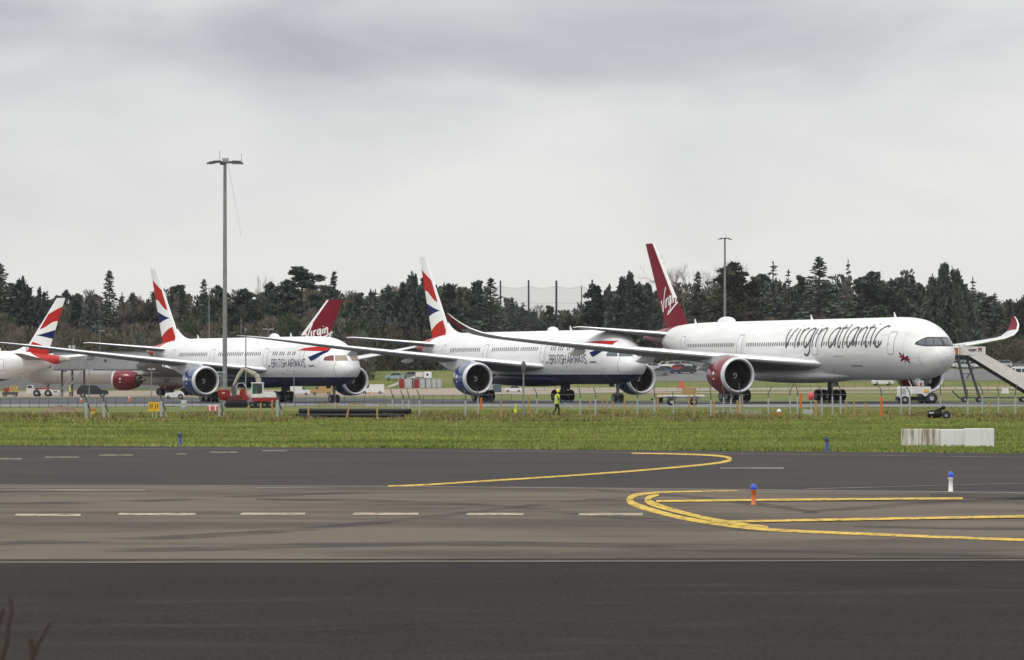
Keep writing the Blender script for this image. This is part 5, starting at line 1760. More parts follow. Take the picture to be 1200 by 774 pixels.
# ------------------------------------------------------------------ wooden stakes and markers
def stake(px, yt, yb, label, name='wooden_stake', cat='stake', mat_=None, w=.055, lean=0.0):
    q = gp(px, yb); hgt = (yb - yt) * q.y / F
    mb = MB()
    mb.rings([[Vector((sx * w + lean * k * hgt, sy * w, z)) for sx, sy in ((-1, -1), (1, -1), (1, 1), (-1, 1))] for k, z in ((0, -.1), (1, hgt * .96))], 0, False, cap=True)
    mb.add([(lean * hgt - w, -w, hgt * .96), (lean * hgt + w, -w, hgt * .96), (lean * hgt + w, w, hgt * .96), (lean * hgt - w, w, hgt * .96), (lean * hgt, 0, hgt)], [(0, 1, 4), (1, 2, 4), (2, 3, 4), (3, 0, 4)])
    o = mb.build(name, mat_ or M['wood'])
    o.location = q
    return tag(o, label, cat, 'stakes in the grass' if cat == 'stake' else None)
for (px, yt, yb, lb) in [
 (305.5, 472, 490, 'wooden stake in front of the excavator\'s red base'),
 (319, 469, 489.5, 'bright wooden stake at the excavator\'s rear'),
 (291.5, 475, 489, 'short wooden stake left of the excavator cab'),
 (361.5, 477, 491, 'stake at the left end of the black pipes, dark topped'),
 (442, 476, 491, 'upright stake before the right part of the black pipes'),
 (587, 470.5, 492, 'wooden stake right of the middle jet\'s near engine'),
 (619.5, 463, 488, 'wooden stake beside the tallest plain post'),
 (650.8, 464, 486.5, 'wooden stake right in front of the walking worker'),
 (692, 464, 483, 'wooden stake first on the right of the walking worker'),
 (706, 464, 483, 'left one of two close stakes before the middle jet\'s nose wheel'),
 (711.5, 464, 483, 'right one of two close stakes before the middle jet\'s nose wheel'),
 (718.6, 470.5, 491.5, 'stake standing nearest in the grass below the middle jet\'s nose wheel'),
 (731.8, 465, 488.5, 'wooden stake below the middle jet\'s far engine'),
 (740.5, 473, 487, 'short stake right of the stake below the far engine'),
 (771, 464.5, 486.5, 'wooden stake at the tow end of the flatbed trailer'),
 (807.5, 462, 480, 'thin stake in front of the flatbed trailer\'s middle'),
 (813.5, 453, 491.5, 'tall weathered stake in front of the flatbed trailer'),
 (836.5, 469, 492, 'bright stake below the crimson near engine'),
 (864, 469, 486, 'small stake under the lip of the crimson near engine'),
 (869.7, 462.5, 484, 'thin stake before the right jet\'s near wheels'),
 (956, 469, 492, 'yellowed stake left of the right jet\'s far wheels'),
 (991.7, 467, 486, 'pale stake at the right side of the far wheels'),
 (1001, 467, 488, 'orange tinted stake right of the far wheels'),
 (1014.5, 472, 488, 'small pale stake between far wheels and the white tug'),
 (1159, 471, 484, 'stake under the foot of the passenger stairs'),
]:
    stake(px, yt, yb, lb)
stake(405.5, 478, 491, 'leaning stake holding the middle of the black pipes', lean=.25)
stake(1033, 465, 489.5, 'bright orange marker post in the grass left of the white tug', 'marker_post', 'marker post', M['orange'], .07)
stake(563.7, 466.5, 481, 'orange bollard beside the middle jet\'s near engine', 'orange_bollard', 'bollard', M['orange'], .085)
stake(938.3, 461, 478, 'orange bollard in front of the right jet\'s belly', 'orange_bollard', 'bollard', M['orange'], .085)

# black drainage pipes lying in the grass
def pipe(px0, px1, yc, d_m, label):
    a, b = gp(px0, yc), gp(px1, yc + .3)
    mb = MB()
    n = 30
    L_ = (b - a).length
    prof = []
    for i in range(n + 1):
        x = L_ * i / n
        prof.append((x, d_m / 2 * (1.0 if i % 2 else .94)))
    prof += [(L_, d_m / 2 * .82), (L_ - .6, d_m / 2 * .8)]
    prof = [(.6, d_m / 2 * .8), (0, d_m / 2 * .82)] + prof
    mb.lathe(prof, (0, 0, d_m / 2), 'X', 14)
    o = mb.build('drainage_pipe', M['black'])
    o.location = a; dv = b - a
    o.rotation_euler = (0, -math.asin(dv.z / L_), math.atan2(dv.y, dv.x))
    tag(o, label, 'pipe', 'black pipes in the grass')
    return o
pipe(347, 473, 490.5, .30, 'front black pipe lying in the grass before the left jet')
o = pipe(351, 481, 488.6, .36, 'rear black pipe raised behind the front one, reaching further right')
o.location.z += .17
for (a, b, lb) in ((373, 404, 'wooden crossbar rail behind the left half of the black pipes'), (408, 433, 'wooden crossbar rail behind the middle of the black pipes'), (444, 457, 'short wooden crossbar rail behind the right end of the black pipes')):
    t = thing('timber_rail', lb, 'rail', gp(a, 484), 0, 'timber rails behind the pipes')
    L_ = (b - a) * gp(a, 484).y / F * .75
    mb = MB(); mb.box((L_ / 2, 0, .62), (L_, .05, .1), 0, .01); mb.build('crossbar', M['wood'], t)
    for x in (.1, L_ - .1):
        mb = MB(); mb.box((x, .05, .3), (.06, .06, .65), 0, .008); mb.build('leg', M['wood'], t)

# ------------------------------------------------------------------ taxiway edge lights
def edge_light(px, yb, hpx, label, base, top):
    q = gp(px, yb); hgt = hpx * q.y / F; k = hgt / .4
    t = thing('edge_light', label, 'edge light', q, 0, 'taxiway edge lights')
    mb = MB(); mb.lathe([(0, .075 * k), (.02 * k, .075 * k), (.03 * k, .042 * k), (.24 * k, .038 * k), (.26 * k, .05 * k), (.29 * k, .05 * k)], (0, 0, 0), 'Z', 14); mb.build('stem', base, t)
    mb = MB(); mb.lathe([(.29 * k, .05 * k), (.30 * k, .056 * k), (.33 * k, .056 * k), (.38 * k, .045 * k), (.40 * k, .01)], (0, 0, 0), 'Z', 14); mb.build('lens', top, t)
WHITEP = mat('white_plastic', (.7, .68, .66), .4)
edge_light(883, 593, 26, 'taxiway edge light on an orange stem inside the yellow loop', M['orange'], M['blue_lamp'])
edge_light(1114, 577.5, 25, 'taxiway edge light on a white stem at the right', WHITEP, M['blue_lamp'])
def marker_tube(px, yb, hpx, label):
    q = gp(px, yb); hgt = hpx * q.y / F
    t = thing('edge_marker', label, 'edge marker', q, 0, 'blue edge markers on the grass verge')
    mb = MB(); mb.lathe([(0, .10), (.03, .10), (.04, .065), (hgt, .065), (hgt, .0)], (0, 0, 0), 'Z', 14); mb.build('tube', M['blue_plastic'], t)
    mb = MB(); mb.lathe([(hgt * .72, .069), (hgt * .9, .069)], (0, 0, 0), 'Z', 14); mb.build('band', M['dark'], t)
marker_tube(211, 523.5, 16, 'blue edge marker on the grass verge at the left')
marker_tube(969, 530, 17, 'blue edge marker on the grass verge left of the white blocks')

# white concrete blocks by the verge
STAIN = ground_mat('stained_white_block', [(.66, .65, .62), ((.20, .15, .09), (6.5, 3, .5), .47, .60, .9), ((.42, .38, .31), (14, 8, 2), .48, .66, .6)], .8, .2, 20)
CLEANW = ground_mat('white_block_paint', [(.70, .70, .70), ((.52, .51, .48), (5, 5, .8), .52, .72, .6)], .7, .2, 20)
def block(px0, px1, ytop, yb, label, m):
    a, b = gp(px0, yb), gp(px1, yb)
    w = b.x - a.x; hgt = (yb - ytop) * a.y / F
    t = thing('concrete_block', label, 'block', ((a.x + b.x) / 2, a.y + .2, 0), 0, 'white blocks by the taxiway')
    mb = MB(); mb.box((0, 0, hgt / 2), (w - .012, .55, hgt), 0, .025); mb.build('body', m, t)
    return t
block(1057, 1102.5, 503, 524.5, 'stained white block with brown streaks, left of the row of three', STAIN)
block(1102.5, 1131, 503.4, 524.7, 'clean white block in the middle of the row of three', CLEANW)
block(1131, 1165, 502.4, 525, 'clean white block at the right end of the row of three', CLEANW)

# small black wheeled machine lying in the grass
q = gp(1102, 491.5)
t = thing('wheeled_machine', 'small black two-wheeled machine lying in the grass above the white blocks', 'machine', q, R(-8), None, 1.25)
mb = MB(); mb.lathe([(-.42, .02), (-.42, .16), (-.3, .2), (.1, .19), (.25, .12)], (-.18, 0, .24), 'X', 14); mb.box((-.1, 0, .42), (.3, .22, .16), 0, .03, ry=-.4); mb.build('body', M['black'], t)
for y in (-.16, .16):
    mb = MB(); mb.lathe([(-.05, .08), (-.06, .16), (-.03, .2), (.03, .2), (.06, .16), (.05, .08)], (.28, y, .2), 'Y', 18, 0); mb.lathe([(-.03, .09), (.03, .02)], (.28, y, .2), 'Y', 10, 1); mb.build('wheel', [M['rubber'], M['grey']], t)
mb = MB(); mb.tube((-.05, 0, .45), (.14, 0, .55), .06, .08, 8); mb.lathe([(0, .02), (.04, .1), (.14, .1), (.18, .03)], (.14, 0, .46), 'Z', 10); mb.build('engine_head', M['black'], t)
mb = MB(); mb.box((-.42, -.2, .3), (.22, .01, .05)); mb.build('name_plate', M['dirty_white'], t)

# yellow sign boards, drum, box, small lights
t = thing('direction_sign', 'pair of yellow sign boards on a short stand in the left grass', 'sign', gp(181, 491))
for (x, w) in ((-.2, .3), (.13, .36)):
    mb = MB(); mb.box((x, 0, .72), (w, .05, .56), 0, .01); bd = mb.build('board', M['yellow'], t)
    mb = MB()
    for k in range(2):
        mb.box((x - .06 + .12 * k, -.03, .72 + .05 * (k % 2)), (.06, .01, .26), 0)
    mb.build('lettering', mat('sign_black', (.16, .09, .01), .6), bd)['kind'] = 'stuff'
for x in (-.12, .1):
    mb = MB(); mb.tube((x, .03, 0), (x, .03, .5), .025, None, 6); mb.build('leg', M['steel'], t)
t = thing('grey_drum', 'grey metal drum on the grass under the left jet\'s near engine', 'drum', gp(215.5, 480.5))
mb = MB(); mb.lathe([(0, .01), (0, .27), (.02, .28), (.25, .265), (.28, .28), (.31, .265), (.56, .265), (.59, .28), (.62, .265), (.86, .28), (.88, .27), (.86, .25), (.86, .01)], (0, 0, 0), 'Z', 20); mb.build('body', M['steel'], t)
mb = MB(); mb.lathe([(.87, .01), (.885, .05), (.87, .06)], (.1, 0, 0), 'Z', 8); mb.build('bung', M['dark'], t)
t = thing('obstacle_lamp', 'small yellow obstacle lamp in the grass between two left fence posts', 'lamp', gp(109, 486.5))
mb = MB(); mb.box((0, 0, .14), (.2, .16, .26), 0, .02); mb.build('battery_box', M['yellow'], t)
mb = MB(); mb.lathe([(.28, .03), (.3, .1), (.44, .1), (.48, .02)], (0, 0, 0), 'Z', 12); mb.build('lens', M['orange'], t)
t = thing('obstacle_lamp', 'white topped orange obstacle lamp in the grass under the right jet\'s belly', 'lamp', gp(912, 487.5))
mb = MB(); mb.box((-.03, 0, .1), (.3, .16, .2), 0, .03); mb.build('base', M['orange'], t)
mb = MB(); mb.lathe([(.2, .06), (.22, .13), (.36, .14), (.44, .03)], (.05, 0, 0), 'Z', 12); mb.build('dome', M['white'], t)
t = thing('cable_cabinet', 'low grey cabinet in the grass left of the right jet\'s far wheels', 'cabinet', gp(946.5, 486.5))
mb = MB(); mb.box((0, 0, .17), (.68, .3, .34), 0, .02); mb.build('body', M['steel'], t)
mb = MB(); mb.box((-.16, -.155, .17), (.28, .012, .28), 0, .004); mb.box((.16, -.155, .17), (.28, .012, .28), 0, .004); mb.build('door', M['grey'], t)
t = thing('marker_bag', 'yellow green and black marker bag beside the fence posts left of the worker', 'marker', gp(603.5, 486))
mb = MB(); mb.rings([[Vector((r * math.cos(a) * 1.0, r * .6 * math.sin(a), z)) for a in np.linspace(0, 2 * math.pi, 12, endpoint=False)] for z, r in ((0, .1), (.08, .14), (.26, .13), (.36, .06))], 0, True, cap=True); mb.build('bag', M['hivis'], t)
mb = MB(); mb.tube((.04, 0, .3), (.05, 0, .74), .045, .05, 8); mb.build('marker_stick', M['hivis'], t)
mb = MB(); mb.box((-.13, -.02, .2), (.06, .16, .3), 0, .02); mb.build('strap', M['black'], t)
t = thing('red_bag', 'red sack hung on the fence line in front of the right jet\'s belly', 'sack', gd(950.5, 330))
z_ = zat(469, 330) - t.location.z
mb = MB(); mb.rings([[Vector((r * math.cos(a), r * .7 * math.sin(a), z_ + z)) for a in np.linspace(0, 2 * math.pi, 12, endpoint=False)] for z, r in ((0, .08), (.06, .19), (.3, .22), (.46, .15), (.52, .05))], 0, True, cap=True); mb.build('sack', M['pink_red'], t)
mb = MB(); mb.tube((0, 0, 0), (0, 0, z_ + .6), .03, None, 6); mb.build('stick', M['steel'], t)
for (x, lb) in ((246, 'left one of two red and white barrier blocks under the left jet\'s near engine'), (252.5, 'right one of two red and white barrier blocks under the left jet\'s near engine')):
    t = thing('barrier_block', lb, 'barrier', gp(x, 481.5), 0, 'red and white barrier blocks')
    mb = MB()
    for k in range(3):
        mb.box((-.15 + .15 * k, 0, .2), (.15, .3, .4), k % 2, .01)
    mb.build('body', [M['pink_red'], M['dirty_white']], t)
    mb = MB(); mb.box((0, 0, .44), (.4, .12, .08), 0, .02); mb.build('top_rail', M['dirty_white'], t)
# heap of earth in the left grass
g_ = np.random.default_rng(4)
q = gp(72, 483)
V = []; n_, m_n = 26, 9
for j in range(m_n):
    for i in range(n_):
        a = 2 * math.pi * i / n_; r = j / (m_n - 1)
        hh = .42 * max(0, 1 - r ** 1.4) * (1 + .35 * g_.normal() * (r < .95))
        V.append((2.2 * r * math.cos(a) * (1 + .06 * g_.normal()), 1.3 * r * math.sin(a), hh if j < m_n - 1 else -.05))
mb = MB(); mb.add(V, [(j * n_ + i, j * n_ + (i + 1) % n_, (j + 1) * n_ + (i + 1) % n_, (j + 1) * n_ + i) for j in range(m_n - 1) for i in range(n_)], 0, True)
o = mb.build('earth_heap', ground_mat('earth', [(.20, .155, .115), ((.12, .09, .065), (2, 2, 2), .45, .65, .8)], .95, .5, 6)); o.location = q
tag(o, 'low heap of brown earth in the grass at the left', 'earth heap')

# bare shrub close to the camera, bottom left corner
def shrub():
    t = thing('bare_shrub', 'out of focus bare reddish twigs rising in the bottom left corner', 'shrub', (-.98, 9.0, 0))
    BR = mat('red_brown_bark', (.040, .018, .015), .7)
    d = 9.0
    def pt(px, py, dd=d):
        return Vector(((px - 600) / F * dd + .98, dd - 9.0, H + (YH - py) * dd / F))
    stems = [[(-8, 860), (2, 774), (8, 752), (11, 730), (14, 712), (12, 700)], [(18, 860), (34, 780), (44, 756), (52, 740), (60, 728)], [(-30, 880), (-16, 790), (-4, 740), (4, 712)], [(30, 820), (38, 770), (36, 748)]]
    for k, s_ in enumerate(stems):
        mb = MB()
        P = [pt(*p) for p in s_]
        P = [Vector((.02 * k, .03 * k, 0)), Vector((P[0].x * .6, .05, .9 * P[0].z))] + P
        mb.path(P, [.011, .009] + [.0066 - .0008 * i for i in range(len(s_))], 6)
        mb.build('stem', BR, t)
shrub()

# ------------------------------------------------------------------ vehicles and ground equipment
def wheel(parent, x, y, r, w, name='wheel'):
    mb = MB()
    mb.lathe([(-w / 2, r * .4), (-w / 2, r * .9), (-w * .3, r), (w * .3, r), (w / 2, r * .9), (w / 2, r * .4)], (x, y, r), 'Y', 18, 0)
    tw = mb.build(name, M['rubber'], parent)
    mb = MB()
    mb.lathe([(-w * .45, .01), (-w * .5, r * .2), (-w * .42, r * .35), (-w * .5, r * .43)], (x, y, r), 'Y', 14)
    mb.lathe([(w * .5, r * .43), (w * .42, r * .35), (w * .5, r * .2), (w * .45, .01)], (x, y, r), 'Y', 14)
    mb.build('rim', M['rim'], tw)

CAR_PROFILES = {
 'hatch': ([(-2.0, .3), (-2.05, .62), (-1.95, .86), (-1.15, .95), (1.75, .98), (2.0, .85), (2.02, .45), (1.95, .28)], [(-1.2, .93), (-.45, 1.42), (.9, 1.46), (1.75, .97)], 1.7, .31, 1.25),
 'suv': ([(-2.2, .38), (-2.25, .75), (-2.1, 1.0), (-1.15, 1.1), (2.1, 1.12), (2.25, .95), (2.25, .55), (2.15, .36)], [(-1.2, 1.08), (-.55, 1.62), (1.6, 1.66), (2.1, 1.1)], 1.85, .36, 1.4),
 'van': ([(-2.35, .35), (-2.4, .8), (-2.25, 1.05), (-1.4, 1.25), (-.7, 1.3), (-.6, 1.95), (2.2, 1.98), (2.35, 1.85), (2.35, .4)], [(-1.5, 1.22), (-.85, 1.85), (-.35, 1.9), (-.1, 1.25)], 1.85, .33, 1.5),
}
def car(name, label, loc, rz, kind, paint, group=None, cat='car', s=1.0):
    t = thing(name, label, cat, loc, rz, group, s)
    body, cab, w, r, ax = CAR_PROFILES[kind]
    mb = MB(); mb.prism(body, -w / 2, w / 2, 0, .05); 
    roof = [(cab[0][0] + .06, cab[0][1]), (cab[1][0] + .1, cab[1][1] + .03), (cab[2][0] - .05, cab[2][1] + .03), (cab[3][0] - .05, cab[3][1])]
    b = mb.build('body', paint, t)
    gl = MB()
    gl.prism(cab, -w / 2 + .08, w / 2 - .08, 0, .06)
    gl.build('windows', M['glass'], t)
    rf = MB(); 
    if kind != 'van':
        rf.box(((cab[1][0] + cab[2][0]) / 2 + .05, 0, (cab[1][1] + cab[2][1]) / 2 + .02), (cab[2][0] - cab[1][0] + .1, w - .22, .06), 0, .02)
        for x0, z0, x1, z1 in ((cab[0][0], cab[0][1], cab[1][0], cab[1][1]), (cab[3][0], cab[3][1], cab[2][0], cab[2][1]), (.35, .95, .3, cab[1][1])):
            for sg in (-1, 1):
                rf.tube((x0, sg * (w / 2 - .1), z0), (x1, sg * (w / 2 - .12), z1), .045, None, 5)
        rf.build('roof', paint, t)
    for sx in (-1, 1):
        for sg in (-1, 1):
            wheel(t, sx * ax, sg * (w / 2 - .1), r, .22)
    for sg in (-1, 1):
        hl = MB(); hl.box((body[1][0] + .06, sg * (w / 2 - .28), body[1][1] + .08), (.1, .3, .14), 0, .02); hl.build('headlight', M['alu'], t)
        tl_ = MB(); tl_.box((body[-3][0] - .02 if kind != 'van' else 2.33, sg * (w / 2 - .2), body[1][1] + .12), (.06, .2, .18), 0, .01); tl_.build('tail_light', M['pink_red'], t)
    return t

PAINT = {k: mat(k + '_car_paint', c, .3, coat=.5, var=.04) for k, c in {
 'white': (.72, .72, .72), 'silver': (.45, .46, .48), 'grey': (.16, .165, .17), 'black': (.012, .014, .02), 'red': (.38, .02, .025), 'blue': (.03, .06, .16), 'pale_blue': (.30, .36, .42)}.items()}

# -- white passenger stairs at the right
STAIRW = mat('stair_panel_paint', (.70, .67, .62), .5, var=.07, scale=1.2)
def passenger_stairs():
    d = 478
    o0 = gd(1150, d)
    t = thing('passenger_stairs', 'white towed passenger stairs with covered platform right of the right jet\'s nose', 'passenger stairs', o0)
    X = lambda px: (px - 1150) * d / F
    Z = lambda py: zat(py, d) - o0.z
    w = 1.6
    mb = MB()     # platform deck and panels
    mb.box(((X(1117) + X(1152)) / 2, 0, Z(417)), (X(1152) - X(1117), w, .14), 0, .02)
    mb.build('platform', M['dark_steel'], t)
    pn = MB(); pn.box(((X(1129) + X(1154)) / 2, -w / 2, (Z(406.5) + Z(416.5)) / 2), (X(1154) - X(1129), .06, Z(406.5) - Z(416.5)), 0, .02)
    panel = pn.build('side_panel', M['dirty_white'], t)
    pn = MB(); pn.box(((X(1129) + X(1154)) / 2, w / 2, (Z(406.5) + Z(416.5)) / 2), (X(1154) - X(1129), .06, Z(406.5) - Z(416.5)), 0, .02)
    pn.build('side_panel', M['dirty_white'], t)
    lg = MB()
    wd = text_len('swissport', LOW, .22)
    write(lg, 'swissport', LOW, .028, lambda u, v: Vector((X(1134) + u, -w / 2 - .04, Z(412) + v)), .22, .85 / wd, .3, True)
    lg.build('lettering', mat('sign_grey_ink', (.09, .04, .045), .5), panel)
    sw = MB()
    stroke(sw, [(.0, .0), (.12, .22), (.3, .3), (.36, .45)], .055, lambda u, v: Vector((X(1145.4) + u, -w / 2 - .045, Z(412.8) + v)), .1, True)
    stroke(sw, [(.0, .25), (.12, .42), (.32, .12), (.22, .0)], .05, lambda u, v: Vector((X(1145.4) + u, -w / 2 - .045, Z(412.8) + v)), .1, True)
    sw.build('swirl_logo', M['red'], panel)
    for px in (1118, 1122):
        pn = MB(); pn.box((X(px) + .1, -w / 2 + .02, (Z(407.5) + Z(416)) / 2), (.26, .05, Z(407.5) - Z(416)), 0, .02); pn.build('buffer', M['orange'] if px == 1118 else M['cream'], t)
    pn = MB(); pn.box((X(1127), -w / 2 + .02, (Z(407) + Z(416)) / 2), (.55, .05, Z(407) - Z(416)), 0, .02); pn.build('platform_gate', M['cream'], t)
    rl = MB()
    for y in (-w / 2, w / 2):
        rl.tube((X(1117.5), y, Z(405.5)), (X(1131), y, Z(404.5)), .03, None, 6)
        for px in (1118, 1124, 1130):
            rl.tube((X(px), y, Z(416)), (X(px), y, Z(405)), .025, None, 5)
    ob = rl.build('handrail', M['dark_steel'], t)
    # flight
    A_, B_ = (X(1134), Z(417)), (X(1219), Z(471))
    nst = 22
    for y in (-w / 2, w / 2):
        sp = MB()
        q = [(A_[0], A_[1] - .02), (A_[0] + 1.75, A_[1] + .1), (B_[0] + 1.5, B_[1] + .85), (B_[0] + .15, B_[1] + .1)]
        sp.prism(q, y - .03, y + .03); sp.build('side_panel', STAIRW, t)
        st = MB()
        st.prism([(A_[0] - .35, A_[1] - .05), (A_[0] + .1, A_[1] - .05), (B_[0] + .2, B_[1] + .05), (B_[0] - .35, B_[1] + .05)], y - .05, y + .05)
        st.build('stringer', M['black'], t)
    s0 = MB(); s0.box((0, 0, 0), (.36, w - .15, .04), 0, .008)
    first = s0.build('step', M['steel'], t)
    for k in range(nst):
        ob = first if k == 0 else first.copy()
        if k:
            COL.objects.link(ob); ob.parent = t
        u = (k + .5) / nst
        ob.location = (A_[0] + (B_[0] - A_[0]) * u + .1, 0, A_[1] + (B_[1] - A_[1]) * u + .02)
    fr = MB()
    for y in (-w / 2 + .1, w / 2 - .1):
        fr.tube((X(1122), y, Z(417)), (X(1133), y, .45), .07, None, 6)
        fr.tube((X(1132), y, Z(417)), (X(1148), y, .45), .07, None, 6)
        fr.tube((X(1128), y, Z(438)), (X(1138), y, Z(438)), .04, None, 6)
        fr.tube((X(1133), y, Z(444)), (X(1141), y, Z(431)), .035, None, 6)
        fr.box(((X(1124) + B_[0]) / 2, y, .45), (B_[0] - X(1124), .12, .14), 0, .01)
    fr.build('support_frame', M['dark_steel'], t)
    db = MB(); db.path([(X(1128), 0, .42), (X(1123.5), 0, .45), (X(1115.5), 0, 1.15)], .06, 6); db.build('drawbar', M['black'], t)
    for px in (1130, 1147, 1198):
        for sg in (-1, 1):
            wheel(t, X(px), sg * .75, .28, .2)
passenger_stairs()

# -- white aircraft tug at the right jet's nose
def nose_tug(px, d, label):
    t = thing('aircraft_tug', label, 'tug', gd(px, d), R(4), 'tow tractors')
    mb = MB(); mb.prism([(-1.75, .55), (-1.72, 1.5), (-1.6, 1.62), (1.15, 1.62), (1.25, 1.5), (1.3, .75), (.6, .72), (.4, .95), (-.6, .95), (-.75, .6)], -1.0, 1.0, 0, .03); mb.build('body', M['dirty_white'], t)
    mb = MB(); mb.box((-.1, 0, .48), (3.6, 1.7, .4), 0, .04); mb.build('chassis', M['black'], t)
    for x, r in ((-1.25, .38), (1.3, .55)):
        for sg in (-1, 1):
            wheel(t, x, sg * .9, r, .32)
    mb = MB(); mb.box((-1.35, -1.02, 1.2), (.32, .03, .5), 0, .01); mb.build('vent', M['grey'], t)
    mb = MB(); mb.box((.78, -1.03, 1.22), (.42, .04, .3), 0, .01); mb.build('warning_plate', M['yellow'], t)
    mb = MB(); mb.box((.45, .2, 1.95), (.5, .6, .5), 0, .05); mb.build('seat_box', M['grey'], t)
    mb = MB(); mb.box((.4, -.12, 1.86), (.22, .04, .2), 0, .01); mb.build('lamp', M['red'], t)
    mb = MB(); mb.tube((-.45, 0, 1.6), (-.75, 0, 2.2), .05, None, 6); mb.build('steering_column', M['grey'], t)
    return t
nose_tug(1074, 452, 'white boxy tow tug with yellow plate under the right jet\'s nose')

# -- flatbed trailer between the middle and right jets
t = thing('flatbed_trailer', 'low white flatbed trailer loaded with timber left of the near crimson engine', 'trailer', gd(798, 455), R(2), None)
mb = MB(); mb.box((0, 0, .92), (4.4, 1.7, .16), 0, .02); mb.box((.1, 0, .72), (3.9, .9, .28), 0, .02); mb.build('deck', M['dirty_white'], t)
for x in (-.95, 1.2):
    for sg in (-1, 1):
        wheel(t, x, sg * .8, .34, .24)
        mb = MB(); mb.prism([(x - .48, .55), (x - .38, .86), (x + .38, .86), (x + .48, .55), (x + .38, .76), (x - .38, .76)], sg * .8 - .14, sg * .8 + .14); mb.build('mudguard', M['dark'], t)
mb = MB(); mb.box((-2.0, 0, .5), (.5, 1.0, .5), 0, .04); mb.build('tool_box', M['black'], t)
mb = MB(); mb.tube((-2.2, 0, .7), (-2.9, 0, .55), .06, None, 6); mb.build('drawbar', M['black'], t)
for k in range(4):
    o = MB().box((-.2 + .1 * k, -.55 + .36 * k, 1.05 + .001 * k), (4.6 - .3 * k, .3, .085), 0, .01).build('timber_plank', M['wood'])
    o.location = gd(798, 455); o.rotation_euler = (0, 0, R(2))
    tag(o, ['timber plank nearest the camera on the flatbed trailer', 'second timber plank from the front on the flatbed trailer', 'third timber plank from the front on the flatbed trailer', 'rearmost timber plank on the flatbed trailer'][k], 'plank', 'planks on the flatbed')
o = MB().box((.75, -.1, 1.45), (1.3, .8, .55), 0, .04).build('wooden_crate', M['wood'])
o.location = gd(798, 455); o.location.z -= .055; o.rotation_euler = (0, 0, R(2))
tag(o, 'brown wooden crate sitting on the planks of the flatbed trailer', 'crate')

# -- excavator
def excavator():
    d = 470
    t = thing('excavator', 'white and red mini excavator with its boom folded left before the left jet', 'excavator', gd(307, d), 0)
    o0 = t.location
    X = lambda px: (px - 307) * d / F
    Z = lambda py: zat(py, d) - o0.z
    for y in (-.85, .85):
        mb = MB(); mb.prism([(-1.25, .12), (-1.05, .0), (1.05, .0), (1.25, .12), (1.3, .3), (1.1, .5), (-1.1, .5), (-1.3, .3)], y - .2, y + .2)
        tr = mb.build('track', M['black'], t)
        for k in range(4):
            mb = MB(); mb.lathe([(-.22, .01), (-.22, .16), (.22, .16), (.22, .01)], (-.9 + .6 * k, y, .24), 'Y', 12); mb.build('roller', M['dark_steel'], tr)
    mb = MB(); mb.lathe([(.45, .55), (.62, .55)], (0, 0, 0), 'Z', 20); mb.box((0, 0, .5), (1.2, 1.2, .12), 0, .02); mb.build('turntable', M['dark_steel'], t)
    mb = MB(); mb.box((.25, 0, .82), (2.35, 1.75, .42), 0, .08); mb.build('base_body', M['red'], t)
    mb = MB(); mb.prism([(-.05, 1.03), (-.05, 1.45), (.2, 1.55), (1.25, 1.5), (1.5, 1.3), (1.5, 1.03)], -.88, .88, 0, .05); mb.build('engine_cover', M['dirty_white'], t)
    mb = MB()
    for x in (-.98, .12):
        for y in (-.85, .1):
            mb.tube((x, y, 1.03), (x + (.06 if x < 0 else 0), y, 2.42), .055, None, 6)
    mb.box((-.42, -.38, 2.45), (1.25, 1.08, .1), 0, .04)
    mb.box((-.42, -.86, 1.2), (1.12, .05, .36), 0, .01)
    cab = mb.build('cab', M['dirty_white'], t)
    mb = MB(); mb.box((-.98, -.38, 1.75), (.03, .86, 1.2), 0); mb.box((-.70, -.86, 1.8), (.42, .02, 1.1), 0); mb.build('green_window', M['green_glass'], cab)['kind'] = 'stuff'
    mb = MB(); mb.box((-.12, -.86, 1.85), (.42, .02, .85), 0); mb.build('side_window', M['glass'], cab)
    bm = mat('muddy_boom_paint', (.36, .33, .28), .7, var=.25, scale=4)
    mb = MB()
    pts = [Vector((X(304), .35, 1.1)), Vector((X(302.5), .35, Z(443))), Vector((X(299), .35, Z(439))), Vector((X(285), .35, Z(432.5)))]
    mb.path(pts, [.26, .28, .26, .18], 8); bo = mb.build('boom', bm, t)
    mb = MB(); mb.path([Vector((X(285.5), .35, Z(431.5))), Vector((X(279), .35, Z(441))), Vector((X(273.5), .35, Z(452)))], [.2, .18, .11], 8); mb.build('dipper_arm', bm, t)
    mb = MB(); mb.tube((X(299), .35, Z(434.5)), (X(290), .35, Z(431)), .06, None, 8); mb.tube((X(284), .35, Z(430.5)), (X(290), .35, Z(431)), .035, None, 6); mb.build('hydraulic_ram', M['dark_steel'], bo)
    mb = MB(); mb.prism([(X(275), Z(452)), (X(272), Z(452.5)), (X(270.2), Z(458)), (X(272), Z(464)), (X(276), Z(465)), (X(277), Z(458))], .05, .65); mb.build('bucket', M['dark_steel'], t)
    mb = MB(); mb.box((1.5, -.3, 1.2), (.05, .2, .12)); mb.build('tail_lamp', M['white'], t)
excavator()

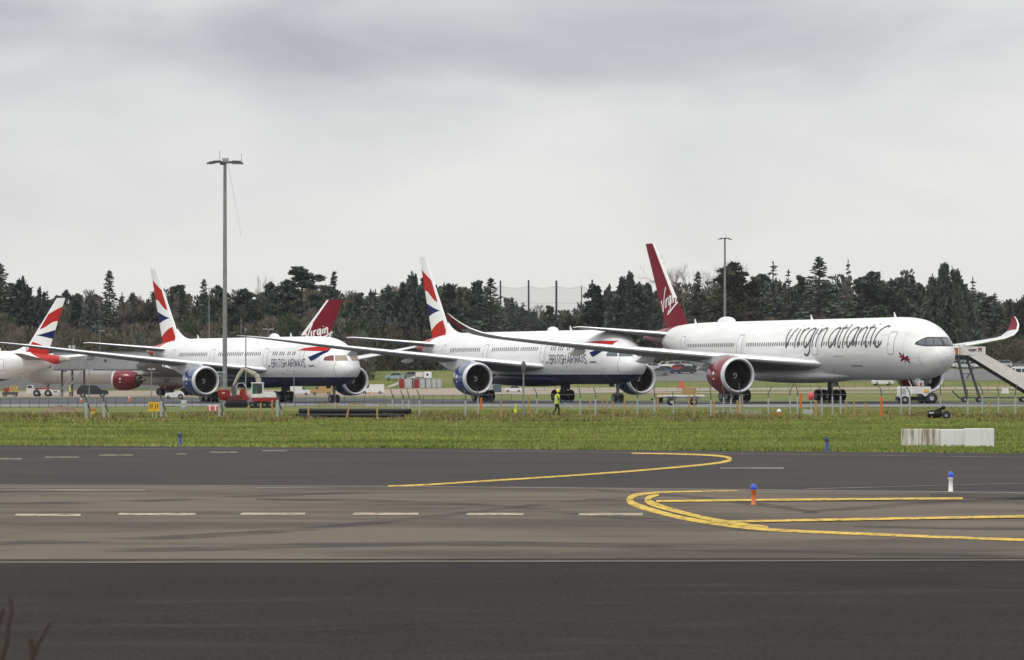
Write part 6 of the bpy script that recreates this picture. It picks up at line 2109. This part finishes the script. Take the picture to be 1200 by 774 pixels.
# -- red tracked dumper under the excavator's arm
def dumper():
    t = thing('tracked_dumper', 'red tracked dumper with roll hoop beneath the excavator\'s arm', 'dumper', gd(274, 478), 0)
    for y in (-.75, .75):
        mb = MB(); mb.prism([(-.85, .12), (-.7, 0), (1.2, 0), (1.4, .15), (1.4, .4), (1.2, .52), (-.7, .52), (-.9, .35)], y - .2, y + .2); mb.build('track', M['black'], t)
    mb = MB(); mb.box((.25, 0, .62), (2.1, 1.3, .2), 0, .03); mb.build('chassis', M['dark'], t)
    mb = MB()
    ring = lambda z, a, b, w: [Vector((a, -w, z)), Vector((b, -w, z)), Vector((b, w, z)), Vector((a, w, z))]
    mb.rings([ring(.72, -1.15, -.45, .55), ring(1.1, -1.5, -.35, .7), ring(1.78, -1.62, -.38, .78)], 0, False)
    mb.rings([ring(1.78, -1.62, -.38, .78), ring(1.74, -1.55, -.45, .72), ring(.8, -1.1, -.5, .5)], 0, False)
    mb.add(ring(.72, -1.15, -.45, .55), [(3, 2, 1, 0)]); mb.add(ring(.8, -1.1, -.5, .5), [(0, 1, 2, 3)])
    mb.build('skip', M['red'], t)
    mb = MB(); mb.box((-1.0, -.74, 1.55), (.3, .02, .24)); mb.build('maker_plate', M['cream'], t)
    mb = MB(); mb.prism([(-.2, .72), (-.15, 1.25), (.1, 1.3), (1.35, 1.3), (1.5, 1.1), (1.5, .72)], -.72, .72, 0, .04); mb.build('engine_cover', M['red'], t)
    mb = MB(); mb.box((.15, -.73, .95), (1.6, .02, .42), 0); mb.build('grille', mat('dark_red_grille', (.10, .012, .014), .6), t)
    mb = MB(); mb.box((.85, 0, 1.5), (.5, .6, .4), 0, .06); mb.box((1.08, 0, 1.8), (.14, .55, .5), 0, .05); mb.build('seat', M['black'], t)
    mb = MB(); mb.box((1.0, -.3, 1.6), (.6, .3, .55), 0, .04); mb.build('fuel_tank', M['red'], t)
    mb = MB()
    for y in (-.6, .6):
        mb.path([Vector((.25, y, 1.25)), Vector((.22, y, 2.05)), Vector((.45, y, 2.45)), Vector((.95, y, 2.45)), Vector((1.2, y, 2.1)), Vector((1.3, y, 1.25))], .045, 7)
    mb.tube((.45, -.6, 2.45), (.45, .6, 2.45), .045, None, 7); mb.tube((.95, -.6, 2.45), (.95, .6, 2.45), .045, None, 7)
    mb.build('roll_hoop', M['grey'], t)
dumper()

# -- left side ground equipment by the far jets
def pushback(px, d, label):
    t = thing('pushback_tractor', label, 'tug', gd(px, d), 0, 'tow tractors')
    mb = MB(); mb.prism([(-2.8, .55), (-2.8, 1.35), (-1.6, 1.4), (-1.4, 1.25), (1.2, 1.25), (1.4, 1.15), (2.7, 1.1), (2.85, .8), (2.7, .5)], -1.15, 1.15, 0, .03); mb.build('body', M['dirty_white'], t)
    mb = MB(); mb.prism([(-2.75, 1.35), (-2.65, 1.98), (-1.75, 2.0), (-1.6, 1.4)], -.9, .9, 0, .04); c = mb.build('cab', M['dirty_white'], t)
    mb = MB(); mb.box((-2.2, -.92, 1.68), (.72, .03, .42)); mb.box((-2.74, 0, 1.68), (.03, 1.3, .4), 0, 0, 0, .12); mb.build('cab_window', M['glass'], c)['kind'] = 'stuff'
    for x in (-1.0, .95):
        for sg in (-1, 1):
            wheel(t, x, sg * 1.05, .62, .45)
    mb = MB(); mb.box((0, 0, 1.38), (2.4, 1.6, .26), 0, .06); mb.build('engine_cover', M['red'], t)
    mb = MB(); mb.box((2.2, -1.17, .85), (.7, .03, .2)); mb.build('tail_vent', M['dark'], t)
pushback(50.5, 822, 'big white four-wheeled pushback tractor under the far striped tail')
car('parked_car', 'black estate car parked left of the far crimson engine', gd(108.5, 800), R(180 + 6), 'suv', PAINT['black'], 'airside vehicles', s=1.18)
def low_tug(px, d, label, rz=0, s=1.0):
    t = thing('baggage_tug', label, 'tug', gd(px, d), rz, 'tow tractors', s)
    mb = MB(); mb.prism([(-1.5, .3), (-1.52, .8), (-1.3, 1.0), (-.2, 1.05), (0, 1.25), (.9, 1.28), (1.35, .95), (1.5, .6), (1.5, .3)], -.7, .7, 0, .04); mb.build('body', M['dirty_white'], t)
    mb = MB(); mb.box((.1, 0, 1.26), (.5, .5, .12), 0, .03); mb.build('seat', M['black'], t)
    for x, r in ((-1.0, .28), (.95, .42)):
        for sg in (-1, 1):
            wheel(t, x, sg * .65, r, .25)
    mb = MB(); mb.box((-1.5, -.4, .72), (.05, .3, .14)); mb.build('headlight', M['dark'], t)
low_tug(205, 720, 'low white airport tug below the left jet\'s near engine', 0, .95)
# ground power cart, red and yellow hose frames
t = thing('ground_power_cart', 'red and yellow wheeled power cart at the far left under the tail', 'cart', gd(12, 815))
mb = MB(); mb.box((0, 0, .6), (2.6, 1.1, .5), 0, .05); mb.build('chassis', M['dark'], t)
mb = MB(); mb.box((-.6, 0, 1.15), (.9, .9, .7), 0, .06); mb.build('power_unit', M['red'], t)
mb = MB()
for x in (.1, .6, 1.1):
    mb.tube((x - .3, -.5, .8), (x + .25, -.5, 1.9), .06, None, 6); mb.tube((x + .3, .5, .8), (x - .2, .5, 1.9), .06, None, 6)
mb.build('hose_frame', M['yellow'], t)
for x in (-.9, .9):
    for sg in (-1, 1):
        wheel(t, x, sg * .5, .28, .2)

# jet bridge with stair tower, and the grey terminal behind it
def jet_bridge():
    d = 834
    o0 = gd(130, d)
    t = thing('jet_bridge', 'grey panelled jet bridge with service stairs behind the far striped tail', 'jet bridge', o0)
    X = lambda px: (px - 130) * d / F
    Z = lambda py: zat(py, d) - o0.z
    z0, z1 = Z(434.5), Z(412)
    w = 2.4
    mb = MB(); mb.box(((X(62) + X(176)) / 2, w / 2, (z0 + z1) / 2), (X(176) - X(62), w, z1 - z0), 0, .05); tun = mb.build('tunnel', M['grey'], t)
    px = 63.5
    pan = MB(); pw = X(130 + 9.3); pan.box((0, 0, 0), (pw - .06, .05, z1 - z0 - .5), 0, .01)
    first = pan.build('wall_panel', mat('bridge_panel', (.27, .28, .29), .5, var=.1, scale=.4), t)
    k = 0
    while px < 172:
        ob = first if k == 0 else first.copy()
        if k:
            COL.objects.link(ob); ob.parent = t
        ob.location = (X(px + 4.8), -.03, (z0 + z1) / 2)
        px += 9.5; k += 1
    mb = MB(); mb.box((X(123.5), -.07, Z(423)), (.36, .03, .5)); mb.build('window', M['glass'], t)
    mb = MB(); mb.box(((X(62) + X(176)) / 2, -.1, z0 + .08), (X(176) - X(62), .12, .16)); mb.box(((X(62) + X(176)) / 2, -.1, z1 - .05), (X(176) - X(62), .12, .14)); mb.build('edge_beam', M['dark_steel'], t)['kind'] = 'stuff'
    for px in (72, 84, 98):
        mb = MB(); mb.box((X(px), 1.2, z0 / 2), (.35, .35, z0), 0, .02); mb.build('column', M['dark_steel'], t)
    for px in (81, 85.5):
        mb = MB(); mb.box((X(px), 1.2, z1 + .5), (.5, .5, 1.1), 0, .03); mb.build('roof_vent', M['steel'], t)
    st = MB()
    for y in (-1.3, -.4):
        st.prism([(X(70), 0), (X(72), 0), (X(99), z0), (X(97), z0)], y - .03, y + .03)
    st.build('stair_stringer', M['steel'], t)['kind'] = 'stuff'
    s0 = MB(); s0.box((0, -.85, 0), (.28, .85, .04)); first = s0.build('stair_step', M['steel'], t)
    for k in range(20):
        ob = first if k == 0 else first.copy()
        if k:
            COL.objects.link(ob); ob.parent = t
        ob.location = (X(71 + 27 * k / 20), 0, z0 * (k + .5) / 20)
    rl = MB()
    for y in (-1.3, -.4):
        rl.tube((X(70.5), y, 1.0), (X(98), y, z0 + 1.0), .03, None, 5)
        for k in range(7):
            u = k / 6
            rl.tube((X(70.5 + 27 * u), y, z0 * u), (X(70.5 + 27 * u), y, z0 * u + 1.0), .022, None, 5)
    rl.build('stair_handrail', M['steel'], t)
jet_bridge()
def terminal():
    d = 905
    o0 = gd(120, d)
    t = thing('terminal_building', 'long low grey building behind the far jets at the left', 'building', o0)
    X = lambda px: (px - 120) * d / F
    zt = zat(418, d) - o0.z
    mb = MB(); mb.box((X(95), 8, zt / 2), (X(235) - X(-60), 14, zt), 0); mb.build('wall', mat('cladding', (.20, .205, .21), .6, var=.1, scale=.3), t)
    mb = MB(); mb.box((X(95), 8, zt + .2), (X(236) - X(-61), 14.5, .4), 0, .05); mb.build('roof', M['dark_steel'], t)
    px = -50
    w0 = MB(); w0.box((0, 0, 0), (1.8, .06, 1.3), 0, .01); first = w0.build('window', M['glass'], t); k = 0
    while px < 225:
        ob = first if k == 0 else first.copy()
        if k:
            COL.objects.link(ob); ob.parent = t
        ob.location = (X(px), .97, zt * .55); px += 16; k += 1
terminal()

# containers on dollies behind the middle jet's engine
dc = 905
def container(px0, px1, y0, y1, paint, label):
    a = gd((px0 + px1) / 2, dc); w = (px1 - px0) * dc / F - .05
    zb, zt = zat(y1, dc), zat(y0, dc)
    t = thing('cargo_container', label, 'container', (a.x, dc, zb), 0, 'air cargo containers on the dolly train')
    h_ = zt - zb
    mb = MB(); mb.prism([(-w / 2, 0), (w / 2, 0), (w / 2, h_), (-w / 2, h_)], -.75, .75, 0, .015); mb.build('shell', paint, t)
    mb = MB()
    for x in (-w / 2 + .04, w / 2 - .04):
        mb.box((x, -.78, h_ / 2), (.08, .06, h_), 0)
    mb.box((0, -.78, h_ - .05), (w, .05, .08), 0); mb.box((0, -.78, .05), (w, .05, .08), 0)
    mb.build('edge_frame', M['steel'], t)
    mb = MB(); mb.box((0, -.77, h_ * .45), (w * .62, .03, h_ * .72), 0, .005); mb.build('door', paint, t)
for (a, b, paint, lb) in ((467, 474.3, M['red'], 'red cargo container at the left end of the dolly train'), (475, 483, M['alu'], 'silver container between the two red ones'), (484.6, 491.8, M['red'], 'red cargo container right of a silver one, mid train'),
   (492, 498.2, M['alu'], 'first silver container right of the second red one'), (499, 505.2, M['alu'], 'second silver container right of the second red one'), (506, 511.5, M['alu'], 'third silver container right of the second red one'), (512.2, 517.5, M['alu'], 'silver container at the right end of the dolly train')):
    container(a, b, 443.8, 455.5, paint, lb)
a = gd(492, dc)
t = thing('dolly_train', 'red dolly train carrying the row of cargo containers', 'dolly', a)
zb = zat(455.5, dc) - a.z
mb = MB(); mb.box((0, 0, zb - .1), ((528 - 464) * dc / F, 1.5, .18), 0, .02); mb.build('deck', M['red'], t)
for k in range(6):
    for sg in (-1, 1):
        wheel(t, (-24 + 9.6 * k) * dc / F, sg * .6, max(.15, min(.24, zb * .4)), .15)
# white belt loader behind them
a = gd(478, 908.5)
t = thing('belt_loader', 'white belt loader with its ramp rising right behind the containers', 'belt loader', a)
X = lambda px: (px - 478) * 908.5 / F
Z = lambda py: zat(py, 908.5) - a.z
mb = MB(); mb.prism([(X(452), Z(456)), (X(454), Z(453)), (X(486), Z(440.5)), (X(487), Z(443))], -.6, .6); mb.build('conveyor', M['dirty_white'], t)
mb = MB(); mb.prism([(X(487), Z(442)), (X(487), Z(436.5)), (X(496.5), Z(436.2)), (X(496.5), Z(442))], -.8, .8, 0, .02); mb.build('cab', M['cream'], t)
mb = MB(); mb.prism([(X(497), Z(443.3)), (X(497), Z(436)), (X(505.8), Z(436)), (X(505.8), Z(443.3))], -.8, .8, 0, .02); bx = mb.build('rear_box', M['white'], t)
mb = MB(); mb.box((X(501), -.82, Z(439.3)), (.4, .03, .4)); mb.build('port', M['black'], bx)
mb = MB(); mb.box((X(492), 0, Z(443) / 2 + .1), (X(505) - X(480), 1.4, max(.4, Z(443) - .3)), 0, .05); mb.build('chassis', M['dark'], t)
for px in (483, 502):
    for sg in (-1, 1):
        wheel(t, X(px), sg * .65, .36, .25)

AIRV = 'airside vehicles'
car('white_van', 'white panel van right of the left jet\'s far engine', gd(436.5, 870), R(0), 'van', PAINT['white'], AIRV, 'van', .92)
car('parked_car', 'pale car parked behind the belt loader\'s ramp', gd(462.5, 934), 0, 'hatch', PAINT['pale_blue'], 'cars in the far car park', s=.95)
car('parked_car', 'grey car parked behind the belt loader\'s cab', gd(481, 938), 0, 'hatch', PAINT['grey'], 'cars in the far car park', s=.95)
car('white_van', 'white van seen beneath the left jet\'s belly', gd(351, 860), R(180), 'van', PAINT['white'], AIRV, 'van', .8)
car('yellow_truck', 'yellow brown service vehicle seen under the left jet\'s nose', gd(377, 862), 0, 'van', mat('tan_paint', (.42, .28, .10), .5), AIRV, 'truck', .85)
car('parked_car', 'small white car seen under the middle jet\'s belly', gd(601.5, 880), 0, 'hatch', PAINT['white'], AIRV, s=.8)
a = gd(582.5, 878)
t = thing('blue_container', 'blue grey container right of the middle jet\'s near engine', 'container', a)
mb = MB(); mb.prism([(-.78, .25), (.78, .25), (.78, 1.5), (-.78, 1.5)], -.7, .7, 0, .02); mb.build('shell', mat('slate_paint', (.07, .10, .13), .5), t)
mb = MB(); mb.box((0, 0, .18), (1.7, 1.4, .12), 0, .01); mb.build('pallet', M['dark'], t)
mb = MB(); mb.box((-.9, -.2, .85), (.22, .7, 1.1), 0, .02); mb.build('end_rack', M['alu'], t)

CARS = [(772, 943, 'grey', 'hatch', 'grey car nearest the yellow sign in the far car park', 0), (781, 951, 'blue', 'hatch', 'blue car second from the yellow sign in the far car park', 180), (787, 975, 'white', 'suv', 'white car at the back of the car park seen above the flatbed trailer', 0),
 (794, 960, 'red', 'hatch', 'red car in the far car park above the flatbed trailer', 0), (798, 978, 'silver', 'suv', 'silver car behind the red one in the far car park', 180), (804, 950, 'black', 'hatch', 'black car right of the red one in the far car park', 0),
 (765, 968, 'silver', 'hatch', 'silver car directly behind the yellow sign', 180), (778, 980, 'white', 'hatch', 'white car at the back left of the car park above the trailer', 0),
 (1002, 930, 'grey', 'hatch', 'grey car seen under the right jet\'s forward belly', 0), (1012, 934, 'blue', 'hatch', 'blue car beside the grey one under the right jet\'s belly', 0), (1034, 905, 'white', 'hatch', 'white car alone under the right jet\'s forward belly', 180),
 (1121, 985, 'white', 'suv', 'white car just right of the right jet\'s nose in the far car park', 0), (1131, 978, 'silver', 'hatch', 'silver car behind the stairs\' left legs', 180), (1139, 984, 'white', 'hatch', 'white car behind the stairs\' right legs', 0),
 (1173, 990, 'silver', 'suv', 'silver car high on the car park left of the white minibus', 0), (1198, 992, 'grey', 'hatch', 'grey car at the right edge above the white minibus', 0), (1184, 994, 'red', 'hatch', 'dark red car directly above the white minibus roof', 180)]
for (px, d, pc, kd, lb, rz) in CARS:
    car('parked_car', lb, gd(px, d), R(rz + 8), kd, PAINT[pc], 'cars in the far car park', s=1.0)
# minibus at the right edge
t = thing('minibus', 'white minibus cut by the right edge of the picture', 'minibus', gd(1197, 925), R(3))
mb = MB(); mb.prism([(-2.9, .4), (-3.0, .95), (-2.7, 1.35), (-1.9, 2.35), (-1.4, 2.55), (2.9, 2.6), (3.0, 2.4), (3.0, .4)], -1.0, 1.0, 0, .04); mb.build('body', PAINT['white'], t)
mb = MB(); mb.prism([(-2.62, 1.4), (-1.95, 2.25), (-1.5, 2.3), (-1.5, 1.35)], -1.015, 1.015); mb.build('cab_window', M['glass'], t)
for k in range(3):
    mb = MB(); mb.box((-.75 + 1.25 * k, 0, 1.8), (1.1, 2.03, .7), 0, .03); mb.build('side_window', M['glass'], t)
for x in (-1.9, 1.9):
    for sg in (-1, 1):
        wheel(t, x, sg * .88, .36, .24)
# white box and red cone stack
t = thing('storage_box', 'small white box under the stairs\' flight at the right', 'box', gd(1178, 760))
mb = MB(); mb.prism([(-.6, 0), (-.45, .72), (.45, .72), (.6, 0)], -.4, .4, 0, .02); mb.build('body', M['dirty_white'], t)
mb = MB(); mb.box((0, 0, .75), (.8, .7, .06), 0, .01); mb.build('lid', M['white'], t)
t = thing('cone_stack', 'red and white traffic barrier stack in the far grass above the flatbed trailer', 'barrier', gd(799, 895))
for k, (w, z) in enumerate(((1.25, .25), (1.0, .72), (.7, 1.15))):
    mb = MB(); mb.prism([(-w / 2, z - .22), (w / 2, z - .22), (w / 2 - .12, z + .2), (-w / 2 + .12, z + .2)], -.25, .25); mb.build('barrier', M['pink_red'] if k != 1 else M['orange'], t)
def cone(px, d, label, s=1.0):
    t = thing('traffic_cone', label, 'cone', gd(px, d), 0, 'orange cones', s)
    mb = MB(); mb.box((0, 0, .02), (.42, .42, .04), 0, .01); mb.build('base', M['black'], t)
    mb = MB(); mb.lathe([(.04, .17), (.95, .03), (.96, .01)], (0, 0, 0), 'Z', 14); c = mb.build('shell', M['orange'], t)
    mb = MB(); mb.lathe([(.5, .1), (.7, .072)], (0, 0, 0), 'Z', 14); mb.build('reflective_band', M['white'], c)
cone(433, 860, 'orange cone in front of the white panel van')
cone(151.5, 640, 'orange cone on the apron below the far crimson engine')
cone(95, 620, 'small orange cone left of the black estate car', .8)

# ------------------------------------------------------------------ people
def person(label, loc, rz, stride=.22, scale=1.0, arm=(.38, -.02, 1.02), tool=True, simple=False):
    t = thing('person', label, 'person', loc, rz, None, scale)
    # local: facing +X. one vertex per joint
    J = {'pelvis': ((0, 0, .95), .135), 'belly': ((.01, 0, 1.08), .13), 'chest': ((.03, 0, 1.28), .15), 'collar': ((.04, 0, 1.43), .10), 'neck': ((.06, 0, 1.51), .058), 'head': ((.085, 0, 1.60), .088), 'crown': ((.08, 0, 1.70), .082),
         'hl': ((0, .09, .90), .098), 'kl': ((stride * .62, .10, .50), .066), 'al': ((stride * .55, .10, .09), .045), 'tl': ((stride * .55 + .17, .11, .035), .035),
         'hr': ((0, -.09, .90), .098), 'kr': ((-stride * .25, -.10, .49), .066), 'ar': ((-stride, -.10, .11), .045), 'tr': ((-stride + .16, -.11, .035), .035),
         'sl': ((.03, .18, 1.40), .065), 'el': ((.08, .23, 1.14), .048), 'wl': ((.24, .18, .95), .034), 'pl': ((.30, .17, .92), .036),
         'sr': ((.03, -.18, 1.40), .065), 'er': ((.16, -.24, 1.17), .048), 'wr': ((arm[0], -.17, arm[2]), .034), 'pr': ((arm[0] + .07, -.16, arm[2] - .01), .036)}
    E_ = [('pelvis', 'belly'), ('belly', 'chest'), ('chest', 'collar'), ('collar', 'neck'), ('neck', 'head'), ('head', 'crown'),
          ('pelvis', 'hl'), ('hl', 'kl'), ('kl', 'al'), ('al', 'tl'), ('pelvis', 'hr'), ('hr', 'kr'), ('kr', 'ar'), ('ar', 'tr'),
          ('chest', 'sl'), ('sl', 'el'), ('el', 'wl'), ('wl', 'pl'), ('chest', 'sr'), ('sr', 'er'), ('er', 'wr'), ('wr', 'pr')]
    for side, pn in (('l', 'pl'), ('r', 'pr')):
        b = Vector(J[pn][0])
        for k in range(5):
            off = Vector((.03, .028 - .014 * k, .0)) if k < 4 else Vector((.0, .035 if side == 'r' else -.035, .01))
            L_ = (.05, .06, .055, .045, .04)[k]
            J[f'f{side}{k}a'] = (tuple(b + off), .010); J[f'f{side}{k}b'] = (tuple(b + off + Vector((L_ * .8, 0, -.012 if k < 4 else .01))), .009); J[f'f{side}{k}c'] = (tuple(b + off + Vector((L_ * .9, 0, -.045))), .008)
            E_ += [(pn, f'f{side}{k}a'), (f'f{side}{k}a', f'f{side}{k}b'), (f'f{side}{k}b', f'f{side}{k}c')]
    names = list(J); idx = {n: i for i, n in enumerate(names)}
    me = bpy.data.meshes.new('body')
    me.from_pydata([J[n][0] for n in names], [(idx[a], idx[b]) for a, b in E_], [])
    body = bpy.data.objects.new('body', me); COL.objects.link(body); body.parent = t
    mod = body.modifiers.new('skin', 'SKIN')
    sub = body.modifiers.new('subdivision', 'SUBSURF'); sub.levels = 2; sub.render_levels = 2
    for n in names:
        sv = me.skin_vertices[0].data[idx[n]]; r = J[n][1]
        sv.radius = (r, r); sv.use_root = (n == 'pelvis')
    # clothes by height: boots, dark trousers, dark green sleeves, skin
    m, nt, b = _base('worker_clothes')
    b.inputs['Roughness'].default_value = .85
    co = nt.nodes.new('ShaderNodeTexCoord'); sp = nt.nodes.new('ShaderNodeSeparateXYZ'); nt.links.new(co.outputs['Object'], sp.inputs[0])
    rp = nt.nodes.new('ShaderNodeValToRGB'); rp.color_ramp.interpolation = 'CONSTANT'
    mr = nt.nodes.new('ShaderNodeMapRange'); mr.inputs[1].default_value = 0; mr.inputs[2].default_value = 2.0
    nt.links.new(sp.outputs['Z'], mr.inputs[0]); nt.links.new(mr.outputs[0], rp.inputs[0])
    el = rp.color_ramp.elements; el[0].position = 0; el[0].color = (.02, .015, .012, 1); el[1].position = .06; el[1].color = (.012, .014, .022, 1)
    for pos, c in ((.505, (.03, .13, .075)), (.735, (.42, .25, .18))):
        q_ = el.new(pos); q_.color = tuple(c) + (1,)
    nt.links.new(rp.outputs[0], b.inputs['Base Color'])
    me.materials.append(m)
    hv = MB()
    rr = []
    for z, rx, ry, cx in ((.84, .165, .19, 0), (.95, .17, .195, .0), (1.08, .165, .19, .01), (1.25, .18, .215, .03), (1.38, .165, .225, .035), (1.45, .11, .15, .045), (1.475, .075, .09, .05)):
        rr.append([Vector((cx + rx * math.cos(a), ry * math.sin(a), z)) for a in np.linspace(0, 2 * math.pi, 20, endpoint=False)])
    hv.rings(rr, 0, True)
    vest = hv.build('vest', M['hivis'], t)
    bd = MB()
    for z in (1.0, 1.14):
        bd.rings([[Vector((.012 + .178 * math.cos(a), .203 * math.sin(a), z + dz)) for a in np.linspace(0, 2 * math.pi, 20, endpoint=False)] for dz in (-.025, .025)], 0, True)
    bd.build('reflective_band', M['alu'], vest)['kind'] = 'stuff'
    ht = MB()
    ht.lathe([(1.66, .13), (1.67, .115), (1.72, .112), (1.77, .09), (1.80, .05), (1.81, .005)], (.08, 0, 0), 'Z', 18)
    ht.box((.19, 0, 1.665), (.12, .17, .012), 0, .005)
    ht.build('hard_hat', mat('yellow_hard_hat', (.78, .62, .02), .4), t)
    fc = MB()
    fc.add([(.168, -.02, 1.60), (.168, .02, 1.60), (.195, 0, 1.575), (.172, 0, 1.63)], [(0, 1, 2), (0, 2, 3), (2, 1, 3)])
    for sg in (-1, 1):
        fc.lathe([(-.015, .01), (0, .032), (.015, .01)], (.085, sg * .09, 1.60), 'Y', 8)
    fc.build('nose_and_ears', M['skin'], t)['kind'] = 'stuff'
    ey = MB()
    for sg in (-1, 1):
        ey.lathe([(-.008, .002), (0, .011), (.008, .002)], (.164, sg * .033, 1.628), 'X', 8)
    ey.box((.170, 0, 1.548), (.01, .045, .008))
    ey.build('eyes_and_mouth', M['dark'], t)['kind'] = 'stuff'
    return t
q = gp(652.5, 488)
pr = person('worker in yellow hard hat and hi-vis vest walking right in front of the middle jet', q, R(-8), scale=31.5 * q.y / F / 1.81)
kit = MB(); kit.tube((0, 0, 0), (.95, .05, -.62), .014, None, 6)
o = kit.build('survey_pole', M['steel'])
h0 = Vector((.42, -.16, 1.0)) * pr.scale[0]
rot = Matrix.Rotation(R(-8), 3, 'Z')
o.location = q + rot @ h0; o.rotation_euler = (0, 0, R(-8)); o.scale = pr.scale
tag(o, 'thin pole held low in front of the walking worker', 'pole')
q = gd(82, 812)
person('distant worker in a hi-vis vest at the foot of the jet bridge stairs', q, R(150), .1, 1.0)

# ------------------------------------------------------------------ the air: faint haze that greys the far wood
mb = MB()
X0, X1, Y0, Y1, Z0, Z1 = -7000, 7000, -500, 9500, -2.0, 46.0
mb.add([(X0, Y0, Z0), (X1, Y0, Z0), (X1, Y1, Z0), (X0, Y1, Z0), (X0, Y0, Z1), (X1, Y0, Z1), (X1, Y1, Z1), (X0, Y1, Z1)],
       [(3, 2, 1, 0), (4, 5, 6, 7), (0, 1, 5, 4), (1, 2, 6, 5), (2, 3, 7, 6), (3, 0, 4, 7)])
hz = bpy.data.materials.new('haze'); hz.use_nodes = True
hn = hz.node_tree.nodes; hl = hz.node_tree.links; hn.clear()
ho = hn.new('ShaderNodeOutputMaterial'); hv = hn.new('ShaderNodeVolumePrincipled')
hv.inputs['Color'].default_value = (.93, .95, 1.0, 1); hv.inputs['Density'].default_value = 2.9e-5; hv.inputs['Anisotropy'].default_value = .2
hl.new(hv.outputs[0], ho.inputs['Volume'])
o = mb.build('haze', hz); o['kind'] = 'stuff'
tag(o, 'thin pale haze filling the air over the airfield', 'haze')
